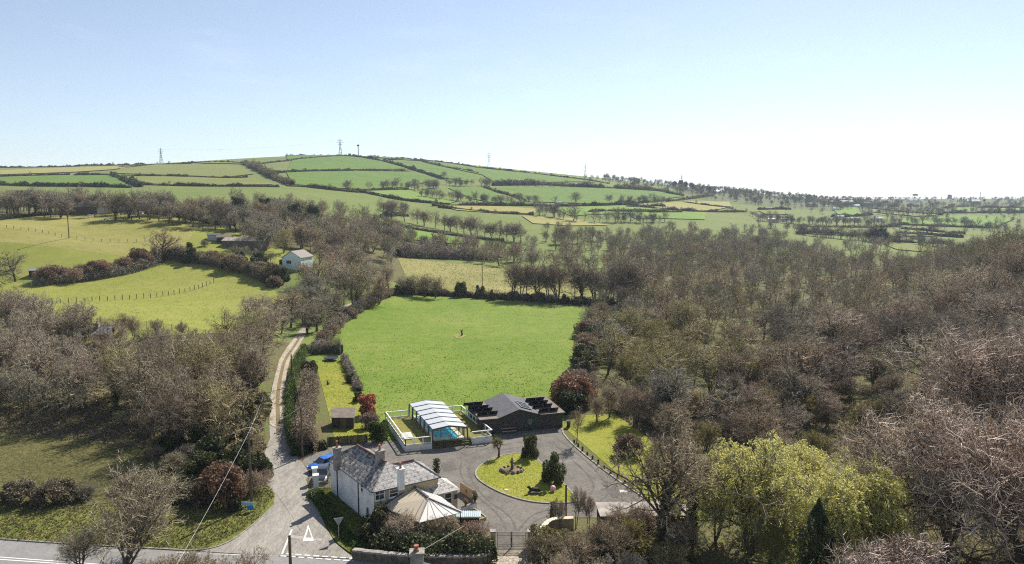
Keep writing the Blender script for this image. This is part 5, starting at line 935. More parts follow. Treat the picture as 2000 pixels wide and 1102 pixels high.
def garden_things():
    s = zpoly([(648, 838), (691, 838), (693, 826), (650, 826)]); o, P, hs = shed('garden_shed', s, 1.7, 2.3, 'small dark shed with a pale mossy roof in the garden strip', MT['timber_dark'], MT['felt_brown']); d = MB(); a, b = P[0], P[1]; u = (b - a).normalized(); n = Vector((u.y, -u.x, 0)); c = a + u * (b - a).length * .4; d.hexa([V3(c + n * .01, .05), V3(c + u * .9 + n * .01, .05), V3(c + u * .9 + n * .05, .05), V3(c + n * .05, .05)], [V3(c + n * .01, 1.6), V3(c + u * .9 + n * .01, 1.6), V3(c + u * .9 + n * .05, 1.6), V3(c + n * .05, 1.6)]); d.build('door', MT['timber'], o)
    A, B = PZ(640, 870), PZ(717, 864); f = empty('board_fence', A, 'dark close boarded fence behind the parking area', 'fence'); m = MB(); k = 34; u = (B - A).normalized()
    for j in range(k): p = A + (B - A) * ((j + .5) / k); m.box((p.x, p.y, 0), ((B - A).length / k * .95, .04, 1.15 + .03 * (j % 3)), math.atan2(u.y, u.x))
    m.build('boards', MT['timber_dark'], f)
    for j in range(5): p = A + (B - A) * (j / 4) + Vector((.06, -.08, 0)); MB().bar(V3(p, 0), V3(p, 1.3), .1, .1).build('post', MT['timber'], f)
    c = V3(PZ(647, 706), 0); t = empty('trampoline', c, 'round black garden trampoline at the far end of the garden strip', 'trampoline'); MB().lathe((c.x, c.y, .82), [(.02, .0), (1.35, 0), (1.36, .02), (.02, .02)], 28).build('mat', MT['black'], t); MB().tube([(c.x + 1.5 * math.cos(a), c.y + 1.5 * math.sin(a), .85) for a in np.linspace(0, 6.2832, 33)], .1, 6).build('padded_rim', MT['alu'], t)
    for a in np.linspace(.3, 6.58, 7)[:-1]: MB().tube([(c.x + 1.45 * math.cos(a), c.y + 1.45 * math.sin(a), .8), (c.x + 1.55 * math.cos(a), c.y + 1.55 * math.sin(a), 0)], .04, 5).build('leg', MT['galv'], t)
    c = V3(PZ(640, 753), 0); st = empty('garden_statue', c, 'small dark animal statue standing on the garden strip lawn', 'statue'); m = MB(); m.box((c.x, c.y, 0), (.5, .4, .12)); m.build('plinth', MT['grey_stone'], st)
    m = MB(); m.tube([c + Vector((0, 0, .12)), c + Vector((.05, 0, .45)), c + Vector((.02, 0, .8))], [.18, .22, .1], 8); m.tube([c + Vector((0, 0, .75)), c + Vector((-.06, -.05, .95)), c + Vector((-.2, -.08, .95))], [.1, .12, .05], 8); m.tube([c + Vector((.15, 0, .2)), c + Vector((.35, 0, .3)), c + Vector((.4, 0, .7))], [.05, .04, .03], 6); m.build('figure', MT['dark_stone'], st)
    # carved post in the paddock
    c = AT(902, 656); c.z = float(HT(c.x, c.y)); o = empty('carved_post', c, 'dark weathered stump post standing alone in the paddock', 'post'); m = MB(); m.tube([c, c + Vector((.05, 0, .5)), c + Vector((-.05, 0, 1.0)), c + Vector((.1, 0, 1.5))], [.3, .2, .22, .12], 9); m.build('stump', MT['timber_dark'], o); m = MB(); m.tube([c + Vector((-.05, 0, 1.0)), c + Vector((-.25, 0, 1.3)), c + Vector((-.3, 0, 1.6))], [.1, .07, .03], 7); m.tube([c + Vector((.05, 0, 1.15)), c + Vector((.3, .1, 1.5)), c + Vector((.3, .1, 1.75))], [.1, .07, .03], 7); m.build('branch_stubs', MT['timber_dark'], o)
    MB().poly([c + Vector((1.5 * math.cos(a) * (1 + .3 * math.sin(3 * a)) - .5, 2.6 * math.sin(a) - 1, .07)) for a in np.linspace(0, 6.1, 18)]).build('bare_patch', MT['rough'], o)
    # island things
    c = V3(PZ(*Z1(1340, 552)), .15); o = empty('rockery', c, 'ring of dark rocks with a slim carved figure on the lawn island', 'rockery'); rng = random.Random(4)
    for k in range(13):
        a = k * 2 * math.pi / 13; p = c + Vector((1.35 * math.cos(a), 1.0 * math.sin(a), .1)); m = MB(); r = rng.uniform(.2, .36); m.lathe((p.x, p.y, p.z - .2), [(r * .8, 0), (r, .12), (r * .9, .28), (r * .4, .42)], 7); q = m.build('rock', MT['dark_stone'] if k % 3 else MT['grey_stone'], o)
    MB().lathe((c.x, c.y, c.z - .02), [(1.3, 0), (1.1, .12), (.6, .2), (.05, .22)], 14).build('planting', MT['dirt'], o)
    f = c + UP * .15; m = MB(); m.tube([f, f + UP * .5, f + UP * .95, f + UP * 1.25], [.22, .16, .2, .1], 8); m.tube([f + UP * 1.2, f + UP * 1.4, f + UP * 1.55], [.09, .13, .05], 8); m.tube([f + UP * 1.0, f + Vector((.3, 0, .8)), f + Vector((.34, -.05, .5))], [.08, .06, .05], 6); m.tube([f + UP * 1.0, f + Vector((-.28, 0, .9)), f + Vector((-.2, -.1, 1.3))], [.08, .06, .05], 6); m.build('figure', MT['terracotta'] if 0 else MT['dark_stone'], o)
    c = V3(PZ(*Z1(1475, 685)), .15); o = empty('dog_statue', c, 'dark reclining animal statue on the lawn island beside the round bush', 'statue'); m = MB(); m.tube([c + Vector((-.6, 0, .3)), c + Vector((-.2, 0, .42)), c + Vector((.35, 0, .38)), c + Vector((.65, 0, .2))], [.16, .26, .28, .1], 9); m.tube([c + Vector((-.5, 0, .4)), c + Vector((-.7, -.05, .75)), c + Vector((-.95, -.1, .72))], [.16, .17, .07], 8); m.build('body', MT['black'], o); m = MB(); m.box((c.x, c.y, -.02 + .13), (1.5, .6, .07)); m.build('plinth', MT['dark_stone'], o)
    for dx in (-.5, -.35): MB().tube([c + Vector((dx, -.1, .3)), c + Vector((dx - .35, -.2, .1))], [.09, .06], 6).build('leg', MT['black'], o)
    c = V3(PZ(1080, 962), .15); o = empty('gazing_ball', c, 'shiny pink ball on a short stand near the tip of the lawn island', 'ornament'); m = MB(); m.lathe((c.x, c.y, .2), [(.03, 0), (.2, .05), (.3, .18), (.33, .32), (.3, .46), (.18, .6), (.03, .64)], 16); m.build('ball', MT['pink'], o, smooth=True); MB().lathe((c.x, c.y, .1), [(.16, 0), (.1, .1), (.08, .14)], 10).build('stand', MT['grey_stone'], o)
    for k, (X, Y) in enumerate(((205, 163), (512, 240), (90, 45))):
        c = V3(PZ(*((700 + X / 4.167 * 1 + 280, 920 + Y / 4.167) if 0 else Z1(1305, 668))), .15)
    c = V3(PZ(*Z1(1305, 668)), .14); o = empty('garden_stone', c, 'small pale flat stone lying on the lawn island', 'stone'); MB().lathe((c.x, c.y, .13), [(.26, 0), (.25, .06), (.12, .1)], 9).build('slab', MT['pool_edge'], o)
    # markers along the kerb of the drive
    pth = smooth_open(zpoly([(1099, 843), (1130, 880), (1190, 928), (1266, 980)]), 2); cum = np.r_[0, np.cumsum(np.linalg.norm(np.diff(pth, axis=0), axis=1))]; N = 13
    for k in range(N):
        t = cum[-1] * (.2 + .79 * k / (N - 1)); x, y = np.interp(t, cum, pth[:, 0]) + .25, np.interp(t, cum, pth[:, 1]) + .1; h = .42 + .1 * (k % 3); word = ('first', 'second', 'third', 'fourth', 'fifth', 'sixth', 'seventh', 'eighth', 'ninth', 'tenth', 'eleventh', 'twelfth', 'thirteenth')[k]
        o = empty('kerb_marker', (x, y, 0), f'squat dark post edging the drive, {word} along the kerb from the leaning tree', 'marker post', 'posts edging the drive'); MB().lathe((x, y, 0), [(.13, 0), (.12, h * .8), (.16, h * .82), (.14, h), (.04, h + .05)], 8).build('post', MT['timber_dark'], o); MB().lathe((x, y, h + .052), [(.05, 0), (.06, .06), (.01, .1)], 8).build('cap', MT['terracotta'], o)
    # long shed by the road hedge and its neighbours
    s = zpoly([(1178, 1024), (1352, 1020), (1345, 985), (1166, 988)]); s = [tuple(PZ(1176, 1010, 2.0)[:2]), tuple(PZ(1352, 1008, 2.0)[:2]), tuple(PZ(1330, 981, 2.4)[:2]), tuple(PZ(1166, 983, 2.4)[:2])]
    o, P, hs = shed('long_shed', s, 2.0, 2.4, 'long low shed with a stained pale roof beside the drive, half behind the road hedge', MT['timber_dark'], MT['rust'])
    f = MB(); f.bar(V3(P[3], 2.3), V3(P[2], 2.3), .12, .16); f.build('fascia', MT['timber_pale'], o)
    c = V3(PZ(1080, 1020), 0); o = empty('tree_stump', c, 'tall dark ivy stump beside the curved entrance wall', 'stump'); m = MB(); m.tube([c, c + UP * 1, c + Vector((.05, 0, 1.8)), c + Vector((-.03, 0, 2.3))], [.42, .35, .3, .15], 9); m.build('stump', MT['bark'], o); rg = np.random.default_rng(9); pp = np.column_stack([rg.normal(0, .3, (350, 2)), rg.uniform(0, 2.3, 350)]); put('ivy', fast_mesh('ivy', *leaves(pp, .1, rg), [MT['leaf_dark']]), o)
garden_things()

def pole(name, base, top_z, r, label, cat='telegraph pole', arms=1, tr=0):
    base = Vector(base); o = empty(name, base, label, cat); t = V3(base, top_z); MB().tube([base - UP * .2, t], [r, r * .75], 8).build('shaft', MT['timber'], o)
    if arms: m = MB(); m.bar(t - UP * .4 + Vector((-.75, .2, 0)), t - UP * .4 + Vector((.75, -.2, 0)), .09, .11); m.build('crossarm', MT['timber_dark'], o)
    for k in range(tr): m = MB(); p = t + Vector((-.4 + .8 * k, 0, -1.1)); m.lathe((p.x, p.y, p.z), [(.18, 0), (.2, .1), (.2, .55), (.08, .65)], 9); m.build('transformer', MT['galv'], o)
    for k in (-1, 1):
        if arms: p = t + Vector((.6 * k, -.16 * k, -.34)); MB().lathe((p.x, p.y, p.z), [(.05, 0), (.06, .08), (.03, .14)], 7).build('insulator', MT['white'], o)
    return t
def wire(name, a, b, label, r=.022, sag=.5, m='galv', cat='cable'):
    a, b = Vector(a), Vector(b); c = (a + b) / 2; mb = MB(); mb.tube([a + (b - a) * t - UP * sag * 4 * t * (1 - t) for t in np.linspace(0, 1, 15)], r, 4); return tag(mb.build(name, MT[m], None, a), label, cat)
def top_from(base, py): d = math.atan((551 - py) / FPX) - PITCH; return CAM_H + base.y * math.tan(d)
B1 = V3(PZ(492, 988), 0); T1 = pole('telegraph_pole', B1, top_from(B1, 845), .17, 'tall dark wooden pole on the verge corner beside the blue sign', arms=0)
B2 = AT(571, 756); T2 = pole('telegraph_pole', B2, top_from(B2, 692), .15, 'thin wooden pole on the lane bank near the trampoline', arms=0)
B3 = V3(PZ(591, 894), 0); T3 = pole('telegraph_pole', B3, top_from(B3, 794), .15, 'grey wooden pole in the brown hedge behind the blue car', arms=0)
B4 = V3(ATY(570, 56), 0); T4 = pole('telegraph_pole', B4, top_from(B4, 1046), .16, 'black pole top rising from the bottom edge at the junction', arms=0)
B5 = AT(135, 466); T5 = pole('power_pole', B5, top_from(B5, 394), .17, 'lone dark electricity pole with a crossarm on the horse field', 'power pole', 1, 0)
B6 = ATY(942, 262); T6 = pole('power_pole', B6, top_from(B6, 497), .15, 'slim grey power pole in the yellow rough grass behind the paddock', 'power pole', 1, 0)
B8 = V3(PZ(1105, 1026), 0); pole('lamp_post', B8, top_from(B8, 947), .13, 'dark straight post at the drive edge near the pointed end of the lawn island', 'post', arms=0)
B9 = AT(520, 790); T9 = pole('telegraph_pole', V3(PZ(519, 815), 0), top_from(V3(PZ(519, 815), 0), 766), .13, 'slim pole at the edge of the wood beside the track', arms=0)
wire('overhead_cable', T1, (-24.3, 45, 7.2), 'pale overhead cable running down from the corner pole to the bottom edge', .013, .3); wire('overhead_cable', T1, T9, 'pale overhead cable from the corner pole up to the slim pole by the wood', .018, .2)
wire('overhead_cable', T3, HS['chim'], 'thin cable from the hedge pole to the end chimney of the cottage', .018, .3, 'alu'); wire('overhead_cable', T3, T2, 'thin cable between the hedge pole and the pole near the trampoline', .018, .4, 'alu'); wire('overhead_cable', T3, T1, 'thin cable crossing the lane between the hedge pole and the corner pole', .018, .4, 'alu')
def signs():
    c = V3(PZ(662, 1055), 0); o = empty('give_way_sign', c, 'grey back of a triangular give way sign on a post in the verge', 'road sign'); MB().tube([c, c + UP * 2.25], .045, 8).build('post', MT['galv'], o); t = c + UP * 1.9; m = MB(); e = Vector((.97, .2, 0)).normalized(); n = Vector((0, .04, 0)); tri = [t - e * .48 + UP * .42, t + e * .48 + UP * .42, t - UP * .42]; m.hexa([p + n for p in tri], [p + n * 2 for p in tri]); m.build('plate', MT['galv'], o); m = MB(); tri2 = [t + (p - t) * .96 for p in tri]; m.poly([p + n * 2.1 for p in tri2]); m.build('sign_face', MT['white'], o)
    c = V3(PZ(485, 1002), 0); o = empty('roadside_sign', c, 'pale blue oblong sign above a bright blue board on the verge corner', 'sign')
    for dx in (-.45, .55): MB().tube([c + Vector((dx, .05, 0)), c + Vector((dx, .05, 1.15))], .04, 6).build('post', MT['galv'], o)
    MB().box((c.x - .05, c.y, .88), (1.35, .05, .38), -.06).build('pale_board', MT['sign_pale'], o); MB().box((c.x + .28, c.y - .03, .38), (.72, .05, .48), -.06).build('blue_board', MT['sign_blue'], o)
signs()
def fences():
    pts = np.array([tuple(AT(*Z6(X, Y))[:2]) for X, Y in ((60, 872), (205, 868), (330, 862), (450, 855), (600, 847), (720, 840), (840, 831), (940, 815), (1040, 795), (1100, 772), (1150, 752))]); pts = smooth_open(pts, 1); cum = np.r_[0, np.cumsum(np.linalg.norm(np.diff(pts, axis=0), axis=1))]; N = 32; a0 = pts[0]; z = float(HT(*a0)); o = empty('post_and_wire_fence', (a0[0], a0[1], z), 'dark post and wire fence curving across the green field below the hedge', 'fence'); P = []
    for k in range(N):
        x, y = (np.interp(cum[-1] * k / (N - 1), cum, pts[:, i]) for i in (0, 1)); p = Vector((x, y, float(HT(x, y)))); P.append(p); MB().bar(p - UP * .2, p + UP * (1.25 + .15 * (k % 3)), .13, .13).build('post', MT['timber_dark'], o)
    m = MB()
    for h in (.5, 1.0):
        m.tube([p + UP * h for p in P], .012, 3)
    m.build('wire', MT['galv'], o)
    pts = np.array([tuple(AT(x, y)[:2]) for x, y in ((-40, 440), (20, 447), (75, 454), (130, 466), (200, 473), (260, 474), (300, 472))]); cum = np.r_[0, np.cumsum(np.linalg.norm(np.diff(pts, axis=0), axis=1))]; o = empty('post_and_wire_fence', (*pts[0], float(HT(*pts[0]))), 'thin post and wire fence along the lower side of the horse field', 'fence'); P = []; N = 24
    for k in range(N): x, y = (np.interp(cum[-1] * k / (N - 1), cum, pts[:, i]) for i in (0, 1)); p = Vector((x, y, float(HT(x, y)))); P.append(p); MB().bar(p - UP * .2, p + UP * 1.15, .11, .11).build('post', MT['timber_dark'], o)
    m = MB(); [m.tube([p + UP * h for p in P], .012, 3) for h in (.5, 1.0)]; m.build('wire', MT['galv'], o)
    A, B = ATY(190, 152), ATY(435, 150); o = empty('mesh_fence', A, 'grey steel mesh fence along the bottom of the green field behind the bare trees', 'fence'); N = 16; P = []
    for k in range(N): x, y = A.x + (B.x - A.x) * k / (N - 1), A.y + (B.y - A.y) * k / (N - 1); p = Vector((x, y, float(HT(x, y)))); P.append(p); MB().bar(p - UP * .2, p + UP * 2.1, .09, .09).build('post', MT['iron'], o)
    m = MB()
    for i in range(N - 1):
        for h in np.linspace(.15, 2.05, 9): m.bar(P[i] + UP * h, P[i + 1] + UP * h, .02, .02)
        for t in np.linspace(0, 1, 12)[1:-1]: p = P[i] + (P[i + 1] - P[i]) * t; m.bar(p + UP * .1, p + UP * 2.05, .018, .018)
    m.build('mesh', MT['iron'], o)
    for i, (pa, pb, lab) in enumerate((((303, 658), (320, 636), 'pale bleached log leaning on the mesh fence, the longer one'), ((338, 658), (352, 644), 'shorter pale log leaning on the mesh fence beside the white tub'))):
        a = ATY(pa[0], 146); b = Vector((ATY(pb[0], 148).x, 148, a.z + (3.2, 2.3)[i])); a.z += .02; m = MB(); m.tube([a, a + (b - a) * .5 + UP * .15, b], [.14, .12, .08], 7); tag(m.build('fallen_log', MT['bark_pale'] if 0 else MT['timber_pale'], None, a), lab, 'log', 'logs against the mesh fence')
    c = ATY(358, 146); o = empty('white_tub', c, 'white upturned tub beside the mesh fence and the pale logs', 'tub'); MB().lathe(tuple(c), [(.75, 0), (.7, .4), (.45, .75), (.1, .85)], 14).build('shell', MT['white'], o); MB().lathe(tuple(c - UP * .02), [(.85, 0), (.85, .08), (.7, .09)], 14).build('rim', MT['galv'], o)
    c = ATY(203, 138); hs, F = gable_house('brick_hut', c, .2, 3.2, 2.6, 2.6, 1.0, mat('dark_brick', (.14, .09, .07), .9, .3, 4), MT['slate'], 'small dark brick hut with a chimney showing between the bare trees', 'hut', chim=1)
fences()
def horse(loc, ang, m, label, grazing=True):
    x, y, z = loc; ca, sa = math.cos(ang), math.sin(ang); T = lambda a, b, c: (a * ca - b * sa, a * sa + b * ca, c)
    J = [((-.62, 0, 1.22), .27), ((-.2, 0, 1.18), .31), ((.25, 0, 1.18), .31), ((.62, 0, 1.22), .27)]; ed = [(0, 1), (1, 2), (2, 3)]
    J += [((.95, 0, 1.05), .17), ((1.2, 0, .72), .12), ((1.3, 0, .45), .12), ((1.38, 0, .15), .07)] if grazing else [((.9, 0, 1.5), .17), ((1.1, 0, 1.8), .13), ((1.3, 0, 1.75), .11), ((1.55, 0, 1.55), .07)]; ed += [(3, 4), (4, 5), (5, 6), (6, 7)]
    for px_, root in ((-.62, 0), (.58, 3)):
        for s in (-1, 1):
            k = len(J); b = -.06 if root == 0 else .02; J += [((px_, s * .17, .9), .15 if root == 0 else .12), ((px_ + b, s * .18, .5), .07), ((px_ + .0, s * .18, .06), .065)]; ed += [(root, k), (k, k + 1), (k + 1, k + 2)]
    k = len(J); J += [((-.92, 0, 1.1), .06), ((-.98, 0, .6), .07)]; ed += [(0, k), (k, k + 1)]
    me = bpy.data.meshes.new('horse'); me.from_pydata([T(*p) for p, r in J], ed, []); me.materials.append(m); o = put('horse', me, None, loc); sk = o.modifiers.new('skin', 'SKIN'); 
    for v, (p, r) in zip(me.skin_vertices[0].data, J): v.radius = (r, r)
    me.skin_vertices[0].data[0].use_root = True; sb = o.modifiers.new('sub', 'SUBSURF'); sb.levels = 1; sb.render_levels = 1; return tag(o, label, 'horse')
c = AT(208, 434); horse(c, R(175), MT['horse_pied'], 'black and white pony grazing in the middle of the pale hill field')
c = AT(176, 426); horse(c, R(20), MT['horse_white'], 'white pony grazing at the top edge of the pale hill field')
# houses and barns in the middle distance
M_ = MT
c = ATY(582, 241) + UP * .7; gable_house('bungalow', c, R(78), 8.5, 7.0, 3.1, 2.1, M_['render_green'], M_['tile_red'], 'pale green bungalow with a brown tiled gable roof above the lane trees')[0]
def bungalow_front():
    o = [q for q in bpy.data.objects if q.name.startswith('bungalow')][0]; x, y, z = o.location; a = R(78); F = lambda p, q, h: Vector((x + p * math.cos(a) - q * math.sin(a), y + p * math.sin(a) + q * math.cos(a), z + h))
    window(o, F(-4.25, 3.5, 0), F(-4.25, -3.5, 0), tuple(F(-4.25, 1.0, 1.5)), 1.9, 1.2, (0, 2), 'white'); m = MB(); m.hexa([F(-3, 3.52, -1), F(2, 3.52, -1), F(2, 5.4, -1), F(-3, 5.4, -1)], [F(-3, 3.52, 2.4), F(2, 3.52, 2.4), F(2, 5.4, 1.9), F(-3, 5.4, 1.9)]); m.build('lean_to', M_['timber_dark'], o); m = MB(); m.hexa([F(-3.2, 3.54, 2.42), F(2.2, 3.54, 2.42), F(2.2, 5.6, 1.92), F(-3.2, 5.6, 1.92)], [F(-3.2, 3.54, 2.52), F(2.2, 3.54, 2.52), F(2.2, 5.6, 2.02), F(-3.2, 5.6, 2.02)]); m.build('lean_to_roof', M_['tile_red'], o)
bungalow_front()
def mid(name, px, y, w, d, h, rh, wall, roof, label, cat, ang=0.0, chim=0, wins=0): return gable_house(name, ATY(px, y), ang, w, d, h, rh, MT[wall], MT[roof], label, cat, chim, wins)
mid('long_barn', 482, 262, 16, 6, 2.6, 1.1, 'timber', 'rust', 'long low barn with a pale rusty roof behind the orchard', 'barn', R(-4))
mid('field_shelter', 419, 268, 4.4, 3, 1.9, .5, 'galv', 'felt', 'small grey blue field shelter at the wood edge, on the horse side', 'shed', R(10)); mid('field_shelter', 439, 266, 5, 3.4, 2.0, .8, 'timber_dark', 'felt_brown', 'dark field shelter with a brown roof just uphill of the long barn', 'shed', R(10))
mid('stone_barn', 156, 300, 12, 6, 3.2, 2.2, 'dark_stone', 'felt_brown', 'old stone barn with a brown roof among the trees above the horse field', 'barn', R(2)); mid('white_cottage', 200, 305, 9, 7, 3, 2.2, 'white_wall', 'slate', 'white cottage half hidden by trees beside the stone barn', 'house', R(40)); mid('glasshouse', 262, 305, 7, 3.5, 1.6, .8, 'white', 'cyan_sheet', 'small white glasshouse between tree trunks above the horse field', 'glasshouse', 0)
mid('stable', 78, 217, 5, 2.6, 1.8, .4, 'timber_dark', 'galv', 'dark stable with a grey sheet roof at the end of the bramble bank', 'stable', R(4))

# ------------------------------------------------------------------ trees, hedges and bushes
rnd = random.Random(21)
def jit(t, a=.12): k = 1 + rnd.uniform(-a, a); return tuple(min(1.6, x * k * (1 + rnd.uniform(-.04, .04))) for x in t)
GREY, BROWN, RED, OLIVE, PALE, DARK = (1.0, 1.0, .98), (1.05, .99, .87), (1.05, .93, .86), (1.1, 1.1, .72), (1.35, 1.3, 1.22), (.66, .64, .6)
def T(kind, px, y, h, label, name='bare_tree', cat='tree', group=None, tint=GREY, sq=1.0, rz=None, loc=None):
    if name == 'bare_tree': name = {'oak': 'oak_tree', 'bud': 'sallow_tree', 'ivy': 'ivy_tree'}.get(kind[0], name)
    loc = loc if loc is not None else ATY(px, y); return tree(name, kind, loc, h, rz if rz is not None else rnd.uniform(0, 6.28), label, cat, group, jit(tint, .08), sq)
def bush(kind, loc, h, label, name='bush', cat='bush', group=None, tint=(1, 1, 1), sq=1.0): return tree(name, kind, loc, h, rnd.uniform(0, 6.28), label, cat, group, jit(tint, .06), sq, ('stem', 'foliage') if kind[0] not in ('scrub', 'bud') else ('stems', 'twigs'))
def path(pxs): return [tuple(AT(*p)[:2]) for p in pxs]
def zpath(pxs): return [tuple(PZ(*p)[:2]) for p in pxs]
def fan_tree(px, y, H, W, seed, label):
    lv, rng = skeleton(seed, H, .12, 6, n=(8, 7, 6, 4), ang=(36, 42, 44, 44), rat=(.75, .52, .5, .5), rx=W / 2, cz=.6, rz=.46, r=(.13, .075, .04, .022, .014), wander=.1, splay=R(38), up=.03); tm, cm = tree_meshes('fan', lv, MT['bark'], MT['twig']); o = empty('bare_tree', ATY(px, y), label, 'tree'); put('trunk', tm, o); put('crown', cm, o, color=(1, .98, .85))
def ivy_tree(px, y, H, W, seed, stems, label, rz):
    lv, rng = skeleton(seed, H, .3, stems, n=(9, 8, 7, 6), ang=(42, 48, 48, 48), rat=(.7, .52, .46, .5), rx=W / 2, cz=.62, rz=.42, r=(.34, .15, .07, .03, .016), wander=.15, splay=R(11), up=.03); tm, cm = tree_meshes('ivytree', lv, MT['bark'], MT['twig']); loc = ATY(px, y); o = empty('ivy_tree', loc, label, 'tree'); o.rotation_euler = (0, 0, rz); put('trunk', tm, o); put('crown', cm, o, color=(.95, .88, .75)); tr = lv[0][0]; seg = np.concatenate([tr[:, k] + (tr[:, k + 1] - tr[:, k]) * t for k in range(7) for t in (0, .25, .5, .75)]); C = seg[rng.integers(0, len(seg), 4200)] + nrm(rng.normal(0, 1, (4200, 3))) * rng.uniform(.2, .55, (4200, 1)); C = C[C[:, 2] > 0]; put('ivy', fast_mesh('ivy', *leaves(C, .1, rng), [MT['leaf_dark']]), o)
# --- beside the house, lane and drive
hedge('beech_hedge', zpath([(597,888),(592,850),(600,800),(606,765)]), 3.0, 3.3, 'tall copper brown beech hedge between the lane and the garden strip', m='leaf_brown', size=.13, dens=900, core=(.05, .035, .022))
hedge('lane_bank', zpath([(584,892),(572,850),(568,800),(570,760),(580,722),(597,690)]), 2.0, 1.7, 'green ivy and grass bank along the lane below the brown hedge', m='leaf_mid', size=.13, dens=420, core=(.03, .035, .015), cat='bank')
hedge('hedge', zpath([(672,705),(690,742),(702,765)]), 1.6, 1.5, 'thin scrubby hedge between the garden strip and the paddock, beyond the red bush', m='twig', size=.28, dens=500, aspect=.06, upright=.6)
hedge('hedge', path([(612,690),(640,660),(668,690)]) if 0 else zpath([(612,697),(640,692),(668,694)]), 1.6, 2.6, 'screen of tall thin bare stems behind the trampoline', m='twig', size=.5, dens=500, aspect=.03, upright=.9, core=(.05,.04,.03))
bush(('holm', 0), PZ(604, 736), 3.8, 'dark round evergreen bush beside the lane near the trampoline', tint=(.8, .9, .8)); bush(('redbush', 0), PZ(717, 812), 4.3, 'tall bush covered in red flowers by the garden edge', 'flowering_bush'); bush(('brownbush', 0), PZ(722, 835), 2.6, 'brown twiggy bush just below the red flowering bush'); bush(('greenbush', 0), PZ(742, 858), 3.4, 'loose olive green bush at the corner of the pool terrace', tint=(.75, .75, .6)); bush(('dark', 0), PZ(685, 747), 2.0, 'small dark bush halfway along the garden edge', tint=(1, .9, .7)); bush(('dark', 1), PZ(700, 785), 2.0, 'low dark bush just beyond the red flowering bush', tint=(1.1, .95, .7))
hedge('ivy_fence', zpath([(640,876),(600,880)]), 1.2, 1.0, 'dark ivy tangle at the end of the beech hedge behind the cars', m='leaf_dark', size=.12, dens=500)
# lawn island
bush(('dark', 1), PZ(1037, 895), 3.6, 'dark spiky bush on the far rim of the lawn island', sq=.72, tint=(1.2, 1.1, 1)); bush(('dark', 0), PZ(1083, 943), 4.2, 'big round green bush on the lawn island', sq=.72, tint=(1.35, 1.35, 1))
def palm():
    c = V3(PZ(974, 895), .1); o = empty('cabbage_palm', c, 'small leaning cabbage palm with a spiky head on the lawn island', 'palm tree'); h = c + Vector((-.25, 0, 1.7)); MB().tube([c, c + Vector((.05, 0, .9)), h], [.17, .12, .1], 7).build('trunk', MT['bark'], o); rng = np.random.default_rng(3); n = 260
    hs = np.array([[h.x - .25, h.y, h.z + .15], [h.x + .35, h.y + .1, h.z + .1], [h.x, h.y, h.z + .45]]); d = nrm(rng.normal(0, 1, (n, 3)) + [0, 0, .55]); C = hs[rng.integers(0, 3, n)] + d * .42; V, F = leaves(C, .45, rng, .06, d); put('crown', fast_mesh('crown', V - np.array(c), F, [MT['leaf_olive']]), o); MB().tube([c + UP * .9, c + Vector((.3, .1, 1.8))], [.1, .07], 6).build('limb', MT['bark'], o)
palm()
# junction corner
bush(('brownbush', 0), PZ(436, 985), 5.2, 'large round russet bush on the verge corner beside the tall pole', tint=(.85, .66, .58), sq=.9); bush(('scrub', 1), PZ(500, 965), 3.4, 'tangle of bare scrub at the foot of the tall pole', tint=BROWN); bush(('dark', 1), PZ(455, 1000), 1.9, 'low dark leafy clump behind the blue sign')
for k, (px, py, h, kd, t, lab) in enumerate(((345, 925, 3.4, 'scrub', BROWN, 'bare brown thicket between the clearing and the russet bush, at the wood edge'), (390, 935, 3.6, 'dark', (1, .9, .7), 'dark thicket touching the upper side of the russet bush'), (375, 905, 3.4, 'scrub', GREY, 'grey bare thicket at the foot of the left wood'), (420, 905, 4.2, 'dark', (.9, .95, .75), 'dark evergreen thicket under the front trees above the russet bush'), (300, 900, 2.6, 'scrub', RED, 'low reddish brush where the clearing meets the wood'), (250, 960, 2.8, 'scrub', BROWN, 'brown brush behind the fan shaped roadside tree'), (455, 960, 3, 'scrub', PALE, 'pale dry scrub below the russet bush by the pole'))): bush((kd, k % 2), PZ(px, py), h, lab, tint=t, sq=1.2)
bush(('dark', 0), PZ(475, 930), 5.0, 'tall ivy dark bush on the lane edge behind the tall pole', tint=(.8, .9, .7))
bush(('dark', 0), PZ(505, 935), 3.2, 'dark green bush touching the lane beside the tall pole', tint=(1, 1.1, .8)); bush(('scrub', 0), PZ(520, 940), 2.2, 'low brown scrub spilling on the lane verge near the tall pole', tint=BROWN)
for px, py, h, lab in ((40, 985, 3.0, 'dull brown bramble bush at the field edge on the far left of the road'), (110, 985, 3.2, 'spreading brown bramble bush left of the many stemmed roadside tree'), (165, 978, 2.6, 'small russet bramble bush behind the many stemmed roadside tree'), (-40, 985, 3, 'brown bramble bush cut off by the left edge'), (330, 985, 2.8, 'brown scrub bush right of the many stemmed roadside tree'), (385, 985, 2.6, 'thin brown scrub between the roadside tree and the russet bush')): bush(('brownbush', 0) if py > 980 else ('scrub', 0), PZ(px, py), h, lab, group='roadside scrub', tint=(.72, .78, .74), sq=1.25)
fan_tree(245, 61, 9.8, 16, 421, 'many stemmed bare tree at the roadside by the bottom edge'); T(('many', 1), 160, 60, 5.5, 'smaller bare multi stemmed tree just left of the roadside tree', tint=(1.0, .98, .88))
for k, (px, y, h) in enumerate(((380, 53, 6.6), (430, 52, 6.3), (470, 53, 6.6), (520, 52, 5.8), (345, 53, 7))): bush(('scrub', k % 2), V3(ATY(px, y), 0), h, 'bare shoots of a roadside hedge poking up along the bottom edge', group='hedge shoots at the bottom edge', tint=BROWN)
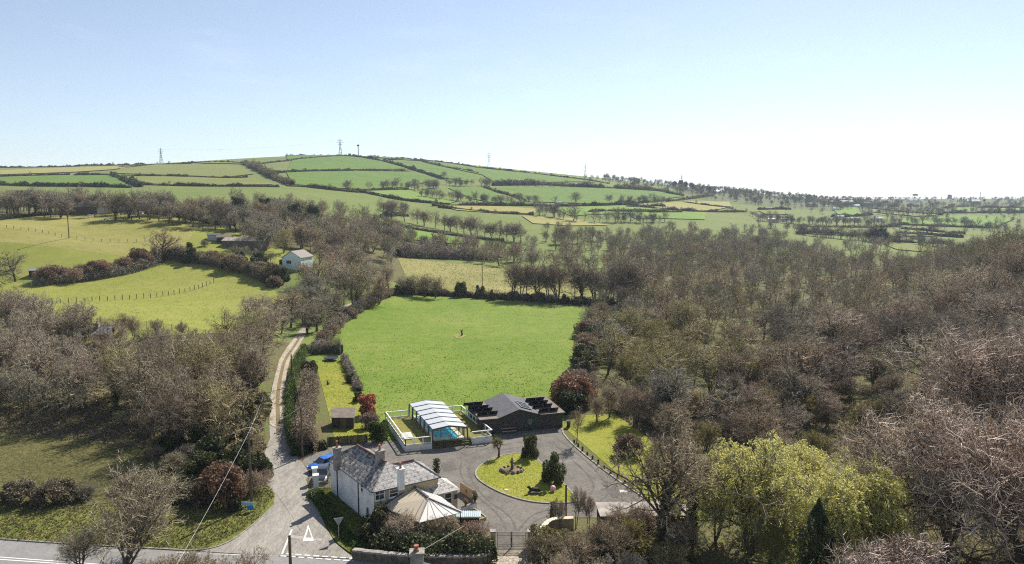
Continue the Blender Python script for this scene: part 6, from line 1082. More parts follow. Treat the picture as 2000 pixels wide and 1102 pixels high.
hedge('hedge', zpath([(612,968),(628,985),(650,1020),(675,1050),(720,1078),(752,1086)]), 1.5, .75, 'bright green low bank hedge between the lane and the cottage lawn', m='leaf_mid', size=.12, dens=700, core=(.04, .06, .014), vary=.5)
hedge('hedge', zpath([(735,1066),(780,1080),(850,1088),(930,1090),(958,1082)]), 3.4, 1.9, 'dense dark evergreen hedge below the conservatory beside the main road', m='leaf_dark', size=.15, dens=900, vary=.35, core=(.022, .024, .013))
for px, py, h, k, t, lab in ((770, 1054, 3.3, 'scrub', PALE, 'straggly pale bare shrub against the conservatory roof'), (835, 1060, 3.1, 'bud', (1.1, 1.1, .8), 'olive shrub in front of the conservatory'), (880, 1060, 2.8, 'bud', (.9, .95, .7), 'bare shrub in bud right of the conservatory front'), (930, 1062, 3.0, 'scrub', RED, 'reddish bare shrub beside the cream gatepost'), (800, 1070, 3, 'scrub', BROWN, 'bare brown shrub at the corner of the conservatory'), (745, 1052, 3.6, 'dark', (.9, .8, .6), 'dark evergreen shrub against the corner of the cottage'), (900, 1080, 2.5, 'brownbush', (.9, .8, .6), 'brown leafy shrub over the roadside wall near the gate')): bush((k, 0), PZ(px, py), h, lab, tint=t, sq=1.15)
bush(('scrub', 1), PZ(790, 1062), 3.9, 'tall straggly bare shrub standing before the front corner of the conservatory', tint=PALE); bush(('scrub', 0), PZ(862, 1062), 3.6, 'thin bare shrub in front of the white end of the conservatory roof', tint=BROWN)
hedge('hedge', zpath([(1045,1096),(1100,1090),(1180,1084),(1260,1084),(1350,1092)]), 5.0, 2.3, 'wide dark brown and green roadside hedge right of the drive gate', m='leaf_olive', size=.14, dens=950, vary=.4, core=(.03, .027, .016))
for k, (px, y, h, t, kd) in enumerate(((1060, 61, 4.2, BROWN, 'scrub'), (1130, 60, 4.6, BROWN, 'scrub'), (1190, 62, 5, RED, 'scrub'), (1100, 57, 4, PALE, 'scrub'), (1170, 56, 4.4, PALE, 'scrub'), (1240, 57, 4.2, PALE, 'scrub'), (1050, 56, 3.5, PALE, 'scrub'), (1300, 58, 5, BROWN, 'bud'), (1230, 64, 4.5, OLIVE, 'bud'), (1330, 63, 4.5, BROWN, 'scrub'), (1205, 67, 3.9, BROWN, 'scrub'), (1255, 67, 4.2, RED, 'scrub'), (1310, 68, 4.2, OLIVE, 'bud'), (1225, 66, 3.4, PALE, 'scrub'))):
    bush((kd, k % 2), ATY(px, y), h, ('pale bare sapling scrub along the bottom of the roadside hedge by the gate', 'tall thin bare shrub rising out of the roadside hedge by the gate', 'bushy shrub in bud in the roadside hedge near the two ivy trunks')[0 if t == PALE else 2 if kd == 'bud' else 1], name='shrub', cat='shrub', group=('pale scrub below the gate hedge', 'tall shrubs of the gate hedge', 'budding shrubs of the gate hedge')[0 if t == PALE else 2 if kd == 'bud' else 1], tint=t)
for px, py, h in ((1125, 1032, 6), (1150, 1036, 5.4), (1095, 1040, 5)): T(('tall', 1), 0, 0, h, 'thin bare sapling standing by the curved entrance wall', cat='tree', group='saplings by the entrance wall', tint=RED, sq=.6, loc=PZ(px, py))
# trees of the drive bank
o = T(('tall', 0), 0, 0, 6.2, 'small leaning bare tree at the corner of the drive and the grass bank', tint=BROWN, loc=PZ(1126, 866), sq=.9); o.rotation_euler.y = R(-9)
ivy_tree(1285, 63.5, 14.4, 9.5, 431, 2, 'tall bare tree with two ivy covered trunks in front of the long shed', .2); ivy_tree(1352, 66, 11.6, 8.5, 432, 1, 'bare ivy trunked tree just right of the twin ivy trunks', 2.1)
T(('many', 0), 1395, 66, 9.5, 'bare tree at the left side of the yellow green willow', tint=RED); bush(('brownbush', 0), PZ(1228, 890), 3.2, 'dark purple brown round bush on the grass bank', tint=(.7, .58, .58), sq=1.1)
c = PZ(1251, 940); o = empty('log_seat', c, 'small flat grey stone seat lying on the grass bank', 'stone'); MB().box((c.x, c.y, .28), (1.1, .6, .12), .2).build('slab', MT['grey_stone'], o); [MB().box((c.x + d, c.y, 0), (.2, .45, .275), .2).build('foot', MT['dark_stone'], o) for d in (-.35, .35)]
def willow(cx, y, H, W, seed, label, n=620):
    rng = np.random.default_rng(seed); base = ATY(cx, y); lv, _ = skeleton(seed, H, .25, 2, n=(12, 9, 6), ang=(60, 56, 52), rat=(.85, .6, .55), rx=W / 2, cz=.52, rz=.5, r=(.34, .15, .07, .03), splay=R(24)); o = empty('willow_tree', base, label, 'tree', 'yellow green willows')
    put('trunk', fast_mesh('trunk', *join([tubes(*q, 6) for q in lv[:2]]), [MT['bark']], smooth=True), o); src = np.vstack([lv[2][0][:, 2:].reshape(-1, 3), lv[3][0][:, 1:].reshape(-1, 3)]); p = src[rng.integers(0, len(src), n)] + rng.normal(0, .18, (n, 3)); outw = nrm(p * [1, 1, 0] + 1e-6); Ls = rng.uniform(.3, 1.3, n); K = 30; t = np.linspace(0, 1, K)[None, :, None]
    P = p[:, None] + (outw[:, None] + rng.normal(0, .6, (n, 1, 3))) * (np.sin(t * 1.5) * .65) - np.array([0, 0, 1.0]) * (t ** 1.35) * Ls[:, None, None] + np.array([0, 0, .25]) * np.sin(t * 3.1); C = P.reshape(-1, 3) + rng.normal(0, .10, (n * K, 3)); C[:, 2] = np.maximum(C[:, 2], .3); d = nrm(np.repeat(nrm(P[:, -1] - P[:, 0]), K, 0) + rng.normal(0, .9, (n * K, 3)))
    V, F = leaves(C, .12, rng, .34, d); st = tubes(P[:, ::7], np.full(n, .012), np.full(n, .006), 3); b2 = tubes(*lv[2], 4); b3 = tubes(*lv[3], 3); X, G = join([b2, b3, st, (V, F)]); k = len(b2[1]) + len(b3[1]) + len(st[1])
    put('crown', fast_mesh('crown', X, G, [MT['twig'], MT['leaf_willow']], mi=np.r_[np.zeros(k), np.ones(len(F))]), o, color=(1, 1, 1))
willow(1465, 64, 11.6, 11, 301, 'yellow green weeping willow in fresh leaf beside the ivy trunks', 1400); willow(1615, 61, 11.4, 9.8, 302, 'yellow green weeping willow behind the dark conifer, touching the pale twigs', 1400); willow(1555, 71, 8.8, 8, 303, 'yellow green weeping willow set back between the two nearer willows', 1300)
def conifer(cx, y, H, W, seed, label, group=None):
    rng = np.random.default_rng(seed); base = ATY(cx, y); o = empty('conifer', base, label, 'conifer', group); MB().tube([base, base + UP * H * .95], [.2, .03], 7).build('trunk', MT['bark'], o); n = 9000; z = H * (.04 + .96 * rng.uniform(0, 1, n) ** 1.35); lay = np.floor(z / .42); rr = W / 2 * np.clip(1 - z / H, .015, 1) ** .8 * (.75 + .5 * np.modf(np.sin(lay * 12.9 + 3) * 43.7)[0].clip(0, 1)); a = rng.uniform(0, 6.28, n); a = np.round(a / .55 + lay * .3) * .55 - lay * .165 + rng.normal(0, .16, n); q = rng.uniform(.25, 1, n) ** .6; rr = rr * q
    C = np.column_stack([rr * np.cos(a), rr * np.sin(a), z - q * .35 + .2]); d = nrm(np.column_stack([np.cos(a), np.sin(a), np.full(n, -.7)]) + rng.normal(0, .3, (n, 3))); V, F = leaves(C, .15, rng, .3, d); put('crown', fast_mesh('crown', V, F, [MT['leaf_dark']]), o, color=(.75, .95, .85))
conifer(1590, 56, 8.9, 5.2, 311, 'dark narrow conifer standing in front of the willow'); conifer(1455, 55, 4.2, 2.4, 312, 'short dark conifer at the bottom edge below the willow, left of its twin', 'short conifers at the bottom edge'); conifer(1500, 54.5, 4.4, 2.4, 313, 'short dark conifer at the bottom edge, between its twin and the narrow conifer', 'short conifers at the bottom edge')
# big pale-twigged trees close by on the right
def near_tree(px, y, H, W, seed, label, tint, **kw):
    lv, rng = skeleton(seed, H, .22, 3, n=(12, 9, 8, 6), ang=(62, 58, 56, 54), rat=(.9, .56, .52, .6), rx=W / 2, up=.03, cz=.55, rz=.5, r=(.30, .16, .075, .034, .021), wander=.24, splay=R(24)); TREE[('near', seed)] = tree_meshes('near', lv, MT['bark'], MT['twig_pale']); loc = ATY(px, y); o = empty('bare_tree', loc, label, 'tree', 'pale twigged trees on the right'); o.rotation_euler = (0, 0, rnd.uniform(0, 6.28)); put('trunk', TREE[('near', seed)][0], o); put('crown', TREE[('near', seed)][1], o, color=tint)
near_tree(1850, 61, 15.5, 16, 401, 'wide bare tree with pale pinkish twigs, nearest the willow', (1.1, 1.04, .97)); near_tree(1990, 52, 15, 14, 402, 'huge pale twigged bare tree filling the bottom right corner', (1.15, 1.04, 1.0)); near_tree(1920, 80, 15.5, 15, 403, 'pale twigged bare tree standing behind the bottom right pair', (1.1, 1, .95)); near_tree(1740, 49, 8.5, 9, 404, 'low pale twigged tree at the bottom edge right of the willow', (1.05, .98, .98)); near_tree(2090, 74, 17, 15, 405, 'pale twigged bare tree cut by the right edge', (.95, .9, .88))
# --- left wood between the clearing and the lane
LW = []
for k in range(72):
    for _ in range(90):
        px, y = rnd.uniform(-80, 545), rnd.uniform(90, 146); p = ATY(px, y); ppx, ppy = PROJ(*p)
        lim = 84 + (px < 330) * 6 + (px < 260) * 5 + (px < 120) * 3
        if y > lim and px < (492 if y < 112 else 508 if y < 130 else 520) and all((p - q).length > 4.1 for q in LW): break
    else: continue
    LW.append(p); kd = rnd.choice([('many', 0), ('many', 1), ('many', 2), ('many', 0), ('tall', 1), ('tall', 0), ('tall', 1), ('oak', 0), ('ivy', 1), ('round', 2)]); pale = px < 170
    zone = 'above the clearing' if px < 170 else 'below the mesh fence' if px < 380 else 'beside the lane'
    look = {'many': 'many stemmed', 'round': 'round headed', 'tall': 'tall slim', 'oak': 'wide crooked', 'ivy': 'ivy clad'}[kd[0]]; row = 'front' if y < 112 else 'middle' if y < 128 else 'rear'
    hh = rnd.uniform(10, 13.2) * (1 if kd[0] != 'oak' else .85)
    if 175 < px < 440: hh = max(5.5, min(hh, 34 - y * .182 - p.z))
    T(kd, px, y, hh, f'{look} bare tree in the {row} of the left wood {zone}', group=f'{look} {row} trees of the wood {zone}', tint=(1.12, 1.08, 1.0) if pale else rnd.choice([BROWN, BROWN, OLIVE, (.8, .76, .68), (.95, .86, .74)])).rotation_euler.y = R(-rnd.uniform(2, 14))
for k, (px, y, h, kd, lab) in enumerate(((330, 92, 3.6, 'dark', 'dark leafy undergrowth bush at the front of the left wood, above the clearing'), (400, 94, 3.8, 'dark', 'dark evergreen bush under the left wood nearer the lane'), (450, 97, 4.5, 'dark', 'big dark bush under the trees close to the russet bush'), (160, 106, 3, 'bud', 'pale leaved bush at the wood edge above the clearing'), (370, 99, 3, 'scrub', 'twiggy undergrowth among the front trunks of the left wood'), (300, 97, 2.8, 'brownbush', 'brown undergrowth at the middle of the clearing edge'), (500, 104, 5, 'holm', 'dark ivy bush beside the track at the wood corner'), (240, 100, 2.6, 'scrub', 'low bare scrub at the clearing edge under leaning trees'), (155, 140, 6, 'holm', 'dark round evergreen beside the brick hut'), (495, 120, 5.5, 'holm', 'dark evergreen between the track and the wood'))): bush((kd, 0), ATY(px, y), h, lab, tint=(1.1, 1.1, .9), sq=1.1)
# --- trees along the lane top and around the bungalow
T(('oak', 0), 568, 178, 11.5, 'broad domed oak leaning over the track at the corner of the green field', 'oak_tree', tint=(1.15, .98, .8), sq=.95); T(('oak', 1), 480, 172, 9, 'lower pale oak just below the broad domed oak', 'oak_tree', tint=PALE); T(('ivy', 1), 620, 176, 9.5, 'ivy dark tree beside the top of the track', tint=BROWN); T(('ivy', 0), 600, 172, 8, 'small dark ivy tree where the track disappears', tint=GREY)
T(('many', 2), 690, 206, 15.5, 'tall many stemmed ash tree beside the lane bend', 'ash_tree', tint=(1.05, .95, .78)); T(('round', 1), 625, 212, 14.5, 'tall round bare tree below the bungalow', tint=(1.1, .95, .8)); T(('many', 0), 740, 214, 11, 'bare reddish tree at the near corner of the yellow rough grass', tint=RED)
for px, y, h, lab in ((660, 214, 12, 'bare tree close behind the tall ash, toward the bungalow'), (720, 225, 12.5, 'grey bare tree behind the tall ash on the lane bend'), (650, 232, 13, 'bare tree right of the bungalow gable'), (600, 222, 9, 'bare tree hiding the foot of the bungalow'), (585, 200, 8, 'bare tree at the end of the bramble hedge'), (760, 240, 10, 'bare brown tree at the left edge of the yellow rough grass'), (690, 245, 13, 'bare tree between the bungalow and the yellow rough grass')): T((rnd.choice(['many', 'round']), rnd.randrange(3)), px, y, h, lab, tint=rnd.choice([BROWN, GREY, RED]))
hedge('hedge', path([(618,690),(652,640),(700,607),(757,578)]), 3.2, 2.6, 'brown twiggy hedge along the left side of the paddock beside the lane', m='twig', size=.42, dens=520, aspect=.09, upright=.5, vary=.5, core=(.07, .055, .04))
hedge('hedge', path([(757,577),(800,573),(880,578),(1000,585),(1100,592),(1185,600)]), 3.0, 2.2, 'dark hedge along the far end of the paddock', m='leaf_dark', size=.17, dens=220, vary=.5)
for k, (px, py, h, kd, t) in enumerate(((900, 580, 6.2, 'holm', (1.2, 1.1, .9)), (937, 582, 5, 'dark', (1.2, 1.1, .9)), (855, 577, 4, 'brownbush', (.9, .85, .75)), (960, 586, 4, 'dark', (1.1, 1, .8)), (820, 572, 4.5, 'scrub', RED), (1190, 606, 5, 'dark', (1, 1, .9)))): bush((kd, 0), AT(px, py), h, ('tallest rounded dark bush in the hedge at the far end of the paddock', 'slim dark bush right of the tallest one in the paddock hedge', 'brown bush left of the tallest one in the far paddock hedge', 'low dark bush just left of the far row of trees', 'reddish bare shrub near the left end of the far paddock hedge', 'dark bush at the far right corner of the paddock')[k], tint=t, sq=.8)
names = ('first', 'second', 'third', 'fourth', 'fifth', 'sixth', 'seventh', 'eighth', 'ninth', 'tenth', 'eleventh', 'twelfth', 'thirteenth', 'fourteenth')
for k, (px, h, kd) in enumerate(((1000, 15.5, ('many', 0)), (1018, 16, ('tall', 1)), (1028, 15, ('tall', 0)), (1050, 15, ('many', 1)), (1070, 16, ('tall', 1)), (1090, 16.5, ('many', 2)), (1122, 15.5, ('tall', 0)), (1136, 15, ('ivy', 0)), (1160, 15.5, ('many', 1)), (1190, 17, ('tall', 1)), (1210, 19, ('ivy', 1)), (1232, 18, ('many', 2)))): T(kd, px, 238 - (k > 8) * 6, h, f'bare tree at the far end of the paddock, {names[k]} of its row', group='row of trees at the far end of the paddock', tint=(.85, .76, .7))
for k, (px, h) in enumerate(((806, 8), (830, 9.5), (792, 7.5), (850, 8.5))): T(('many', k % 3), px, 236, h, f'small bare tree in the left half of the far paddock hedge, {names[(1, 2, 0, 3)[k]]} from the lane', group='small trees left in the far paddock hedge', tint=BROWN)
# right side of the paddock
for k, (px, py, h, kd, t, lab) in enumerate(((1148, 650, 8.5, ('many', 0), RED, 'dark reddish bare tree leaning over the right side of the paddock'), (1165, 672, 6, ('holm', 0), (1, .95, .9), 'dark ivy thicket at the right side of the paddock'), (1150, 700, 5, ('brownbush', 0), (.9, .8, .75), 'brown thicket midway down the right side of the paddock'), (1130, 745, 5, ('dark', 0), (.9, .85, .8), 'dark thicket on the paddock side above the hall'), (1118, 790, 5.5, ('brownbush', 0), (1.0, .74, .62), 'russet bush behind the right end of the hall'), (1140, 780, 6.5, ('scrub', 0), RED, 'pinkish bare thicket above the hall, right of the russet bush'), (1120, 806, 4, ('dark', 1), (.7, .8, .7), 'dark evergreen bush against the right end of the hall'), (1185, 640, 6, ('bud', 0), BROWN, 'pale brown thicket at the upper right corner of the paddock'))):
    f = T if kd[0] in ('many',) else None
    if f: f(kd, 0, 0, h, lab, tint=t, loc=AT(px, py))
    else: bush(kd, AT(px, py), h, lab, tint=t, sq=1.15)
for px, py, h, lab in ((1190, 815, 6.5, 'thin bare birch on the grass bank near the hall'), (1165, 826, 5.5, 'slim bare tree on the grass bank closest to the hall'), (1238, 832, 6.5, 'bare tree at the top of the grass bank near the purple brown bush')): T(('many', 1), 0, 0, h, lab, tint=BROWN, loc=PZ(px, py), sq=.75)
# --- bramble bank on the green field, orchard
hedge('bramble_bank', path([(70,553),(150,549),(240,534),(300,512)]), 6.5, 2.8, 'broad pinkish brown bramble bank between the two left fields', m='twig', size=.5, dens=520, aspect=.09, upright=.35, core=(.09, .07, .055), vary=.45)
hedge('hedge', path([(280,516),(325,506),(350,507),(420,518),(480,533),(545,560)]), 4.2, 3.4, 'dark scrubby hedge along the top of the green field below the orchard', m='leaf_brown', size=.2, dens=340, vary=.5, core=(.035, .03, .022))
def along(pxs, n, off, zs=None):
    P = np.array(path(pxs)); P = smooth_open(P, 1); cum = np.r_[0, np.cumsum(np.linalg.norm(np.diff(P, axis=0), axis=1))]; o = []
    for k in range(n):
        t = cum[-1] * (k + rnd.uniform(.1, .9)) / n; x, y = np.interp(t, cum, P[:, 0]) + rnd.uniform(-off, off), np.interp(t, cum, P[:, 1]) + rnd.uniform(-off, off); o.append((x, y, float(HT(x, y))))
    return o
for k, q in enumerate(along([(75,553),(150,547),(240,532),(300,512)], 22, 2.4)): bush((('scrub', 'scrub', 'bud', 'brownbush')[k % 4], k % 2 if k % 4 < 3 else 0), q, rnd.uniform(3.8, 6), 'pinkish brown bramble bush in the bank between the two left fields', 'bramble_bush', 'bush', 'brambles of the bank', (1.1, .92, .84), 1.2)
for k, q in enumerate(along([(285,515),(325,506),(350,507),(420,518),(480,533),(545,560)], 20, 1.8)): bush((('scrub', 'bud', 'dark', 'brownbush')[k % 4], k % 2 if k % 4 < 3 else 0), q, rnd.uniform(3.6, 6.2), ('bare brown bush', 'olive bush in bud', 'dark evergreen bush', 'brown leafy bush')[k % 4] + ' in the hedge along the top of the green field', 'hedge_bush', 'bush', ('bare', 'olive', 'dark', 'brown')[k % 4] + ' bushes of the green field hedge', (1, .95, .85), 1.15)
for k, q in enumerate(along([(630,675),(652,640),(700,607),(757,578)], 16, .9)): bush((('scrub', 'brownbush')[k % 2], 0), q, rnd.uniform(2.6, 4), ('bare twiggy', 'brown leafy')[k % 2] + ' bush in the hedge on the lane side of the paddock', 'hedge_bush', 'bush', ('bare', 'brown')[k % 2] + ' bushes of the lane side hedge', (1, .9, .8), 1.1)
for k, q in enumerate(along([(757,577),(800,573),(880,578),(1000,585),(1100,592),(1185,600)], 20, 1.0)): bush((('scrub', 'dark', 'brownbush')[k % 3], 0), q, rnd.uniform(2.2, 3.8), ('bare', 'dark evergreen', 'brown leafy')[k % 3] + ' low bush in the hedge at the far end of the paddock', 'hedge_bush', 'bush', ('bare', 'dark', 'brown')[k % 3] + ' low bushes of the far paddock hedge', (1, .92, .82), 1.2)
for k, q in enumerate(along([(1178,612),(1165,655),(1152,700),(1135,750),(1115,795)], 16, 2.0)): bush((('scrub', 'bud', 'brownbush', 'dark')[k % 4], 0), q, rnd.uniform(3.2, 5.5), ('bare brown', 'olive', 'brown leafy', 'dark evergreen')[k % 4] + ' bush in the thicket down the right side of the paddock', 'hedge_bush', 'bush', ('bare', 'olive', 'brown', 'dark')[k % 4] + ' bushes right of the paddock', (1, .9, .85), 1.25)
for k, (px, y, h) in enumerate(((585, 190, 9), (608, 197, 10), (640, 202, 11), (655, 192, 9), (535, 180, 8.5), (505, 186, 7.5), (672, 208, 11), (628, 187, 9.5), (562, 196, 9), (548, 168, 8), (590, 180, 8), (530, 160, 9.5), (500, 155, 9), (612, 208, 11), (660, 224, 12))): T((('round', 'many')[k % 2], k % 3), px, y, h, ('round headed', 'many stemmed')[k % 2] + ' bare tree crowding the top of the lane below the bungalow', group=('round', 'many stemmed')[k % 2] + ' trees at the top of the lane', tint=(BROWN, GREY, PALE)[k % 3])
T(('oak', 1), 30, 211, 11, 'dark spreading tree at the left end of the bramble bank', 'oak_tree', tint=(.75, .74, .62)); T(('oak', 0), 316, 240, 12, 'lone spreading bare oak on the top hedge of the green field', 'oak_tree', tint=(1.05, .95, .75)); T(('pine', 1), 371, 246, 6.5, 'small dark pine beside the lone spreading oak', 'pine_tree', tint=(1.2, 1.2, 1), sq=.8)
for k, (px, py, h, kd, t, lab) in enumerate(((270, 512, 5.5, ('holm', 0), (1, 1, 1), 'dark evergreen clump at the upper end of the bramble bank'), (395, 510, 4.6, ('bud', 0), OLIVE, 'olive bush in the hedge right of the small pine'), (440, 518, 5, ('bud', 1), OLIVE, 'wide olive brown bush in the middle of the hedge below the orchard'), (470, 512, 4.2, ('dark', 0), (1, 1, 1), 'dark evergreen bush below the long barn'), (508, 520, 5.8, ('holm', 0), (1, 1, 1), 'tall dark bush in the hedge left of the bungalow'), (530, 540, 5, ('brownbush', 0), (.8, .75, .65), 'brown bush at the right end of the hedge below the orchard'), (548, 548, 5, ('dark', 1), (.9, .9, .9), 'dark bush where the hedge meets the lane trees'), (345, 503, 4.5, ('scrub', 0), RED, 'reddish thicket right beside the lone spreading oak'), (400, 482, 3, ('scrub', 1), BROWN, 'bare shrub in the grass between the small pine and the long barn'))): bush(kd, AT(px, py), h, lab, tint=t, sq=1.2)
for k, px in enumerate((455, 478, 500, 528)): T(('round', k % 3), px, 248 - k * 2, 5.5, f'small orchard tree in front of the long barn, {names[k]} from the left', group='orchard trees', tint=GREY)
# --- belt of trees above the horse field and the wood round to the bungalow
def wood(poly, n, space, zone, name, hs, tints, y0=0, kinds=('round', 'many', 'tall', 'oak'), low=False, extra=None):
    W = np.array(wpoly(poly)); lo, hi = W.min(0), W.max(0); out = []; tries = 0
    while len(out) < n and tries < n * 60:
        tries += 1; p = np.array([rnd.uniform(lo[0], hi[0]), rnd.uniform(lo[1], hi[1])])
        if not inside(W, p[None])[0]: continue
        if any((p[0] - q[0]) ** 2 + (p[1] - q[1]) ** 2 < space ** 2 for q in out): continue
        out.append(p)
    out.sort(key=lambda p: p[1]); return out
LOOK = {'many': 'many stemmed', 'round': 'round headed', 'tall': 'tall slim', 'oak': 'wide crooked', 'ivy': 'ivy clad', 'bud': 'budding'}
def tname(t): return {id(GREY): 'grey', id(BROWN): 'brown', id(RED): 'reddish', id(OLIVE): 'olive', id(PALE): 'pale', id(DARK): 'dark'}[id(t)]
def plant(pts, zone, hs, tints, kinds, name='bare_tree'):
    for p in pts:
        t = rnd.choice(tints); kd = (rnd.choice(kinds), 0); kd = (kd[0], rnd.randrange(3) if kd[0] in ('round', 'many') else rnd.randrange(2)); h = rnd.uniform(*hs) * {'oak': .85, 'bud': .55}.get(kd[0], 1); lab = f'{LOOK[kd[0]]} {tname(t)} bare tree {zone}'
        T(kd, 0, 0, h, lab, name, group=f'{LOOK[kd[0]]} {tname(t)} trees {zone}', tint=t, loc=(p[0], p[1], float(HT(p[0], p[1]))))
belt = [(x + rnd.uniform(-7, 7), y) for x in range(-40, 480, 13) for y in (rnd.uniform(283, 290), rnd.uniform(294, 306))]
plant([tuple(ATY(x, y)[:2]) for x, y in belt if not (135 < x < 175 and y < 295) and not (185 < x < 215 and y < 299)], 'in the belt above the horse field', (9, 13.5), [GREY, BROWN, GREY, DARK], ('round', 'many', 'tall', 'ivy'))
bt = [(px, y) for y, x0, x1 in ((262, 490, 545), (272, 505, 640), (284, 470, 700), (296, 470, 720), (310, 480, 750), (326, 500, 760), (345, 520, 770), (252, 620, 720), (364, 560, 780)) for px in np.arange(x0, x1, 27) + rnd.uniform(0, 12)]
plant([tuple(ATY(x + rnd.uniform(-6, 6), y + rnd.uniform(-4, 4))[:2]) for x, y in bt], 'in the wood between the long barn and the hill', (9, 13), [GREY, BROWN, RED, GREY, OLIVE], ('round', 'many', 'oak', 'bud'))
for k, (px, y, h, lab) in enumerate(((461, 325, 15, 'dark pine in the tree belt, leftmost of the four and low topped'), (519, 330, 15, 'dark pine between two bare trees, second of four along the belt'), (580, 322, 17, 'tallest dark pine of the tree belt, near the long hedge'), (613, 330, 16, 'dark pine just right of the tallest one'), (592, 335, 14, 'dark pine crowded behind the tallest one'), (47, 312, 13, 'dark pine at the left end of the belt above the horse field'))): T(('pine', k % 2), px, y, h, lab, 'pine_tree', 'pine tree', tint=(.75, .85, .85), sq=1.1 if k < 2 else .9)
hedge('hedge', path([(-60,440),(0,430),(60,422),(130,417),(200,414),(290,418),(380,430),(430,440)]), 2.6, 1.7, 'dark hedge bank at the foot of the tree belt above the horse field', m='leaf_dark', size=.2, dens=130, core=(.025, .024, .018))
# --- behind the paddock
hedge('thicket', path([(775,500),(830,503),(900,505),(965,507)]), 9, 5, 'long purplish thicket at the back of the yellow rough grass', m='twig', size=.6, dens=460, aspect=.09, upright=.4, core=(.09, .07, .06), vary=.45)
for k, (px, y, h, kd, t) in enumerate(((795, 335, 9, 'bud', OLIVE), (840, 340, 7, 'dark', (1, 1, 1)), (870, 345, 7, 'dark', (1, 1, 1)), (925, 335, 9, 'round', BROWN), (975, 330, 10.5, 'oak', BROWN), (1005, 345, 11, 'round', RED), (770, 345, 10, 'round', GREY), (1040, 330, 11, 'many', GREY), (1080, 335, 12, 'round', RED), (1110, 320, 12, 'many', BROWN), (1150, 320, 13, 'round', GREY))):
    lab = ('olive tree at the left end of the purplish thicket', 'dark evergreen bush behind the thicket, left one of two', 'dark evergreen bush behind the thicket, right one of two', 'bare tree at the right end of the purplish thicket', 'crooked bare oak right of the purplish thicket', 'reddish bare tree right of the crooked oak behind the rough grass', 'bare tree left of the purplish thicket', 'many stemmed bare tree behind the slim power pole', 'reddish round tree behind the far row of paddock trees', 'brown many stemmed tree behind the far row of paddock trees', 'grey round tree behind the right end of the paddock trees')[k]
    (bush if kd in ('bud', 'dark') else lambda q, l, hh, lb, tint: T((q[0], k % 2), 0, 0, hh, lb, tint=tint, loc=l))((kd, 0), ATY(px, y), h, lab, tint=t)
row = [(750, 470), (765, 470), (790, 465), (815, 462), (828, 458), (850, 455), (868, 450), (880, 448), (893, 447), (906, 445), (920, 442), (933, 440), (947, 438), (960, 436), (975, 434), (990, 434), (1004, 434), (1016, 436), (1085, 440), (1098, 445), (1112, 450), (1128, 455)]
for k, (px, y) in enumerate(row): T((('round', 'many', 'round')[k % 3], k % 3), px, y, rnd.uniform(12.5, 15.5), 'grey bare tree in the long slanting row across the green strips', group='long slanting tree row', tint=(.88, .8, .76))
hedge('hedge', path([(748,428),(800,448),(850,455),(920,465),(985,472)]), 3, 2.0, 'hedge under the long slanting tree row', m='leaf_brown', size=.3, dens=60)
# --- the wood on the right
WR = [(1165,585),(1180,545),(1240,505),(1330,485),(1450,478),(1560,492),(1660,510),(1760,520),(1860,505),(2000,492),(2200,470),(2300,900),(2050,905),(1800,790),(1700,780),(1560,830),(1420,850),(1320,845),(1260,812),(1225,770),(1185,740),(1170,690),(1195,640)]
WP = np.array(wpoly(WR)); lo, hi = WP.min(0), WP.max(0); cell = {}; pts = []
for _ in range(60000):
    p = (rnd.uniform(lo[0], hi[0]), rnd.uniform(lo[1], hi[1])); sp = 6.0 if p[1] < 260 else 6.9; k = (int(p[0] // 7), int(p[1] // 7))
    if any((p[0] - q[0]) ** 2 + (p[1] - q[1]) ** 2 < sp * sp for a in (-1, 0, 1) for b_ in (-1, 0, 1) for q in cell.get((k[0] + a, k[1] + b_), ())): continue
    cell.setdefault(k, []).append(p); pts.append(p)
def more(n, px0, px1, y0, y1, ok=lambda px, y: True):
    o = []
    while len(o) < n:
        px, y = rnd.uniform(px0, px1), rnd.uniform(y0, y1)
        if ok(px, y): o.append(tuple(ATY(px, y)[:2]))
    return o
EXTRA = [more(95, 1040, 1420, 325, 520, lambda px, y: y > 325 + (1200 - px) * .1), more(130, 455, 770, 268, 400, lambda px, y: y > 300 or px > 560), more(60, -60, 480, 292, 330), more(45, 1400, 1750, 420, 560), more(240, 1030, 1520, 420, 590, lambda px, y: y < 420 + (px - 1000) * .55), more(60, 760, 1060, 330, 372)]
pts = np.array(pts); pts = pts[inside(WP, pts)]; pts = pts[np.argsort(pts[:, 1])]; ppx = np.array([PROJ(x, y, 5)[0] for x, y in pts]); vis = (ppx > -40) & (ppx < 2060)
near = pts[vis][:125]; rest = np.vstack([pts[vis][125:]] + [np.array(s_) for s_ in EXTRA])
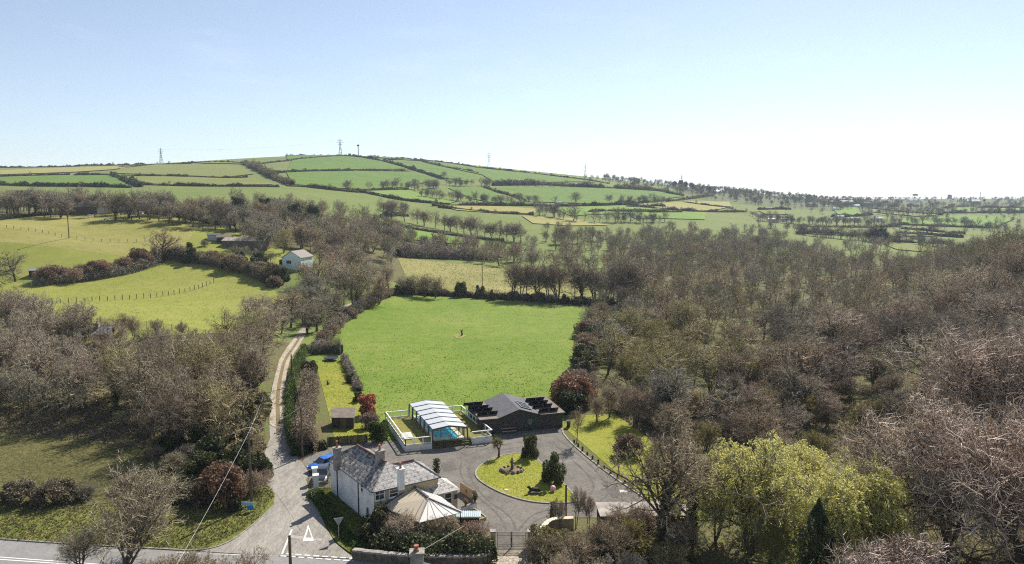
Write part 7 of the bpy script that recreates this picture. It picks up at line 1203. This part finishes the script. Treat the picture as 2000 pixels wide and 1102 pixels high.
for p in near:
    px = PROJ(p[0], p[1], 5)[0]; d = p[1]; zone = 'in the wood beyond the grass bank' if px < 1420 and d < 130 else 'in the wood above the willows' if px < 1720 and d < 135 else 'on the wooded slope at the right' if px >= 1720 else 'in the valley wood beside the paddock' if px < 1450 else 'in the middle of the valley wood'
    ol = 1180 < px < 1480 and 118 < d < 190; t = rnd.choice([OLIVE, OLIVE, BROWN] if ol else [GREY, BROWN, RED, PALE, GREY, DARK]); kd = rnd.choice(['bud', 'bud', 'many', 'round'] if ol else ['round', 'many', 'oak', 'ivy', 'bud', 'tall', 'ivy'] if px < 1720 else ['round', 'many', 'round']); sqw = rnd.uniform(1.05, 1.3); h = rnd.uniform(8, 13.5) * {'oak': .8, 'bud': .62}.get(kd, 1) * (.8 if d < 120 and px < 1500 else 1)
    T((kd, rnd.randrange(3) if kd in ('round', 'many') else rnd.randrange(2)), 0, 0, h, f'{LOOK[kd]} {tname(t)} bare tree {zone}', group=f'{LOOK[kd]} {tname(t)} trees {zone}', tint=t, sq=sqw, loc=(p[0], p[1], float(HT(*p))))
for k, p in enumerate(sorted(more(44, 1205, 1760, 80, 122, lambda px, y: px > 1180 + (112 - y) * 6.5), key=lambda p: p[1])):
    px = PROJ(p[0], p[1], 0)[0]; kd = ('bud', 'many', 'round', 'scrub')[(k * 7) % 4]; t = (OLIVE, BROWN, GREY, RED)[k % 4]; zone = 'behind the willows' if px > 1430 else 'along the upper edge of the grass bank'; lab = f'{LOOK.get(kd, "low scrubby")} {tname(t)} small tree {zone}'
    (T if kd != 'scrub' else (lambda q, a, b_, h, lb, group, tint, loc: bush(q, loc, h, lb, 'shrub', 'shrub', group, tint, 1.2)))((kd, k % 2), 0, 0, {'bud': 5.2, 'many': 7.5, 'round': 7.5, 'scrub': 4.6}[kd] * rnd.uniform(.8, 1.15), lab, group=f'{LOOK.get(kd, "low scrubby")} {tname(t)} trees {zone}', tint=t, loc=(p[0], p[1], float(HT(*p))))
T(('oak', 0), 1575, 118, 13, 'grand spreading oak with sunlit mossy limbs above the willows', 'oak_tree', tint=(1.15, .95, .8), sq=1.1); T(('oak', 1), 1530, 124, 11, 'spreading oak just left of the grand one above the willows', 'oak_tree', tint=(1.1, .9, .75)); T(('tall', 1), 1430, 118, 13, 'tall upright bare tree rising above the wood left of the spreading oaks', tint=(.9, .8, .75)); T(('round', 2), 1205, 232, 17, 'tallest grey bare tree at the right end of the far paddock row', tint=GREY)
for px, y, h, lab in ((1285, 172, 7, 'pale straw coloured willow bush in the valley wood, lit by the sun'), (1320, 168, 6.5, 'straw coloured willow bush right of the palest one'), (1250, 178, 6.5, 'olive willow bush at the wood edge by the paddock corner'), (1330, 196, 8, 'large dull green willow clump at the back of the straw coloured ones'), (1360, 110, 5, 'yellowish budding bush above the ivy trunks'), (1440, 104, 5.5, 'yellow budding bush left of the willows'), (1250, 118, 5.5, 'olive budding bush at the top of the grass bank')): bush(('bud', 0), ATY(px, y), h, lab, tint=(1.6, 1.5, 1.1) if 'straw' in lab or 'yellow' in lab else (1.0, 1.05, .8), sq=1.15)
def mass(name, P, hs, tints, label_=None):
    VV, FF, TT, off = [], [], [], 0
    for x, y in P:
        v, f = LOW[rnd.randrange(len(LOW))]; s = rnd.uniform(*hs) / 11.5; a = rnd.uniform(0, 6.28); ca, sa = math.cos(a) * s, math.sin(a) * s
        VV.append(np.column_stack([v[:, 0] * ca - v[:, 1] * sa + x, v[:, 0] * sa + v[:, 1] * ca + y, v[:, 2] * s + float(HT(x, y)) - .2])); FF.append(f + off); off += len(v); t = jit(rnd.choice(tints), .14); TT.append(np.tile([*t, 1], (len(v), 1)))
    return tag(put(name, fast_mesh(name, np.vstack(VV), np.vstack(FF), [MT['twig_mass']], tint=np.vstack(TT))), kind='stuff')
mass('woods', rest, (6.5, 13.5), [GREY, BROWN, (1.02, .95, .9), (.85, .82, .76), (1.25, 1.2, 1.06), (1.05, 1.03, .74), (.8, .86, .6)])
# --- the hill: hedges, trees, pylons, the village
HH = [
 ([Z7(-5,120),Z7(70,112),Z7(150,105),Z7(240,110),Z7(330,118)], 'clipped hedge along the crown of the hill', 2.2), ([Z7(70,137),Z7(180,130),Z7(270,122)], 'short hedge just under the crown of the hill, on its left', 1.8), ([Z7(-140,215),Z7(0,208),Z7(170,200),Z7(340,198),Z7(500,200),Z7(650,204)], 'long level hedge halfway up the hill', 2.2), ([Z7(330,118),Z7(420,132),Z7(510,152),Z7(640,187),Z7(740,217),Z7(830,246)], 'thick hedge running diagonally down the middle of the hill', 4), ([Z7(430,110),Z7(600,126),Z7(720,138),Z7(830,155),Z7(1000,182)], 'skyline hedge on the upper right shoulder of the hill', 2.2), ([Z7(1000,182),Z7(1200,203),Z7(1400,226),Z7(1560,245),Z7(1700,268)], 'lower skyline hedge running past the third pylon', 2.4), ([Z7(510,146),Z7(620,140),Z7(720,150)], 'short hedge joining the diagonal hedge near the mast', 2), ([Z7(720,152),Z7(790,170),Z7(860,190),Z7(930,195),Z7(1010,214)], 'scrubby gorse hedge on the right shoulder of the hill', 3.5), ([Z7(0,281),Z7(130,288),Z7(260,300),Z7(350,310),Z7(420,318)], 'dark hedge at the foot of the hill above the pines', 3), ([Z7(420,318),Z7(520,340),Z7(620,358),Z7(740,370),Z7(860,377)], 'hedge continuing right from the foot of the hill', 3), ([Z7(400,304),Z7(500,300),Z7(640,297)], 'hedge under the five small trees on the hill', 2.4), ([Z7(1040,290),Z7(1110,312),Z7(1200,335),Z7(1260,362)], 'short hedge dropping beside the wide green field', 3), ([Z7(1090,278),Z7(1230,275),Z7(1380,275),Z7(1520,284),Z7(1650,292)], 'bushy belt above the wide green field', 6), ([Z7(1650,292),Z7(1800,300),Z7(2000,312)], 'bushy belt right of the wide green field', 6), ([Z7(770,386),Z7(950,384),Z7(1200,384),Z7(1400,388)], 'hedge along the top of the straw coloured field', 3), ([Z7(1400,388),Z7(1600,384),Z7(1800,382),Z7(2000,392)], 'hedge below the wide green field', 3), ([Z7(1590,420),Z7(1750,414),Z7(2000,414)], 'hedge across the bright field below the wide green field', 2.4), ([Z7(800,394),Z7(950,408),Z7(1100,425),Z7(1300,433)], 'hedge along the bottom of the straw coloured field', 3), ([Z7(640,440),Z7(560,437),Z7(500,450)], 'hedge above the green strip left of the tree row', 3),
 ([Z6(0,180),Z6(190,174),Z6(375,170)], 'level hedge on the far left hillside, left of the gap', 2.2), ([Z6(400,172),Z6(500,171),Z6(610,170)], 'level hedge on the far left hillside, right of the gap', 2.2), ([Z6(602,178),Z6(680,205),Z6(755,236)], 'hedge slanting down between the two left hill fields', 4), ([Z6(652,178),Z6(900,181),Z6(1100,187),Z6(1200,190),Z6(1330,184)], 'hedge along the top of the pale green hill field', 2.4), ([Z6(742,224),Z6(1000,232),Z6(1250,234),Z6(1500,236)], 'hedge along the bottom of the pale green hill field', 2.6), ([Z6(1030,107),Z6(1200,103),Z6(1320,113)], 'hedge left of the hill crown above the dull field', 2.4), ([Z6(1320,113),Z6(1400,150),Z6(1480,195),Z6(1570,228)], 'wide scrubby hedge curving down the left flank of the hill', 7), ([Z6(1570,228),Z6(1750,250),Z6(1925,266)], 'hedge along the bottom of the big hill field above the pines', 3), ([Z6(0,133),Z6(200,130),Z6(430,125)], 'far skyline hedge on the left horizon', 2.6), ([Z6(430,122),Z6(600,121),Z6(790,117)], 'far skyline hedge left of the first pylon', 2.6), ([Z6(640,133),Z6(840,116),Z6(1030,110)], 'hedge at the foot of the first pylon', 2.6), ([Z6(0,226),Z6(220,233),Z6(450,234),Z6(700,240)], 'hedge behind the tree belt on the left hillside', 3), ([Z6(1370,117),Z6(1480,103),Z6(1600,92)], 'upper hedge climbing to the hill crown', 2), ([Z6(1610,88),Z6(1720,80),Z6(1830,70)], 'last hedge before the hill crown, left of the second pylon', 2), ([Z6(1450,166),Z6(1560,156),Z6(1680,151),Z6(1900,149)], 'hedge level with the left flank scrub', 2.2),
 ([Z8(0,166),Z8(100,170),Z8(220,188),Z8(340,208)], 'hedge along the top of the green field below the flat topped wood', 5), ([Z8(0,243),Z8(120,243),Z8(240,236),Z8(350,226),Z8(480,206)], 'hedge climbing to the right below the flat topped wood', 3), ([Z8(330,240),Z8(440,255),Z8(580,270)], 'hedge through the two straw fields near the village', 2.6), ([Z8(60,262),Z8(150,266),Z8(300,278),Z8(460,286),Z8(640,286)], 'hedge below the straw fields near the village', 3), ([Z8(0,287),Z8(160,288),Z8(330,290)], 'lowest hedge before the valley wood, near the straw fields', 3), ([Z8(700,274),Z8(780,273),Z8(860,274)], 'hedge above the small field left of the polytunnel', 3), ([Z8(1240,268),Z8(1400,288),Z8(1600,302)], 'hedge on the right plain behind the row of lone trees', 3), ([Z8(1600,268),Z8(1780,263),Z8(2000,268)], 'far hedge at the right edge near the horizon', 3.5), ([Z8(1600,292),Z8(1800,290),Z8(2000,290)], 'second hedge from the horizon at the right edge', 4), ([Z8(1380,348),Z8(1560,356),Z8(1860,366)], 'hedge under the row of lone trees on the right plain', 3), ([Z8(1400,372),Z8(1550,382),Z8(1710,396)], 'hedge above the narrow straw strip on the right plain', 3), ([Z8(1390,392),Z8(1550,403),Z8(1700,412)], 'hedge below the narrow straw strip on the right plain', 3.5), ([Z8(890,392),Z8(1060,395),Z8(1250,408),Z8(1380,425)], 'tree hedge along the far edge of the valley wood', 4), ([Z8(900,360),Z8(1050,362),Z8(1250,366),Z8(1380,360)], 'hedge above the yellow field beyond the valley wood', 4), ([Z8(1060,310),Z8(1200,308),Z8(1260,300)], 'hedge below the small village green field', 3.5), ([Z8(1280,432),Z8(1450,440),Z8(1640,448)], 'nearest hedge on the right plain', 3.5)]
for k, (pp, lab, w) in enumerate(HH):
    P = [AT(*p) for p in pp]; d = P[len(P) // 2].length; hedge('hedge', P, max(2.2, w * 1.05), max(1.6, w * .8), lab, group='field hedges', m='leaf_olive' if k % 3 else 'leaf_dark', size=.32 + d / 2200, dens=min(40, 26000 / d), core=(.028, .03, .018), vary=.8, seed=k)
SPIN = []
def trow(pa, pb, n, h, label, tint=(.85, .85, .8), name='bare_tree', group=None, spread=2.5):
    A, B = AT(*pa), AT(*pb); name = name if name != 'bare_tree' else 'hedgerow_tree'; n = max(1, round(n * .62)); SPIN.extend([tuple((A + (B - A) * rnd.random() + Vector((rnd.gauss(0, 4), rnd.gauss(0, 5), 0)))[:2]) for _ in range(int(n * 1.3))] if n > 3 else [])
    for k in range(n):
        t = (k + rnd.uniform(.15, .85)) / n; p = A + (B - A) * t + Vector((rnd.uniform(-spread, spread), rnd.uniform(-spread, spread), 0)); far_tree(name, rnd.randrange(5), (p.x, p.y, float(HT(p.x, p.y))), h * rnd.uniform(.75, 1.2), rnd.uniform(0, 6), label, 'tree', group or label, jit(tint, .1))
HB = (.72, .76, .68)
for a in ((Z7(480,296), Z7(612,294), 7, 11, 'bare tree in the short row on the middle of the hill'), (Z7(640,302), Z7(810,292), 14, 12, 'bare tree in the spinney below the diagonal hedge'), (Z7(850,278), Z7(1000,284), 10, 11, 'bare tree in the spinney at the end of the diagonal hedge'), (Z7(1028,278), Z7(1090,292), 6, 12, 'bare tree in the clump left of the wide green field'), (Z7(720,336), Z7(960,364), 18, 11, 'bare tree in the slanting line below the hill spinneys'), (Z7(985,366), Z7(1165,386), 12, 12, 'bare tree in the line above the straw coloured field'), (Z7(1200,368), Z7(1330,376), 5, 12, 'bare tree by the gateway of the wide green field'), (Z7(1750,372), Z7(2000,368), 13, 11, 'bare tree at the lower right corner of the wide green field'), (Z7(1320,432), Z7(1540,470), 12, 14, 'bare tree in the clump at the end of the straw coloured field'), (Z7(1100,276), Z7(1660,288), 24, 7, 'low tree in the bushy belt above the wide green field'), (Z7(1560,246), Z7(1990,280), 26, 8, 'wind bent tree on the skyline right of the last hill pylon'), (Z7(500,415), Z7(640,425), 8, 10, 'bare tree in the clump above the green strip'), (Z7(1560,470), Z7(1990,470), 22, 12, 'grey tree at the far edge of the valley wood below the bright fields'), (Z8(700,325), Z8(890,345), 16, 11, 'grey tree around the polytunnel'), (Z8(890,392), Z8(1400,440), 40, 12, 'bare tree in the lines of trees beyond the valley wood'), (Z8(900,345), Z8(1380,352), 26, 12, 'bare tree in the line above the yellow field'), (Z8(1400,338), Z8(1720,352), 11, 13, 'lone standing tree in the row across the right plain'), (Z8(1400,430), Z8(1640,470), 14, 11, 'tree in the last line of trees before the right slope'), (Z8(1700,350), Z8(1900,385), 9, 12, 'bushy tree on the right plain beside the wooded slope'), (Z8(1240,268), Z8(2000,262), 46, 12, 'small far tree along the right horizon'), (Z8(1600,296), Z8(2000,290), 16, 12, 'far tree in the second hedge of the right plain'), (Z8(1280,300), Z8(1600,305), 14, 14, 'slim far tree on the right plain below the horizon')):
    trow(a[0], a[1], a[2], a[3], a[4], HB)
trow(Z7(312, 304), Z7(318, 304), 1, 11, 'single bare tree at the lower left of the big hill field'); trow(Z7(440, 302), Z7(446, 302), 1, 11, 'single tree left of the short tree row on the hill'); trow(Z7(835, 242), Z7(839, 242), 1, 11, 'single tree on the diagonal hill hedge'); trow(Z7(1532, 378), Z7(1536, 378), 1, 17, 'large lone round tree at the bottom of the wide green field', (.7, .74, .64)); trow(Z7(1424, 376), Z7(1428, 376), 1, 12, 'lone tree left of the large round one in the wide green field'); trow(Z7(1700, 374), Z7(1704, 374), 1, 12, 'small lone tree right of the large round one'); trow(Z6(1860, 250), Z6(1864, 250), 1, 10, 'single tree on the lower right of the left hill flank')
RAG = []
for pp, lab, w in HH:
    P = [AT(*q) for q in pp]
    for a, c in zip(P[:-1], P[1:]):
        if c.y < 330: continue
        for k in range(int((c - a).length / (7 if c.x > 170 else 13))):
            if rnd.random() < (.8 if c.x > -60 else .3): q = a + (c - a) * rnd.random(); RAG.append((q.x + rnd.gauss(0, 2), q.y + rnd.gauss(0, 2)))
mass('spinneys', SPIN, (6, 11), [(.62, .68, .58), (.72, .74, .64)]); mass('hedgerow_growth', RAG, (2.5, 6.5), [(.62, .68, .56), (.7, .7, .6), (.55, .62, .5)])
mass('trees_beyond', [tuple(ATY(px, y)[:2]) for px, y in [(rnd.uniform(1180, 1700), rnd.uniform(980, 1350)) for _ in range(420)] + [(rnd.uniform(1440, 2030), rnd.uniform(1100, 2600)) for _ in range(520)] + [(rnd.uniform(1300, 1760), rnd.uniform(1060, 1330)) for _ in range(330)] + [(rnd.uniform(1450, 2000), rnd.uniform(620, 1050)) for _ in range(130)] + [(rnd.gauss(1345, 26), rnd.uniform(1050, 1300)) for _ in range(60)]], (7, 12), [(.62, .7, .66), (.7, .74, .7)])
for k, (px, y, h) in enumerate(((1318, 1160, 17), (1328, 1160, 20), (1338, 1165, 19), (1350, 1160, 17), (1372, 1150, 15), (1386, 1150, 15))): T(('pine', k % 2), px, y, h, f'dark flat topped tree on the skyline knoll, {names[k]} from the left', 'pine_tree', 'pine tree', 'skyline knoll pines', tint=(.9, .95, .95))
T(('holm', 0), 1714, 560, 14, 'dark rounded evergreen standing out on the right plain', 'evergreen_tree', tint=(.6, .75, .75), sq=1.2); T(('holm', 0), 1854, 2300, 18, 'dark rounded treetop on the right horizon', 'evergreen_tree', tint=(.8, .85, .9))
def pylon(px, y, top_py, label, H=None):
    b0 = ATY(px, y); H = H or top_from(b0, top_py) - b0.z; o = empty('pylon', b0, label, 'pylon', 'electricity pylons'); m = MB(); w = H * .10; r = H * .007
    lv = [(0, w), (.3, w * .62), (.55, w * .36), (.78, w * .22), (1, .02 * w)]; C = lambda k, i: b0 + Vector((((-1, 1, 1, -1)[i]) * lv[k][1], ((-1, -1, 1, 1)[i]) * lv[k][1], lv[k][0] * H))
    for k in range(4):
        for i in range(4): m.bar(C(k, i), C(k + 1, i), r * 1.5, r * 1.5); m.bar(C(k, i), C(k + 1, (i + 1) % 4), r, r); m.bar(C(k, (i + 1) % 4), C(k + 1, i), r, r)
    m.build('tower', MT['galv'], o)
    for z, a in ((.66, .15), (.78, .19), (.9, .14)): m = MB(); m.bar(b0 + Vector((-a * H, 0, z * H)), b0 + Vector((a * H, 0, z * H)), r * 1.4, r * 1.4); m.bar(b0 + Vector((-a * H, 0, z * H)), b0 + Vector((0, 0, (z + .05) * H)), r, r); m.bar(b0 + Vector((a * H, 0, z * H)), b0 + Vector((0, 0, (z + .05) * H)), r, r); m.build('crossarm', MT['galv'], o)
    return b0, H
PY = [pylon(315, 1190, 289, 'lattice pylon on the left skyline beyond the dull hill field'), pylon(665, 1230, 271, 'lattice pylon on the crown of the hill, left of the short mast'), pylon(955, 1230, 298, 'lattice pylon on the right shoulder of the hill'), pylon(1143, 1270, 320, 'lattice pylon on the skyline where the hill runs down to the right'), pylon(1808, 2600, 378, 'small far pylon left of the tallest one on the right horizon'), pylon(1914, 2400, 374, 'thin far pylon on the horizon near the right edge'), pylon(1331, 1300, 340, 'thin aerial mast rising behind the flat topped knoll wood')]
for a, c, lab in ((0, 1, 'first and second'), (1, 2, 'second and third'), (2, 3, 'third and fourth')):
    A, B = PY[a], PY[c]; wire('power_line', A[0] + UP * A[1] * .9, B[0] + UP * B[1] * .9, f'faint power line strung between the {lab} hill pylons', .045, 6, 'galv', 'power line')
c = ATY(700, 1225); o = empty('mast', c, 'short dark mast with a boxy head on the hill crown beside the pylon', 'mast'); H = top_from(c, 283) - c.z; MB().tube([c, c + UP * H], [.9, .7], 8).build('shaft', MT['galv'], o); MB().lathe((c.x, c.y, c.z + H - 2.5), [(1.0, 0), (2.2, .3), (2.2, 2.6), (.8, 3)], 10).build('head', MT['alu'], o); MB().box((c.x + 2, c.y, c.z - .2), (7, 4, 3)).build('hut', MT['dark_stone'], o)
VH = ((1402, 378, 'white_wall', 'cyan_sheet', 12, 'pale village house below the flat topped wood'), (1428, 366, 'dark_stone', 'slate', 20, 'long dark roofed barn at the village edge under the skyline'), (1450, 368, 'white_wall', 'slate', 9, 'white house right of the dark roofed barn'), (1449, 371, 'cream', 'slate_pale', 8, 'cream cottage just below the white house by the barn'), (1512, 386, 'white_wall', 'slate_pale', 10, 'white house in the middle of the village trees'), (1530, 388, 'white_wall', 'slate_pale', 9, 'white house right of the middle one in the village'), (1563, 389, 'white_wall', 'slate', 11, 'white house near the tall village trees'), (1585, 404, 'cream', 'felt_brown', 16, 'long brown roofed house low in the village'), (1620, 398, 'white_wall', 'slate', 10, 'white house among trees left of the pale roofed barns'), (1651, 400, 'galv', 'poly_roof', 22, 'long barn with a bright pale roof beside the village field'), (1670, 406, 'white_wall', 'poly_roof', 12, 'small white roofed shed below the bright pale roofed barn'), (1632, 412, 'white_wall', 'slate', 9, 'white cottage at the top corner of the village field'), (1694, 402, 'white_wall', 'poly_roof', 14, 'white shed between the barns and the right plain'), (1784, 395, 'white_wall', 'poly_roof', 26, 'bright white roofed farm building far off on the right plain'), (1900, 397, 'galv', 'cyan_sheet', 22, 'pale blue roofed barn near the right horizon'), (1640, 428, 'white_wall', 'slate', 9, 'pale house at the foot of the village field'), (1668, 432, 'cream', 'slate_pale', 9, 'cream house among trees below the village field'), (1460, 357, 'dark_stone', 'slate', 14, 'square dark building on the village skyline'), (1715, 432, 'white_wall', 'slate_pale', 10, 'pale bungalow behind the dark evergreen on the plain'), (1090, 402, 'white_wall', 'slate', 7, 'tiny white cottage by the gateway of the wide green field'))
for px, py, w, r_, W, lab in VH: gable_house('far_house', AT(px, py), R(rnd.uniform(-25, 25)), W, W * .55, 3.4 if W < 14 else 4, W * .16, MT[w], MT[r_], lab, 'house', wins=3 if W < 13 else 0, chim=1 if W < 12 else 0)
c = AT(1518, 432); o = empty('polytunnel', c, 'pale ridged polytunnel at the far edge of the valley wood', 'polytunnel'); m = MB(); rings = [[c + Vector((x, 4 * math.cos(t), 3.4 * math.sin(t))) for t in np.linspace(0, math.pi, 9)] for x in np.linspace(-11, 11, 9)]
for a, b_ in zip(rings[:-1], rings[1:]):
    for i in range(8): m.poly([a[i], a[i + 1], b_[i + 1], b_[i]])
m.poly(rings[0]); m.poly(rings[-1][::-1]); m.build('cover', MT['poly_roof'], o); m = MB(); [m.tube(r_, .12, 4) for r_ in rings]; m.build('hoops', MT['galv'], o)
c = ATY(1787, 2000); o = empty('water_tower', c, 'small dark water tower on the right horizon', 'water tower'); [MB().tube([c + Vector((dx, dy, -1)), c + Vector((dx, dy, 12))], .5, 5).build('leg', MT['dark_stone'], o) for dx in (-4, 4) for dy in (-3, 3)]; MB().lathe((c.x, c.y, c.z + 12), [(6.5, 0), (7, .5), (7, 4), (1, 6)], 12).build('tank', MT['dark_stone'], o)
# --- the sward: loose tufts where they show
tufts('grass', PADDOCK, 5000, .12, 'leaf_mid', 1.0, .03, 1); tufts('grass', zpoly([(660,640),(1150,640),(1130,720),(1100,800),(1080,830),(900,790),(800,785),(740,850),(690,770),(645,700)]), 10000, .15, 'leaf_mid', .8, .03, 11, mask=lambda q: np.random.default_rng(3).uniform(0, 1, len(q)) < np.clip((178 - q[:, 1]) / 75, .03, 1) * (.4 + .6 * (np.sin(q[:, 0] * .35 + np.sin(q[:, 1] * .21) * 2) > -.2))); tufts('grass', zpoly([(0,1056),(0,1000),(250,990),(440,975),(505,930),(537,968),(500,1022),(395,1077)]), 6000, .16, 'leaf_olive', .8, .08, 2); tufts('grass', zpoly([(612,962),(640,952),(690,985),(745,1035),(770,1075),(690,1086),(636,1030)]), 3500, .13, 'grass_blade', .7, .09, 3); tufts('grass', ISLAND, 1500, .07, 'grass_blade', .6, .13, 4); tufts('grass', GARDEN, 2500, .1, 'grass_blade', .6, .03, 5)
tufts('grass', wpoly([Z7(580,650),Z7(1050,700),Z7(1640,800),Z7(1660,868),Z7(900,850),Z7(620,740)]), 4000, .24, 'leaf_olive', .9, .08, 6); tufts('grass', wpoly([(0,548),(250,535),(330,508),(500,545),(470,650),(100,680),(0,690)]), 6000, .13, 'grass_blade', .9, .06, 7); tufts('undergrowth', zpoly([(1180,790),(1260,850),(1400,980),(1600,900),(1900,900),(1900,780),(1500,780)]), 9000, .35, 'leaf_brown', .9, .03, 8); tufts('undergrowth', zpoly([(0,860),(0,760),(500,740),(520,880),(440,930),(330,890)]), 9000, .35, 'leaf_brown', .9, .03, 9)

# --- the air
def haze():
    b = MB(); b.hexa([(-4200, -120, -8), (4200, -120, -8), (4200, 6400, -8), (-4200, 6400, -8)], [(-4200, -120, 210), (4200, -120, 210), (4200, 6400, 210), (-4200, 6400, 210)]); m = bpy.data.materials.new('haze'); m.use_nodes = True; n = m.node_tree.nodes; n.remove(n['Principled BSDF']); v = n.new('ShaderNodeVolumePrincipled'); v.inputs['Color'].default_value = (.72, .83, 1, 1); v.inputs['Density'].default_value = HAZE; v.inputs['Anisotropy'].default_value = .2; m.node_tree.links.new(v.outputs[0], n['Material Output'].inputs['Volume']); tag(b.build('haze', m), kind='stuff')
HAZE = .00011
haze()
